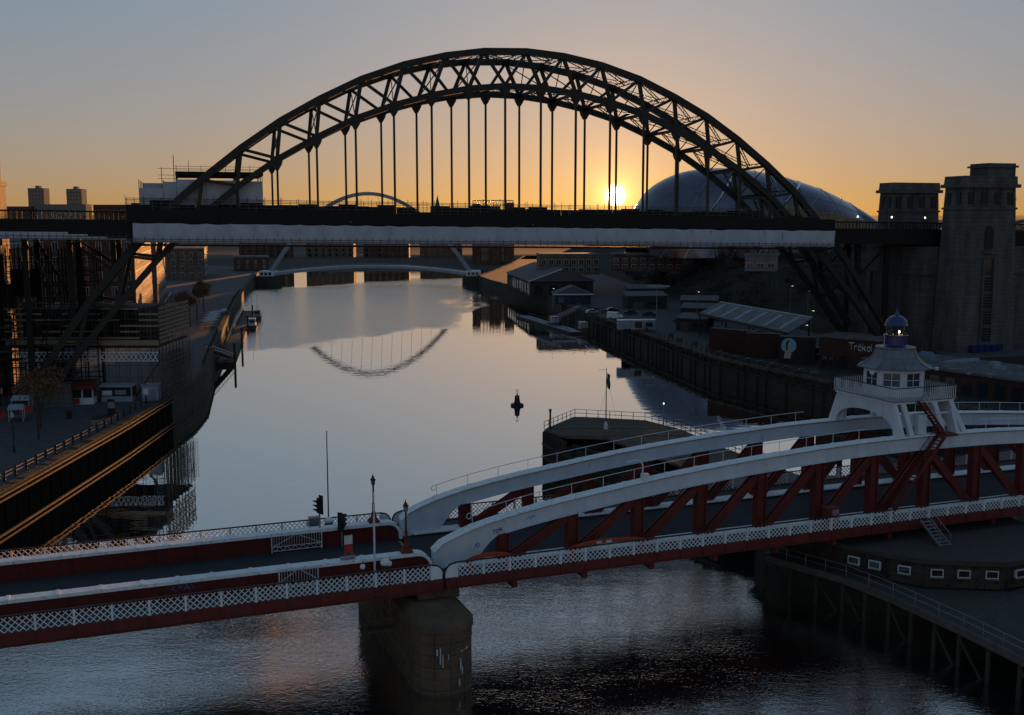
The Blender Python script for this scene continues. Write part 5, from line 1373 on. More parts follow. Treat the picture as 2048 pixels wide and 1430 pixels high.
# dense standard-and-ledger mesh at the river corner
for i in range(9):
    for j in range(9):
        x, y = X1_ - 0.2 + 0.35 * i - 1.5, Y0_ + 2 * j
        m.tube(Vector((x, y, 5)) - SO, Vector((x, y, 12.5)) - SO, 0.035, 3)
for z in (5.8, 6.6, 7.4, 8.2, 9.0, 9.8, 10.6, 11.4, 12.2):
    for i in range(5): m.tube(Vector((X1_ - 1.7 + 0.7 * i, Y0_, z)) - SO, Vector((X1_ - 1.7 + 0.7 * i, Y1_, z)) - SO, 0.03, 3)
m.build('tubes', 'tube', sf, kind='stuff')
for k, z in enumerate((14.5, 15.6, 16.7, 17.7, 18.7, 19.7, 20.6)):
    for i in range(8):
        a, b = X0_ + (X1_ - X0_) * i / 8, X0_ + (X1_ - X0_) * (i + 1) / 8 - 0.05
        if k >= 1 and RND.random() < 0.3: continue
        MB().box(a - SO.x, b - SO.x, Y0_ - 0.1 - SO.y, Y0_ - 0.05 - SO.y, z - SO.z, z + (0.9 if k == 0 else 0.28) - SO.z).build('toe_board', 'board', sf)
for k in range(9):
    z = 14.8 + 0.72 * k
    for j in range(4):
        a, b = Y0_ + (Y1_ - Y0_) * j / 4, Y0_ + (Y1_ - Y0_) * (j + 1) / 4 - 0.06
        MB().box(X1_ + 0.08 - SO.x, X1_ + 0.14 - SO.x, a - SO.y, b - SO.y, z - SO.z, z + 0.42 - SO.z).build('side_board', 'board', sf)
MB().box(X0_ - SO.x, X1_ - 0.3 - SO.x, Y0_ + 0.2 - SO.y, Y1_ - SO.y, 14.0 - SO.z, 14.4 - SO.z).build('work_deck', 'timber_dark', sf)
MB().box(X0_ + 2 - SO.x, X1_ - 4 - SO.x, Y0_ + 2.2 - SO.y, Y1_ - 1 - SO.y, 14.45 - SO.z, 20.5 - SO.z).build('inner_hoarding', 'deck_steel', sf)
lb = put(None, 'lattice_beam', sf)
for i in range(30):
    a, b = X0_ + 1.2 + (X1_ - X0_ - 1.4) * i / 30, X0_ + 1.2 + (X1_ - X0_ - 1.4) * (i + 1) / 30
    MB().bar(Vector((a, Y0_ - 0.35, 11.9)) - SO, Vector((b, Y0_ - 0.35, 13.3)) - SO, 0.07, 0.13).bar(Vector((b, Y0_ - 0.42, 11.9)) - SO, Vector((a, Y0_ - 0.42, 13.3)) - SO, 0.07, 0.13).build('lacing', 'white_thin', lb)
for z in (11.85, 13.35): MB().bar(Vector((X0_ + 1, Y0_ - 0.38, z)) - SO, Vector((X1_ - 0.1, Y0_ - 0.38, z)) - SO, 0.12, 0.14).build('flange', 'white_thin', lb)
# taller lit scaffold tower with netting behind it
stw = thing('netted_scaffold', (-93, 205, 5), 'tall scaffold tower with green and yellow netting under the left approach deck', 'scaffold')
m = MB()
for x in (-2.2, 0, 2.2):
    for y in (-1.5, 1.5): m.tube((x, y, 0), (x, y, 26.5), 0.09, 4)
for z in range(2, 27, 2):
    for y in (-1.5, 1.5): m.tube((-2.2, y, z), (2.2, y, z), 0.06, 4)
m.build('frame', 'tube', stw)
for x0, x1 in ((-1.8, 0.4), (0.4, 1.8)): MB().tube((x0, -1.6, 24), (x1, -1.6, 11), 0.13, 5).tube((x1, -1.6, 24), (x0, -1.6, 11), 0.13, 5).build('cross_brace', 'rust', stw)
MB().box(-2.3, 2.3, 1.6, 1.7, 10.2, 11.6).build('boards', 'board', stw)
for x, mt, z0 in ((-4.6, 'drape_yellow', 21.5), (-4.6, 'drape_green', 15.5), (-1.0, 'drape_green', 16.5)):
    mb = MB()
    for j in range(6):
        for i in range(7): mb.v.append((x + 0.26 * i, 1.4 + 0.15 * math.sin(i * 2.1 + j), z0 + (4.5 if mt == 'drape_yellow' else 8) * j / 5))
    for j in range(5):
        for i in range(6): k = j * 7 + i; mb.f.append((k, k + 1, k + 8, k + 7))
    mb.build('netting', mt, stw, smooth=True)
# pier columns of the left approach
for i, s in enumerate((-88, -100)):
    p = ty(s, 7, 5)
    t = thing('approach_column', p, ['dark steel approach column just left of the arch foot under the deck', 'second dark steel approach column under the deck at far left'][i], 'column', TY_ROT, 'steel columns under the left approach')
    for y in (-6, 6): MB().box(-0.7, 0.7, y - 0.7, y + 0.7, 0, 26.4).build('shaft', 'deck_steel', t)
    MB().bar((0, -5.3, 4), (0, 5.3, 22), 0.4, 0.5).bar((0, 5.3, 4), (0, -5.3, 22), 0.4, 0.5).build('cross_brace', 'deck_steel', t)
    MB().box(-0.9, 0.9, -7.5, 7.5, 25.0, 26.39).build('cap_beam', 'deck_steel', t)

# dense falsework filling the space under the left approach
fw = thing('approach_falsework', TY_LOC, 'dense dark falsework of tubes and boards under the left approach deck', 'scaffold', TY_ROT)
m = MB(); rf_ = random.Random(17)
for i in range(13):
    s = -104 + 2.7 * i
    for o in (0.5, 5, 9.5, 13.5):
        m.tube((s + rf_.uniform(-0.3, 0.3), o, 5), (s, o, 31.0), 0.10, 4)
for z in range(7, 31, 2):
    for o in (0.5, 9.5): m.tube((-104, o, z), (-71.6, o, z + rf_.uniform(-0.2, 0.2)), 0.07, 4)
for i in range(30):
    s = -104 + rf_.uniform(0, 28); z = rf_.uniform(6, 24); m.tube((s, 0.45, z), (s + rf_.choice([-3, 3]), 0.45, z + 5.5), 0.07, 4)
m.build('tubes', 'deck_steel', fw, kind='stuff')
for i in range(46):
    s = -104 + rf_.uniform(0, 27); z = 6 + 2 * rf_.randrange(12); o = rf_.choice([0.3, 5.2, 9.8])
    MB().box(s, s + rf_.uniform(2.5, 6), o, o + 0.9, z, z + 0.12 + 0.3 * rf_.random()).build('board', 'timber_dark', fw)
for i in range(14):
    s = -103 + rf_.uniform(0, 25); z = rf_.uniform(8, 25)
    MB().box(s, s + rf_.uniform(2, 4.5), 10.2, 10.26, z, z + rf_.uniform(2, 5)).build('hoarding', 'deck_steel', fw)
# kiosks under the scaffold
t = thing('red_kiosk', (-75.5, 177.5, 5), 'red and white kiosk with sloping dark roof under the scaffold', 'kiosk', 0.18)
MB().box(0, 5.2, 0, 3, 0, 1.1).build('lower_panel', 'white_thin', t)
MB().box(0.05, 5.15, 0.1, 2.9, 1.103, 2.6).build('upper_wall', 'glass', t)
for x in (0, 1.65, 3.3, 5.0): MB().box(x, x + 0.2, -0.05, 0.12, 0, 2.6).build('post', 'white_thin' if x else 'yellow', t)
MB().hexa([(-0.3, -0.6, 2.6), (5.5, -0.6, 2.6), (5.5, 3.2, 2.6), (-0.3, 3.2, 2.6), (-0.3, -0.6, 3.1), (5.5, -0.6, 3.3), (5.5, 3.2, 3.9), (-0.3, 3.2, 3.7)]).build('roof', 'red', t)
MB().box(1.9, 3.0, -0.06, -0.002, 0.1, 1.05).build('red_door_panel', 'sign_red', t)
t = thing('white_booth', (-70.2, 180.8, 5), 'pale booth with dark display windows between the kiosks', 'booth', 0.05)
MB().box(0, 5.4, 0, 2.6, 0, 0.9).build('lower_panel', 'canvas', t); MB().box(0.02, 5.38, 0.1, 2.55, 0.903, 2.5).build('display_window', 'glass', t)
MB().box(-0.1, 5.5, -0.15, 2.7, 2.503, 2.9).build('fascia', 'canvas', t)
for x in (0, 5.2): MB().box(x, x + 0.2, -0.02, 0.1, 0.9, 2.5).build('post', 'canvas', t)
MB().box(0.35, 2.0, 0.05, 0.09, 1.1, 1.9).build('poster', 'white_thin', t); MB().box(2.5, 4.4, 0.05, 0.09, 1.2, 2.0).build('poster', 'grey_metal', t)
t = thing('site_cabin', (-63.2, 181.2, 5), 'small pale blue site cabin at the edge of the quay', 'cabin', 0.05)
MB().box(0, 2.6, 0, 2.4, 0.1, 2.7).build('body', 'canvas', t); MB().box(0.3, 1.1, -0.06, -0.002, 1.2, 2.2).build('notice', 'white_thin', t); MB().box(1.5, 2.3, -0.05, -0.002, 0.15, 2.2).build('door', 'grey_metal', t)
MB().box(-0.1, 2.7, -0.1, 2.5, 2.703, 2.85).build('roof', 'grey_metal', t)
t = thing('information_totem', (-63.3, 167.4, 5), 'dark information totem standing by the quay fence', 'sign')
MB().box(-0.55, 0.55, -0.15, 0.15, 0, 1.3).build('base', 'black', t); MB().box(-0.5, 0.5, -0.1, 0.1, 1.303, 2.3).build('panel', 'grey_metal', t); MB().box(-0.56, 0.56, -0.16, 0.16, 2.303, 2.7).build('header', 'black', t)
t = thing('litter_bin', (-69, 165, 5), 'black litter bin on the left quay paving', 'bin')
MB().lathe([(0.4, 0), (0.42, 1.0), (0.46, 1.02), (0.46, 1.12), (0.2, 1.3)], n=12).build('body', 'black', t); MB().lathe([(0.3, 1.3), (0.05, 1.36)], n=12).build('lid', 'black', t)
t = thing('boat_planter', (-62.6, 161.5, 5), 'small boat-shaped planter with shrubs beside the quay fence', 'planter', 0.9)
MB().prism([(-1.6, -0.3), (0, -0.5), (1.6, -0.3), (2.1, 0), (1.6, 0.3), (0, 0.5), (-1.6, 0.3)], 0, 0.65).build('hull', 'board', t)
mb = MB()
for i in range(160):
    c = Vector((RND.uniform(-1.5, 1.5), RND.uniform(-0.4, 0.4), RND.uniform(0.65, 1.35))); u = Vector((RND.gauss(0, 1), RND.gauss(0, 1), RND.gauss(0, 1))).normalized() * 0.14; v = u.orthogonal().normalized() * 0.08
    mb.add([c - u, c + v, c + u, c - v], [(0, 1, 2, 3)])
mb.build('shrubs', 'leaf_dark', t, kind='stuff')
t = thing('quay_lamp', (-66.6, 141, 5), 'black lamp post on the left quay near the picture edge', 'street lamp')
MB().lathe([(0.2, 0), (0.14, 0.8), (0.07, 1.0), (0.06, 4.6)], n=8).build('column', 'black', t); MB().lathe([(0.1, 4.6), (0.28, 4.8), (0.22, 5.2), (0.05, 5.4)], n=8).build('lantern', 'lamp_off', t)
for i, (x, y, w_, mt, lab) in enumerate([(-84, 166, 3.0, 'canvas', 'white market awning left of the bare quay trees'), (-79.5, 172, 2.6, 'canvas', 'pale market awning behind the bare quay trees'), (-76.5, 163.5, 2.0, 'canvas', 'white covered stall just behind the nearest bare tree'), (-80.8, 159.5, 1.3, 'sign_red', 'red hoarding panel among the stalls at far left')]):
    t = thing('market_stall', (x, y, 5), lab, 'stall', 0.15 * i, 'stalls on the left quay')
    for px in (-w_ / 2, w_ / 2):
        for py in (-1, 1): MB().tube((px, py, 0), (px, py, 2.1), 0.04, 5).build('leg', 'white_thin', t)
    MB().hexa([(-w_ / 2 - 0.2, -1.2, 1.9), (w_ / 2 + 0.2, -1.2, 1.9), (w_ / 2 + 0.2, 1.2, 1.9), (-w_ / 2 - 0.2, 1.2, 1.9), (-w_ / 2, -0.1, 2.6), (w_ / 2, -0.1, 2.6), (w_ / 2, 0.1, 2.6), (-w_ / 2, 0.1, 2.6)]).build('canopy', mt, t)
    MB().box(-w_ / 2, w_ / 2, -0.9, 0.9, 0.8, 0.9).build('counter', 'board', t)
for i, (x, y) in enumerate([(-77, 176.2), (-78.2, 170.5), (-80.3, 165.5)]):
    t = thing('barrier', (x, y, 5), ['red plastic barrier beside the red kiosk', 'red plastic barrier between the stalls', 'red plastic barrier at the far left stalls'][i], 'barrier', 0.4 * i, 'red plastic barriers')
    MB().hexa([(-1, -0.25, 0), (1, -0.25, 0), (1, 0.25, 0), (-1, 0.25, 0), (-1, -0.1, 1), (1, -0.1, 1), (1, 0.1, 1), (-1, 0.1, 1)]).build('body', 'sign_red', t); MB().box(-0.8, 0.8, -0.2, 0.2, 1.003, 1.1).build('cap', 'sign_red', t)
for i, (x, y, h, sd, lab) in enumerate([(-67, 149.5, 10, 1, 'bare brown tree nearest the viewer on the left quay'), (-70.5, 158, 9, 2, 'bare brown tree behind the nearest one on the left quay'), (-77.9, 150, 10.5, 4, 'bare tree at the left picture edge above the quay fence'), (-75, 168, 9, 5, 'bare tree in front of the stalls and red kiosk')]):
    bare_tree('bare_tree', (x, y, 5), h, lab, sd, leaves=500, depth=6)
for i, (x, y, h, sd, lab) in enumerate([(-97, 330, 12, 11, 'autumn tree with brown leaves beside the quayside stalls'), (-92.5, 308, 11, 12, 'brown-leaved tree nearest the scaffold on the promenade'), (-104, 362, 12, 13, 'brown-leaved tree farthest along the promenade')]):
    bare_tree('autumn_tree', (x, y, 5), h, lab, sd, leaves=2600, depth=6, thick=0.2)

# promenade
def car(loc, rz, label, paint, van=False):
    t = thing('parked_van' if van else 'parked_car', loc, label, 'van' if van else 'car', rz)
    if van: prof = [(-2.5, 0.35), (2.4, 0.35), (2.5, 0.9), (2.25, 1.25), (1.5, 1.4), (0.95, 2.15), (-2.4, 2.25), (-2.5, 2.0)]
    else: prof = [(-2.1, 0.35), (2.1, 0.35), (2.15, 0.75), (1.9, 0.95), (1.0, 1.05), (0.35, 1.5), (-1.1, 1.52), (-1.8, 1.05), (-2.12, 0.95)]
    MB().slab(prof, -0.9, 0.9).build('body', paint, t)
    if van: gl = [(0.95, 1.45), (1.45, 1.45), (1.0, 2.05), (0.5, 2.05)]
    else: gl = [(0.95, 1.07), (0.35, 1.44), (-1.05, 1.46), (-1.65, 1.08)]
    MB().slab(gl[::-1] if van else gl, -0.92, 0.92).build('windows', 'glass', t)
    for x in (-1.4, 1.4):
        for y in (-0.82, 0.82):
            w = MB().tube((x, y - 0.1, 0.34), (x, y + 0.1, 0.34), 0.34, 12).build('wheel', 'rubber', t)
            MB().tube((x, y - 0.105, 0.34), (x, y + 0.105, 0.34), 0.19, 8).build('rim', 'grey_metal', w)
    for y in (-0.65, 0.65): MB().box((2.46 if van else 2.1), (2.52 if van else 2.17), y - 0.18, y + 0.18, 0.65, 0.85).build('headlight', 'lamp_off', t)
    for y in (-0.7, 0.7): MB().box((-2.53 if van else -2.15), (-2.46 if van else -2.08), y - 0.12, y + 0.12, 0.75, 0.95).build('tail_light', 'sign_red', t)
    return t
car((-111, 366, 5), 1.8, 'pale van parked below the autumn trees on the left quay', 'van_white', True)
car((-94.5, 352, 5), 1.8, 'blue car parked on the promenade beside the far autumn tree', 'car_blue')
for i in range(4):
    y = 303 + 9 * i; x = edge_point(LEDGE, y) - 4.2
    t = thing('promenade_stall', (x, y, 5), ['nearest pale stall on the promenade, closest to the gangway', 'second pale stall along the promenade from the gangway', 'third pale stall along the promenade from the gangway', 'farthest pale stall on the promenade, by the standing person'][i], 'stall', -0.21, 'pale stalls on the promenade')
    MB().box(-1.3, 1.3, -3.6, 3.6, 0.75, 0.85).build('counter', 'canvas', t)
    for px in (-1.2, 1.2):
        for py in (-3.4, 3.4): MB().bar((px, py, 0), (px, py, 2.3), 0.09, 0.09).build('leg', 'timber', t)
    MB().hexa([(-1.5, -3.8, 2.25), (1.5, -3.8, 2.25), (1.5, 3.8, 2.25), (-1.5, 3.8, 2.25), (-0.1, -3.8, 2.8), (0.1, -3.8, 2.8), (0.1, 3.8, 2.8), (-0.1, 3.8, 2.8)]).build('canopy', 'canvas', t)
def person(loc, rz, label):
    me = bpy.data.meshes.new('person')
    V = [(0, 0, 0.95), (0, 0, 1.15), (0, 0.01, 1.38), (0, 0.02, 1.5), (0, 0, 1.62), (0, -0.01, 1.75), (0.19, 0, 1.4), (0.24, 0.02, 1.12), (0.22, -0.08, 0.88), (-0.19, 0, 1.4), (-0.24, 0.02, 1.12), (-0.22, -0.08, 0.88), (0.1, 0, 0.88), (0.12, 0.05, 0.48), (0.12, 0.1, 0.06), (0.12, -0.08, 0.04), (-0.1, 0, 0.88), (-0.12, -0.06, 0.48), (-0.12, -0.02, 0.06), (-0.12, -0.2, 0.04)]
    E_ = [(0, 1), (1, 2), (2, 3), (3, 4), (4, 5), (2, 6), (6, 7), (7, 8), (2, 9), (9, 10), (10, 11), (0, 12), (12, 13), (13, 14), (14, 15), (0, 16), (16, 17), (17, 18), (18, 19)]
    Rr = [.17, .16, .18, .07, .10, .08, .075, .06, .045, .075, .06, .045, .11, .075, .055, .05, .11, .075, .055, .05]
    me.from_pydata(V, E_, [])
    o = put(me, 'person', None, loc, rz, label, 'person')
    me.materials.append(M['cloth_dark'])
    sk = o.modifiers.new('skin', 'SKIN')
    for i, r_ in enumerate(Rr): me.skin_vertices[0].data[i].radius = (r_, r_ * 0.8)
    me.skin_vertices[0].data[0].use_root = True
    o.modifiers.new('smooth', 'SUBSURF').levels = 1
    return o
person((-90.6, 326.5, 5), 0.3, 'person in dark clothes standing on the promenade by the stalls')
# promenade fence beyond the bridge
f2 = thing('promenade_fence', (-80, 300, 5), 'rusty-lit railing along the promenade edge beyond the scaffold', 'fence')
ys = [226 + 4.0 * i for i in range(60)]
pts = [Vector((edge_point(LEDGE, y) - 0.9, y, 5)) for y in ys]
O2 = Vector((-80, 300, 5))
for p in pts: put(pm, 'post', f2, p - O2)
for a, b in zip(pts, pts[1:]):
    for z in (0.5, 0.95): MB().tube(a - O2 + Vector((0, 0, z)), b - O2 + Vector((0, 0, z)), 0.05, 4).build('rail', 'rust', f2)
# pontoon, gangway and boats
pn = thing('left_pontoon', (-80, 300, 0), 'long dark floating pontoon with low lit fences along the left bank', 'pontoon')
PA, PB = Vector((-70.6, 262, 0)), Vector((-101, 412, 0)); dd = (PB - PA).normalized(); nn_ = Vector((-dd.y, dd.x, 0)) * -1
for i in range(12):
    a, b = PA.lerp(PB, i / 12) - Vector((-80, 300, 0)), PA.lerp(PB, (i + 0.97) / 12) - Vector((-80, 300, 0))
    m = MB().bar(a + Vector((0, 0, 0.35)), b + Vector((0, 0, 0.35)), 4.2, 0.9); m.build('float', 'timber_dark', pn)
    MB().bar(a + Vector((0, 0, 0.86)), b + Vector((0, 0, 0.86)), 4.0, 0.1).build('deck', 'timber', pn)
    for sg in (-1.9,):
        for j in range(4):
            q = a.lerp(b, j / 4) + nn_ * sg; MB().bar(q + Vector((0, 0, 0.9)), q + Vector((0, 0, 2.1)), 0.12, 0.12).build('fence_post', 'rust', pn)
        MB().bar(a + nn_ * sg + Vector((0, 0, 1.9)), b + nn_ * sg + Vector((0, 0, 1.9)), 0.08, 0.3).build('fence_board', 'rust', pn)
for y in (262, 300, 340, 380):
    q = PA.lerp(PB, (y - 262) / 150) + nn_ * 2.4 - Vector((-80, 300, 0)); MB().tube(q + Vector((0, 0, -2)), q + Vector((0, 0, 5.5)), 0.3, 8).build('guide_pile', 'timber_dark', pn)
gw = thing('gangway', (-68.5, 250, 0), 'sloping gangway from the quay down to the left pontoon', 'gangway')
a, b = Vector((-3.5, 4, 4.9)), Vector((-2.0, 18, 1.2))
MB().bar(a, b, 1.6, 0.15).build('deck', 'timber', gw)
for sg in (-0.8, 0.8):
    MB().bar(a + Vector((sg, 0, 1.0)), b + Vector((sg, 0, 1.0)), 0.1, 0.12).build('handrail', 'white_thin', gw)
    for i in range(9):
        q = a.lerp(b, i / 8) + Vector((sg, 0, 0)); MB().bar(q, q + Vector((0, 0, 1.0)), 0.07, 0.07).build('baluster', 'white_thin', gw)
def boat(loc, rz, label, hull, L=11, cabin='white_thin', mast=9):
    t = thing('moored_boat', loc, label, 'boat', rz)
    n = 9; vs = []
    for i in range(n):
        u = i / (n - 1); x = -L / 2 + L * u; w = 1.75 * (1 - max(0, (u - 0.55) / 0.45) ** 2.2) * (0.9 + 0.1 * min(1, u * 4)); sh = 1.35 + 0.7 * u ** 3
        vs += [(x, -w, sh), (x - 0.3 * u, -w * 0.8, 0), (x - 0.5 * u, 0, -0.7), (x - 0.3 * u, w * 0.8, 0), (x, w, sh)]
    fs = [(i * 5 + j, (i + 1) * 5 + j, (i + 1) * 5 + j + 1, i * 5 + j + 1) for i in range(n - 1) for j in range(4)] + [(i * 5 + 4, (i + 1) * 5 + 4, (i + 1) * 5, i * 5) for i in range(n - 1)] + [(4, 3, 2, 1, 0)]
    MB().add(vs, [f[::-1] for f in fs]).build('hull', hull, t)
    MB().hexa([(-L * 0.32, -1.2, 1.3), (L * 0.1, -1.2, 1.3), (L * 0.1, 1.2, 1.3), (-L * 0.32, 1.2, 1.3), (-L * 0.3, -1.05, 3.4), (L * 0.04, -1.05, 3.4), (L * 0.04, 1.05, 3.4), (-L * 0.3, 1.05, 3.4)]).build('cabin', cabin, t)
    for sg in (-1, 1): MB().box(-L * 0.27, L * 0.03, sg * 1.16 - 0.05, sg * 1.16 + 0.05, 2.3, 3.0).build('window', 'glass', t)
    MB().box(-L * 0.322, -L * 0.30, -0.8, 0.8, 2.2, 3.1).build('window', 'glass', t)
    MB().box(-L * 0.34, L * 0.08, -1.25, 1.25, 3.403, 3.5).build('cabin_roof', 'car_blue', t)
    MB().tube((L * 0.12, 0, 1.5), (L * 0.12, 0, 1.5 + mast), 0.07, 6, 0.04).build('mast', 'rust', t)
    MB().tube((L * 0.12, 0, 1.4 + mast), (L * 0.48, 0, 2), 0.015, 3).tube((L * 0.12, 0, 1.4 + mast), (-L * 0.45, 0, 1.6), 0.015, 3).build('stay', 'black', t)
boat((-85.4, 352, 0.1), 1.78, 'small moored boat with dark red hull and pale cabin by the left pontoon', 'rust', 11)
boat((-91.5, 385, 0.1), 1.78, 'second moored boat just behind the red-hulled one', 'car_dark', 9, 'canvas', 7)

# quayside buildings
QA = math.atan2(66, -17.4)          # street direction
def corner(x, y, w, a): return (x - math.cos(a - math.pi / 2) * w, y - math.sin(a - math.pi / 2) * w, 5)
ra = QA - math.pi / 2
building('quay_building', corner(-105, 300, 26, QA), ra, 26, 68, 27, 'brick', 'long brown brick quayside building catching the sun on its river face', 6, 7, 13, win=(1.3, 2.4))
building('quay_building', corner(-127, 385, 30, QA), ra, 30, 55, 22, 'brick_pale', 'buff brick building behind the long brown one on the left quay', 5, 7, 10, win=(1.2, 2.0))
building('quay_building', corner(-118, 255, 30, QA), ra, 30, 38, 24, 'brick', 'dark brick block behind the scaffold at far left', 5, 7, 8, win=(1.2, 2.2))
building('quay_building', corner(-158.5, 556, 22, QA), ra - 0.02, 22, 44, 15.4, 'brick_pale', 'square brick building with bright sunlit end on the far left quay', 4, 5, 8, win=(1.4, 2.0))
building('quay_building', (-165, 640, 5), ra, 20, 25, 8, 'brick', 'low dark building right of the sunlit brick one', 2, 4, 4)
building('quay_building', (-215, 600, 5), ra, 22, 40, 17, 'brick', 'brick building left of the sunlit one, mostly in shade', 4, 5, 6)
# street behind the promenade
st_ = [(-98, 290), (-104.5, 290), (-119, 345), (-131, 392), (-146, 450), (-140, 451), (-124, 392), (-112, 345)]
MB().add([(x, y, 5.006) for x, y in st_], [tuple(range(8))[::-1]]).build('road', 'asphalt', kind='structure')
m = MB()
cl = [(-101.5, 292), (-115.5, 345), (-127.5, 392), (-143, 450)]
for a, b in zip(cl, cl[1:]): m.bar((*a, 5.012), (*b, 5.012), 0.25, 0.006)
m.build('road_marking', 'white_thin', kind='structure')

# ------------------------------------------------------------------ right bank
t = thing('timber_shed', (7.3, 434, 5), 'long dark gabled shed on the right quay beyond the pavilion', 'shed', 0.13)
W_, D_, H_ = 26, 74, 5.8
MB().box(0, W_, 0, D_, 0, H_).build('wall', 'timber_dark', t)
MB().add([(-0.8, -1, H_), (W_ + 0.8, -1, H_), (W_ / 2, -1, H_ + 5), (-0.8, D_, H_), (W_ + 0.8, D_, H_), (W_ / 2, D_, H_ + 5)], [(0, 1, 2), (5, 4, 3), (1, 4, 5, 2), (3, 0, 2, 5), (0, 3, 4, 1)]).build('roof', 'roof', t)
MB().bar((-0.8, -1.05, H_ + 0.05), (W_ / 2, -1.05, H_ + 5.05), 0.2, 0.35).build('bargeboard', 'white_thin', t); MB().bar((W_ + 0.8, -1.05, H_ + 0.05), (W_ / 2, -1.05, H_ + 5.05), 0.2, 0.35).build('bargeboard', 'timber', t)
for i in range(9):
    MB().box(-0.12, 0.1, 3 + 7.8 * i, 7.5 + 7.8 * i, 0.6, 4.6).build('window', 'glass', t); MB().box(-0.2, 0.12, 2.4 + 7.8 * i, 2.8 + 7.8 * i, 0, 5.4).build('pilaster', 'white_thin' if i % 3 == 0 else 'timber', t)
for i in range(4): MB().box(2 + 6 * i, 5 + 6 * i, -0.12, 0.1, 0.3, 4.2).build('window', 'glass', t)
t = thing('small_pavilion', (15.8, 392, 5), 'small gabled pavilion with pale eaves on the right quay', 'pavilion', 0.05)
MB().box(0, 13, 0, 9, 0, 3.6).build('wall', 'timber_dark', t)
MB().add([(-0.8, -0.8, 3.7), (13.8, -0.8, 3.7), (13.8, 9.8, 3.7), (-0.8, 9.8, 3.7), (6.5, -0.3, 6.6), (6.5, 9.3, 6.6)], [(0, 1, 4), (2, 3, 5), (1, 2, 5, 4), (3, 0, 4, 5), (3, 2, 1, 0)]).build('roof', 'roof', t)
MB().box(-0.9, 13.9, -0.95, -0.81, 3.35, 3.75).build('fascia', 'white_thin', t)
for i in range(4): MB().box(1 + 3 * i, 3.2 + 3 * i, -0.1, 0.1, 0.5, 2.8).build('window', 'glass_blue', t)
car((26.3, 351, 5), 0.25, 'pale blue car parked nearest the right quay wall', 'car_blue')
car((32.0, 333, 5), -0.15, 'white van parked on the right quay among the cars', 'van_white', True)
car((38.6, 349, 5), 2.9, 'dark car parked just behind the white van', 'car_dark')
car((44, 343, 5), 2.7, 'black car parked right of the white van', 'car_dark')
car((36.5, 317, 5), 0.4, 'dark car between the white van and the catering trailer', 'car_dark')
t = thing('catering_trailer', (29.5, 296, 5), 'pale painted catering trailer on the right quay edge', 'trailer', 0.1)
MB().box(0, 10.4, 0, 2.4, 0.5, 3.0).build('body', 'canvas', t); MB().box(4.6, 6.6, -0.06, -0.002, 0.9, 2.6).build('painted_panel', 'rust', t); MB().box(7.6, 9.6, -0.06, -0.002, 1.2, 2.4).build('hatch', 'glass', t)
for x in (2, 3, 8): MB().tube((x, -0.05, 0.4), (x, 0.3, 0.4), 0.4, 12).build('wheel', 'rubber', t)
MB().box(-0.1, 10.5, -0.1, 2.5, 3.003, 3.15).build('roof', 'van_white', t)
t = thing('floodlight_mast', (44.5, 330, 5), 'tall mast with a flat horizontal light bar on the right quay', 'mast')
MB().tube((0, 0, 0), (0, 0, 10.2), 0.16, 8, 0.1).build('shaft', 'grey_metal', t); MB().box(-3.0, 4.0, -0.4, 0.4, 10.2, 10.6).build('light_bar', 'grey_metal', t)
for i in range(5): MB().box(-2.8 + 1.35 * i, -1.9 + 1.35 * i, -0.5, -0.41, 10.1, 10.55).build('lamp', 'lamp_off', t)
# canopy roof with skylights over the container yard
cn = thing('container_canopy', (0, 0, 0), 'grey sloping canopy roof with pale skylight strips over the container yard', 'canopy')
c00, c10, c11, c01 = Vector((49.9, 288, 10.3)), Vector((63.6, 247, 9.3)), Vector((77.6, 276.6, 10.3)), Vector((61.3, 316, 11.3))
cn.location = (62, 280, 5); OC = Vector((62, 280, 5))
up_ = Vector((0, 0, 0.35))
MB().hexa([c00 - OC, c10 - OC, c11 - OC, c01 - OC, c00 + up_ - OC, c10 + up_ - OC, c11 + up_ - OC, c01 + up_ - OC]).build('roof_sheet', 'roof_flat', cn)
for i in range(6):
    u = (i + 0.6) / 6.3
    a, b = c00.lerp(c10, u), c01.lerp(c11, u); MB().bar(a.lerp(b, 0.12) + up_ * 1.08 - OC, a.lerp(b, 0.86) + up_ * 1.08 - OC, 0.9, 0.06).build('skylight', 'canvas', cn)
MB().bar(c00 + up_ - OC, c10 + up_ - OC, 0.3, 0.5).build('gutter', 'rust', cn); MB().bar(c01 + up_ - OC, c11 + up_ - OC, 0.25, 0.3).build('ridge_trim', 'white_thin', cn)
for u in (0.03, 0.35, 0.66, 0.97):
    for (a, b) in ((c00, c10), (c01, c11)):
        q = a.lerp(b, u) - OC; MB().bar((q.x, q.y, 0), q, 0.3, 0.3).build('column', 'black', cn)
def container(loc, rz, L, label, mt='container', h=2.7, w=2.5, group='stacked containers on the right quay'):
    t = thing('shipping_container', loc, label, 'container', rz, group)
    m = MB().box(0, L, 0.06, w, 0, h); m.build('shell', mt, t)
    n = int(L / 0.45)
    m = MB()
    for i in range(n): m.box(L * i / n + 0.05, L * i / n + 0.27, 0.0, 0.06, 0.15, h - 0.15)
    m.build('corrugation', mt, t, kind='stuff')
    for x in (0, L - 0.18): MB().box(x, x + 0.18, -0.02, 0.1, 0, h).build('corner_post', mt, t)
    MB().box(0, L, -0.02, 0.1, h - 0.14, h + 0.002).build('top_rail', mt, t)
    return t
ang = math.atan2(-4.5, 15)
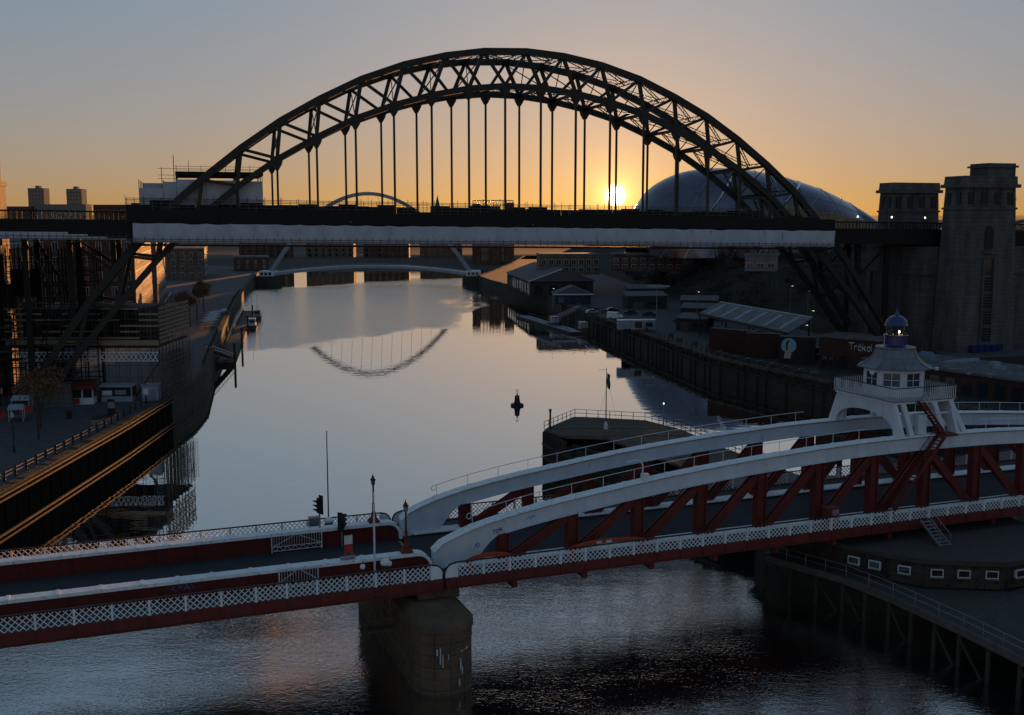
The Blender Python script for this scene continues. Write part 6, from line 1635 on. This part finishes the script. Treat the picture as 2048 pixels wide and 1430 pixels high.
rows_ = [((46.5, 252.0, 5), -0.75, 12.2, 'dark red container at the left end of the yard, lower of two'), ((46.5, 252.0, 7.75), -0.75, 12.2, 'dark red container at the left end of the yard, upper of two'),
         ((52.5, 240.5, 5), -0.3, 7.6, 'dark container left of the mural, lower of two'), ((52.5, 240.5, 7.75), -0.3, 7.6, 'dark container left of the mural, upper of two'),
         ((66.0, 236.0, 5), -0.35, 8.0, 'dark red container right of the mural, on the ground')]
for a in rows_: container(*a)
mu = container((58.0, 232.0, 5), -0.3, 7.6, 'tall charcoal container painted with a pale blue disc mural', 'container_dark', 5.6, 3, None)
M['mural_blue'] = mat('pale_blue_wall_paint', (0.22, 0.42, 0.52), (0.28, 0.48, 0.56), 1, 0.8)
M['mural_white'] = mat('chalky_white_wall_paint', (0.6, 0.58, 0.55), (0.3, 0.3, 0.32), 2.2, 0.8)
MB().add([(2.1 + 1.6 * math.cos(a), -0.03, 3.7 + 1.6 * math.sin(a)) for a in [2 * math.pi * i / 28 for i in range(28)]], [tuple(range(28))]).build('mural_disc', 'mural_blue', mu)
MB().add([(1.1, -0.04, 0.9), (2.5, -0.04, 0.9), (2.7, -0.04, 2.6), (2.5, -0.04, 3.6), (2.55, -0.04, 4.3), (2.2, -0.04, 4.7), (1.9, -0.04, 4.3), (1.85, -0.04, 3.2), (1.3, -0.04, 2.0)], [tuple(range(9))]).build('mural_figure', 'mural_white', mu)
MB().add([(1.55, -0.05, 2.6), (1.85, -0.05, 2.7), (1.95, -0.05, 4.2), (2.3, -0.05, 4.75), (1.8, -0.05, 4.85), (1.45, -0.05, 4.2)], [tuple(range(6))]).build('mural_shadow', 'container_dark', mu)
tk = thing('restaurant_block', (64.4, 224, 5), 'dark red restaurant block with white lettering behind the control cabin', 'building', -0.72)
MB().box(0, 14, 0, 9, 0, 6.4).build('wall', 'container', tk); MB().box(-0.3, 14.3, -0.3, 9.3, 6.403, 6.8).build('roof', 'roof_flat', tk)
for i in range(4): MB().box(0.8 + 1.5 * i, 1.9 + 1.5 * i, -0.06, 0.1, 0.3, 2.4).build('window', 'glass', tk)
MB().box(0, 6, -1.6, -0.02, 2.7, 2.85).build('awning', 'container', tk)
LET = {'T': [[(0, 1), (.7, 1)], [(.35, 1), (.35, 0)]], 'r': [[(0, 0), (0, .65)], [(0, .45), (.15, .62), (.35, .65)]], 'a': [[(.45, .65), (.45, 0)], [(.45, .5), (.25, .66), (.03, .5), (.03, .15), (.25, 0), (.45, .15)], [(.1, .85), (.16, .85)], [(.32, .85), (.38, .85)]],
       'k': [[(0, 0), (0, 1)], [(.4, .65), (0, .3)], [(.12, .4), (.42, 0)]], 'o': [[(.25, 0), (.02, .17), (.02, .48), (.25, .65), (.48, .48), (.48, .17), (.25, 0)]], 'l': [[(0, 0), (0, 1)]]}
x = 6.6
sg_ = put(None, 'lettering', tk)
for ch, adv in (('T', .8), ('r', .5), ('a', .65), ('k', .6), ('o', .65), ('l', .3)):
    m = MB()
    for pts in LET[ch]:
        for p, q in zip(pts, pts[1:]): m.bar((x + p[0] * 1.5, -0.05, 4.2 + p[1] * 1.5), (x + q[0] * 1.5, -0.05, 4.2 + q[1] * 1.5), 0.05, 0.2)
    m.build('letter', 'white_thin', sg_); x += adv * 1.5
fr_ = thing('flat_roofed_block', (75.5, 194.6, 5), 'long low dark block with cluttered pale flat roof at right', 'building', math.atan2(-17, 10))
MB().box(-14, 26, 0, 16, 0, 3.9).build('wall', 'container', fr_); MB().box(-14.4, 26.4, -0.5, 16.4, 3.903, 4.3).build('roof', 'roof_flat', fr_)
for i in range(11): MB().box(-12 + 3.3 * i, -10 + 3.3 * i, -0.08, 0.1, 0.3, 2.8).build('window', 'glass', fr_)
for i in range(12): MB().box(-13 + 3.1 * i, -12.2 + 3.1 * i + RND.uniform(0, 1.4), 3 + RND.uniform(0, 9), 4.2 + RND.uniform(0, 9) + 2, 4.303, 4.7 + RND.uniform(0, 0.5)).build('roof_unit', RND.choice(['grey_metal', 'canvas', 'concrete']), fr_)
t = thing('blue_tent', tuple(fr_.matrix_basis @ Vector((-6, 8, 4.31)))[:2] + (9.31,), 'small blue tent-shaped cover on the flat roof', 'tent', 0.4)
MB().add([(-1.2, -1.5, 0), (1.2, -1.5, 0), (0, -1.5, 1.5), (-1.2, 1.5, 0), (1.2, 1.5, 0), (0, 1.5, 1.5)], [(0, 1, 2), (5, 4, 3), (1, 4, 5, 2), (3, 0, 2, 5), (0, 3, 4, 1)]).build('cover', 'car_blue', t); MB().bar((0, -1.6, 1.52), (0, 1.6, 1.52), 0.06, 0.06).build('ridge_pole', 'grey_metal', t)
for i in range(5):
    p = (92.5 + 1.6 * i, 214 + 0.7 * i, 5)
    t = thing('blue_bin', p, ['leftmost', 'second', 'third', 'fourth', 'rightmost'][i] + ' blue wheeled bin at the foot of the taller stone tower', 'bin', 0.2, 'blue bins at the tower foot')
    t.location.z = 9.3
    MB().hexa([(-0.55, -0.45, 0.1), (0.55, -0.45, 0.1), (0.55, 0.45, 0.1), (-0.55, 0.45, 0.1), (-0.65, -0.55, 1.3), (0.65, -0.55, 1.3), (0.65, 0.55, 1.3), (-0.65, 0.55, 1.3)]).build('body', 'blue', t); MB().slab([(-0.68, 1.303), (0.68, 1.303), (0.5, 1.5), (-0.5, 1.5)], -0.58, 0.58).build('lid', 'blue', t)
MB().add([(86, 205, 9.28), (120, 215, 9.28), (120, 250, 9.28), (84, 250, 9.28)], [(0, 1, 2, 3)]).build('upper_pavement', 'paving', kind='structure')
MB().hexa([(86, 205, 4.9), (120, 215, 4.9), (120, 250, 4.9), (84, 250, 4.9), (86, 205, 9.27), (120, 215, 9.27), (120, 250, 9.27), (84, 250, 9.27)]).build('retaining_wall', 'quay_stone', label='stone retaining wall under the taller tower beside the flat-roofed block', cat='wall')
# quay-edge fence, right bank
f3 = thing('yard_fence', (60, 205, 5), 'black post-and-rail fence along the right quay below the containers', 'fence')
ys = [150 + 3.4 * i for i in range(52)]
O3 = Vector((60, 205, 5))
def redge_x(y):
    for (ax, ay), (bx, by) in zip(REDGE, REDGE[1:]):
        if ay <= y <= by: return ax + (bx - ax) * (y - ay) / (by - ay)
pts = [Vector((redge_x(y) + 1.4, y, 5)) for y in ys]
pm3 = MB().box(-0.07, 0.07, -0.07, 0.07, 0, 1.25).mesh('post', 'black')
for p in pts: put(pm3, 'post', f3, p - O3)
for a, b in zip(pts, pts[1:]):
    for z in (0.5, 0.85, 1.2): MB().tube(a - O3 + Vector((0, 0, z)), b - O3 + Vector((0, 0, z)), 0.04, 4).build('rail', 'black', f3)
for i in range(9):
    y = 212 + 4.2 * i; x = redge_x(y) + 3.2
    t = thing('picnic_bench', (x, y, 5), ['first', 'second', 'third', 'fourth', 'fifth', 'sixth', 'seventh', 'eighth', 'ninth'][i] + ' picnic bench from the right along the quay fence by the containers', 'bench', 0.9, 'picnic benches on the right quay')
    MB().box(-0.9, 0.9, -0.38, 0.38, 0.72, 0.78).build('table_top', 'board', t)
    for sg in (-1, 1): MB().box(-0.9, 0.9, sg * 0.75 - 0.13, sg * 0.75 + 0.13, 0.42, 0.47).build('seat', 'board', t)
    for sx in (-0.7, 0.7): MB().bar((sx, -0.75, 0), (sx, 0.3, 0.72), 0.08, 0.1).bar((sx, 0.75, 0), (sx, -0.3, 0.72), 0.08, 0.1).bar((sx, -0.85, 0.38), (sx, 0.85, 0.38), 0.08, 0.1).build('leg_frame', 'timber', t)
for i, (x, y, h) in enumerate([(72, 258, 9), (83.5, 322, 11), (82.2, 298, 11), (56, 325, 9), (14, 372, 7), (66.5, 243, 7), (100, 200, 7)]):
    t = thing('yard_lamp', (x, y, 5), ['slim lamp column above the mural container', 'tall lamp column left on the hillside behind the canopy', 'tall lamp column right on the hillside behind the canopy', 'lamp column left of the canopy roof', 'short lamp column by the pontoon gangway', 'lit lamp column beside the restaurant block', 'lamp column at the right picture edge'][i], 'street lamp', 0, 'slim lamp columns on the right bank')
    MB().tube((0, 0, 0), (0, 0, h), 0.09, 6, 0.05).build('column', 'grey_metal', t); MB().box(-0.1, 0.8, -0.12, 0.12, h, h + 0.12).build('lamp_head', 'grey_metal', t); MB().box(0.3, 0.7, -0.08, 0.08, h - 0.06, h - 0.002).build('lamp_glass', 'lamp_on', t)
# floating pontoon
pr_ = thing('right_pontoon', (11, 362, 0), 'narrow railed pontoon floating beside the right quay', 'pontoon')
PA, PB = Vector((4.0, 392, 0)), Vector((20.5, 335, 0)); OO = Vector((11, 362, 0)); dd = (PB - PA).normalized(); nv = Vector((-dd.y, dd.x, 0))
for i in range(8):
    a, b = PA.lerp(PB, i / 8) - OO, PA.lerp(PB, (i + 0.96) / 8) - OO
    MB().bar(a + Vector((0, 0, 0.3)), b + Vector((0, 0, 0.3)), 4.6, 0.8).build('float', 'timber_dark', pr_); MB().bar(a + Vector((0, 0, 0.75)), b + Vector((0, 0, 0.75)), 4.3, 0.09).build('deck', 'canvas', pr_)
    for sg in (-2.1, 2.1):
        MB().bar(a + nv * sg + Vector((0, 0, 1.7)), b + nv * sg + Vector((0, 0, 1.7)), 0.08, 0.08).build('rail', 'black', pr_)
        for j in range(4):
            q, q2 = a.lerp(b, j / 4) + nv * sg, a.lerp(b, (j + 1) / 4) + nv * sg
            MB().bar(q + Vector((0, 0, 0.8)), q2 + Vector((0, 0, 1.7)), 0.05, 0.05).bar(q + Vector((0, 0, 1.7)), q2 + Vector((0, 0, 0.8)), 0.05, 0.05).build('lacing', 'black', pr_)
g2 = thing('yard_gangway', (20, 372, 0), 'pale gangway from the right quay down to its pontoon', 'gangway')
a, b = Vector((3.5, 0.5, 5.0)), Vector((-7, -7, 1.0))
MB().bar(a, b, 1.5, 0.14).build('deck', 'timber', g2)
for sg in (Vector((0.5, -0.6, 0)), Vector((-0.5, 0.6, 0))): MB().bar(a + sg + Vector((0, 0, 1)), b + sg + Vector((0, 0, 1)), 0.09, 0.12).build('handrail', 'white_thin', g2)

# timber fender posts and weeds on the right river wall
ft = thing('wall_piles', (40, 260, 0), 'row of dark timber fender posts along the right river wall', 'fender')
for i in range(70):
    y = 172 + 3.3 * i + RND.uniform(-0.7, 0.7); x = redge_x(y)
    if RND.random() < 0.3: continue
    MB().bar((x - 0.25 - 40, y - 260, -1.2), (x - 0.25 - 40, y - 260, 4.3 + RND.uniform(-0.6, 0.5)), 0.34, 0.34).build('post', 'timber_dark', ft)
for k in range(34):
    ya, yb = 172 + 6.6 * k, 172 + 6.6 * (k + 1)
    MB().bar((redge_x(ya) - 0.45 - 40, ya - 260, 3.2), (redge_x(yb) - 0.45 - 40, yb - 260, 3.2), 0.2, 0.3).build('waling', 'timber_dark', ft)
mb = MB()
for i in range(5200):
    y = RND.uniform(168, 330); x = redge_x(y); c = Vector((x + RND.gauss(0.2, 0.5), y, 4.9 - abs(RND.gauss(0, 1.1)) + 0.5 * (RND.random() < 0.3)))
    u = Vector((RND.gauss(0, 1), RND.gauss(0, 1), RND.gauss(0, 1))).normalized() * RND.uniform(0.15, 0.4); v = u.orthogonal().normalized() * 0.14
    mb.add([c - u, c + v, c + u, c - v], [(0, 1, 2, 3)])
mb.build('wall_weeds', 'leaf_dark', None, label='weeds hanging over the top of the right river wall', cat='weeds', kind='stuff')
# low sheds and stacked clutter between the cars and the containers
for i, (x, y, w, d, h, rz, lab) in enumerate([(46, 300, 9, 6, 3.2, -0.5, 'low dark shed between the catering trailer and the canopy'), (52, 330, 12, 7, 3.6, -0.3, 'low dark shed behind the floodlight mast'), (40, 372, 14, 8, 4.2, 0.1, 'dark shed right of the small pavilion'), (56, 356, 12, 8, 4.0, -0.2, 'dark shed at the foot of the slope behind the cars'), (44, 405, 14, 9, 4.6, 0.05, 'dark shed between pavilion and slope')]):
    t = thing('yard_shed', (x, y, 5), lab, 'shed', rz)
    MB().box(0, w, 0, d, 0, h).build('wall', 'container_dark', t); MB().hexa([(-0.3, -0.3, h + 0.003), (w + 0.3, -0.3, h + 0.003), (w + 0.3, d + 0.3, h + 0.003), (-0.3, d + 0.3, h + 0.003), (-0.3, -0.3, h + 0.25), (w + 0.3, -0.3, h + 0.25), (w + 0.3, d + 0.3, h + 1.3), (-0.3, d + 0.3, h + 1.3)]).build('roof', 'roof', t)
    MB().box(w * 0.15, w * 0.4, -0.06, 0.05, 0, 2.3).build('door', 'timber', t); MB().box(w * 0.55, w * 0.85, -0.06, 0.05, 1.1, 2.1).build('window', 'glass', t)
cl_ = random.Random(9)
crate = MB().box(-0.6, 0.6, -0.5, 0.5, 0, 0.95).mesh('crate_body', 'timber'); crl = MB().box(-0.63, 0.63, -0.53, 0.53, 0.953, 1.03).mesh('crate_lid', 'timber_dark')
for i in range(18):
    y = cl_.uniform(238, 400); x = redge_x(y) + cl_.uniform(2.6, 8)
    t = thing('storage_crate', (x, y, 5), 'dark storage crate left along the right quay edge', 'crate', cl_.uniform(0, 3), 'storage crates along the right quay')
    put(crate, 'crate_body', t); put(crl, 'crate_lid', t)
car((50, 318, 5), 2.2, 'dark car parked at the foot of the floodlight mast', 'car_dark')
car((33.5, 358, 5), 0.3, 'grey car parked behind the pale blue car', 'car_dark')
boat((14.5, 357, 0.1), -1.25, 'small dark boat moored alongside the right pontoon', 'car_dark', 8, 'canvas', 6)
boat((22.8, 338, 0.1), -1.25, 'small brown boat moored at the near end of the right pontoon', 'rust', 7, 'grime_shade_white', 5)
# buildings on the slope
building('hill_building', (12, 462, 12), 0.1, 26, 12, 8.5, 'brick_pale', 'long pale building on the right bank below the sun', 2, 8, 3, faces='front', win=(1.8, 1.8))
building('hill_building', (42, 455, 14), -0.1, 30, 12, 7, 'brick', 'low brown building on the slope right of the long pale one', 2, 8, 3, faces='front', win=(1.8, 1.4))
building('hill_building', (76, 352, 19), -0.3, 10, 8, 5, 'concrete', 'small pale hut high on the slope under the white sheeting', 1, 3, 2, faces='front', win=(2.0, 1.2))

# ------------------------------------------------------------------ steel-shelled concert hall behind the arch
M['sage_highlight'] = mat('highlight_steel_seam', (0.75, 0.77, 0.82), (0.65, 0.67, 0.72), 0.3, 0.25, 0.8)  # shell highlights put into a paler steel colour
sg = thing('shell_concert_hall', (103, 470, 20), 'large curved silver steel-shelled hall behind the right end of the arch', 'building')
ZTOP = smooth_table([(-54, 12), (-50, 20), (-45, 27.5), (-38, 32.5), (-28, 36.2), (-12, 37.6), (4, 35.8), (20, 31.8), (34, 26.6), (46, 20), (56, 12)])
nx_, na = 64, 28
def shell_point(u, v, off=0.0):
    """u along the hall, v round the section from the river side to the back"""
    x = -54 + 110 * u
    a = math.pi * v
    h = ZTOP(x) + off
    dep = (24 + 11 * math.sin(math.pi * min(1, u * 1.05)) ) + off
    bulge = 0.84 + 0.22 * abs(math.sin(math.pi * (3.2 * u + 0.2 + 0.25 * v))) ** 0.7
    zz = h * math.sin(a) ** 0.82
    yy = -dep * bulge * math.cos(a)
    sweep = 16 * (1 - math.sin(a)) * (1 if v < 0.5 else 0.4)         # sections lean so that the ribs sweep like fanned arcs
    return (x + sweep * 0.55, yy, zz)
mb = MB()
for i in range(nx_ + 1):
    for j in range(na + 1): mb.v.append(shell_point(i / nx_, j / na))
for i in range(nx_):
    for j in range(na): k = i * (na + 1) + j; mb.f.append((k, k + na + 1, k + na + 2, k + 1))
mb.build('shell', 'sage', sg, smooth=True)
for k in range(3):
    u = 0.62 + 0.12 * k
    pts = [Vector(shell_point(u, v / 20, 0.08)) for v in range(0, 15)]
    m = MB()
    for a, b in zip(pts, pts[1:]): m.bar(a, b, 0.3, 0.16)
    m.build('rib', 'grey_metal' if k % 2 else 'sage', sg)
for k in range(7):                      # seams in fanned arcs, some painted pale as highlights along the creases
    u0 = 0.03 + 0.085 * k
    pts = [Vector(shell_point(u0 + 0.30 * math.sin(math.pi * v / 40), v / 40, 0.12)) for v in range(0, 21)]
    m = MB()
    for a, b in zip(pts, pts[1:]): m.bar(a, b, 0.9 if k % 3 == 1 else 0.35, 0.2)
    m.build('seam', 'sage_highlight' if k % 3 == 1 else 'grey_metal', sg)
for j in (3, 7):
    m = MB()
    pts = [Vector(shell_point(i / 32, j / 28, 0.06)) for i in range(1, 32)]
    for a, b in zip(pts, pts[1:]): m.bar(a, b, 0.12, 0.1)
    m.build('seam', 'grey_metal', sg)
# glazed river front below the shell's right wing
M['lit_glass'] = mat('warm_interior_glass', (0.25, 0.2, 0.13), (0.16, 0.13, 0.09), 0.4, 0.15)
MB().ribbon([(x, ZTOP(x) * 0.60) for x in range(0, 50, 4)], [(x, -14) for x in range(0, 50, 4)], -37.5, -37).build('glass_front', 'lit_glass', sg)
for i in range(13): MB().bar((i * 3.8 + 0.5, -37.7, -14), (i * 3.8 + 0.5, -37.7, ZTOP(i * 3.8) * 0.58), 0.2, 0.25).build('mullion', 'grey_metal', sg)
MB().box(-16, 54, -30, 34, -14, 0.5).build('plinth', 'brick', sg)

# ------------------------------------------------------------------ tilting footbridge downstream
gm = thing('footbridge', (-78.6, 600, 0), 'slender white arched footbridge far down the river', 'footbridge', 0.02)
pts = [Vector((55.5 * math.cos(t), -9 * math.sin(t), 6 + 43.4 * math.sin(t))) for t in [math.pi * i / 40 for i in range(41)]]
pts = [Vector((-55.5 + 111 * i / 40, -9 * (1 - ((i - 20) / 20) ** 2), 6 + 43.4 * (1 - ((i - 20) / 20) ** 2))) for i in range(41)]
m = MB()
for a, b in zip(pts, pts[1:]): m.bar(a, b, 2.0, 1.9)
m.build('arch', 'pale_steel', gm)
dk = [Vector((-55.5 + 111 * i / 40, 17 * (1 - ((i - 20) / 20) ** 2), 5.2 + 3.6 * (1 - ((i - 20) / 20) ** 2))) for i in range(41)]
m = MB()
for a, b in zip(dk, dk[1:]): m.bar(a, b, 7.5, 1.5)
m.build('deck', 'pale_steel', gm)
m = MB()
for a, b in zip(dk, dk[1:]): m.bar(a + Vector((0, -3.5, 1.7)), b + Vector((0, -3.5, 1.7)), 0.12, 0.2)
m.build('parapet', 'grey_metal', gm)
for i in range(4, 37, 2): MB().tube(pts[i], dk[i], 0.07, 4).build('cable', 'grey_metal', gm)
for sx in (-1, 1):
    MB().hexa([(sx * 57 - 6, -8, -2), (sx * 57 + 6, -8, -2), (sx * 57 + 6, 8, -2), (sx * 57 - 6, 8, -2), (sx * 57 - 6, -8, 4.4), (sx * 57 + 6, -8, 4.4), (sx * 57 + 6, 8, 4.4), (sx * 57 - 6, 8, 4.4)]).build('pier', 'quay_stone', gm)
    MB().box(sx * 57 - 4, sx * 57 + 4, -6, 6, 4.403, 7.2).build('bearing_house', 'white_thin', gm)
    for k in range(3): MB().box(sx * 57 - 3 + 2.2 * k, sx * 57 - 1.6 + 2.2 * k, -6.1, -6.003, 5.0, 6.6).build('window', 'glass', gm)

# ------------------------------------------------------------------ flour mill with roof frame
bt = thing('flour_mill', (-29.4, 800, 0), 'tall brick mill block with steel frame on its roof beyond the arch bridge deck', 'building', 0.0)
MB().box(0, 31, 0, 40, 1, 42).build('wall', 'brick', bt)
for x0, x1, z in ((0, 6, 46.5), (12.5, 21, 45), (24, 31, 47.5)): MB().box(x0, x1, -1.2, 7, 1, z).build('corner_tower', 'brick', bt)
for i in range(5):
    for k in range(6): MB().box(6.6 + i * 1.15 + (6.5 if i > 4 else 0), 7.4 + i * 1.15, -0.2, 0.1, 5 + 6 * k, 10 + 6 * k).build('window', 'lit_glass', bt)
for k in range(6): MB().box(21.6, 23.4, -0.2, 0.1, 5 + 6 * k, 10 + 6 * k).build('window', 'lit_glass', bt)
m = MB()
for x in [0.5 + 2.5 * i for i in range(13)]:
    for y in (2, 20): m.bar((x, y, 42), (x, y, 49.5 + 0.8 * math.sin(x)), 0.25, 0.25)
for y in (2, 20):
    for z in (45.5, 49.3): m.bar((0.5, y, z), (30.5, y, z), 0.25, 0.3)
    for x in [0.5 + 2.5 * i for i in range(12)]: m.bar((x, y, 45.5), (x + 2.5, y, 49.3), 0.15, 0.15)
m.build('roof_frame', 'tube', bt)

# ------------------------------------------------------------------ far bank and skyline
for i, (x, y, w, h, lab) in enumerate([(-215, 850, 40, 15, 'far riverside flats at the left, beyond the footbridge'), (-165, 865, 38, 17, 'far riverside flats second from left, beyond the footbridge'), (-118, 858, 36, 18, 'far riverside flats in the middle, beyond the footbridge'), (-74, 868, 34, 16, 'far riverside flats right of the middle, beyond the footbridge')]):
    building('riverside_flats', (x, y, 4.5), 0.03 * (i - 1), w, 14, h, 'brick_pale' if i % 2 else 'brick', lab, 4, 7, 0, faces='front', win=(2.2, 2.4), sill=False)
for i, (x, w, h) in enumerate([(-668, 22, 62), (-615, 21, 61)]):
    t = building('tower_block', (x, 1500, 15), 0, w, 18, h, 'concrete', ['left of two distant tower blocks on the skyline', 'right of two distant tower blocks on the skyline'][i], 12, 5, 0, faces='front', win=(2.4, 2.2), sill=False)
    MB().box(w * 0.4, w * 0.65, 4, 12, h + 0.6, h + 4).build('lift_house', 'concrete', t)
rr = random.Random(21)
k = 0
sides = [(-690, -640), (-640, -570), (-565, -520), (-515, -470), (-470, -430)]
names_ = ['far low block at the extreme left of the skyline', 'far low block between the two tower blocks', 'far low block just right of the tower blocks', 'far low block midway between tower blocks and sheeted enclosure', 'far low block beside the sheeted enclosure']
for i, (a, b) in enumerate(sides):
    building('skyline_block', (a, 1440 + 12 * i, 12), 0, b - a, 20, 40 + rr.uniform(-1.5, 4), 'concrete' if i % 2 else 'brick', names_[i], 5, 9, 0, faces='front', win=(2.6, 2.6), sill=False, roof_mat='roof_flat')
for i, (x, y, w, h, lab) in enumerate([(105, 900, 26, 33, 'far rooftop block just left of the sun'), (78, 930, 16, 30, 'lower far rooftop left of the sun'), (-175, 1500, 60, 34, 'far low terrace left of the footbridge arch top'), (-120, 1600, 50, 36, 'far low terrace beneath the footbridge arch top')]):
    building('skyline_block', (x, y, 6), 0, w, 16, h, 'brick', lab, 4, 6, 0, faces='front', win=(2, 2), sill=False)
t = thing('church_spire', (-103, 1500, 10), 'tiny church spire on the far horizon under the hangers', 'church')
MB().box(-4, 4, -4, 4, 0, 38).build('tower', 'brick', t); MB().lathe([(4.5, 38), (0.1, 58)], n=8).build('spire', 'roof', t)
for i, (x, y, z, h, sd, lab) in enumerate([(-700, 1480, 20, 56, 31, 'bare tree on the far left skyline beside the tower blocks'), (222, 480, 30, 20, 32, 'bare tree on the skyline at the right picture edge')]):
    bare_tree('skyline_tree', (x, y, z), h, lab, sd, depth=7, spread=0.6, thick=0.5)
t = thing('white_shed', (121, 250, 9), 'white sheeted gable at the right picture edge behind the tower', 'shed', -0.25)
MB().box(0, 20, 0, 14, 16.5, 25).build('wall', 'sheet', t); MB().add([(-0.4, -0.4, 25), (20.4, -0.4, 25), (20.4, 14.4, 25), (-0.4, 14.4, 25), (-0.4, 7, 28), (20.4, 7, 28)], [(0, 1, 5, 4), (2, 3, 4, 5), (0, 4, 3), (1, 2, 5), (3, 2, 1, 0)]).build('roof', 'sheet', t)
MB().box(0.2, 19.8, 0.2, 13.8, 0, 16.45).build('brick_base', 'brick', t)

# scrub and trees on the right slope
def scrub(name, n, fn, mt, size, label, **kw):
    mb = MB(); r_ = random.Random(5)
    for i in range(n):
        c = fn(r_)
        u = Vector((r_.gauss(0, 1), r_.gauss(0, 1), r_.gauss(0, 1))).normalized() * size * r_.uniform(0.6, 1.4); v = u.orthogonal().normalized() * size * 0.6
        mb.add([c - u, c + v, c + u, c - v], [(0, 1, 2, 3)])
    return mb.build(name, mt, None, label=label, cat='shrubs', kind='stuff')
blobs = [(RND.random() ** 1.5, RND.random(), RND.uniform(2, 4.5)) for _ in range(260)]
def on_hill(r_):
    u, v, s = r_.choice(blobs)
    y = 250 + 330 * v; x0 = 62 + max(0, (420 - y)) * 0.16 - max(0, y - 420) * 0.06
    uu = 0.01 + 0.22 * u
    x = x0 + uu * 330; z = 4.9 + 20 * (1 - math.exp(-uu * 9)) * min(1, (y - 236) / 50) + 9 * uu
    return Vector((x + r_.gauss(0, s * 0.5), y + r_.gauss(0, s * 0.5), z + abs(r_.gauss(0, s * 0.5)) + 0.3))
scrub('hillside_scrub', 26000, on_hill, 'leaf_dark', 0.4, 'dark tangle of scrub covering the right-hand slope')
for i in range(12):
    v = (i + 0.5) / 12; y = 262 + 190 * v; x0 = 62 + max(0, (420 - y)) * 0.16; uu = 0.05 + 0.06 * (i % 3)
    x = x0 + uu * 330; z = 4.9 + 20 * (1 - math.exp(-uu * 9)) * min(1, (y - 236) / 50) + 9 * uu - 0.5
    bare_tree('slope_tree', (x, y, z), 9 + (i * 7 % 4), ['first', 'second', 'third', 'fourth', 'fifth', 'sixth', 'seventh', 'eighth', 'ninth', 'tenth', 'eleventh', 'twelfth'][i] + ' dark leafless tree on the right slope counted from the tower', 50 + i, depth=5, leaves=350, leaf_mat='leaf_dark')['group'] = 'trees on the right slope'
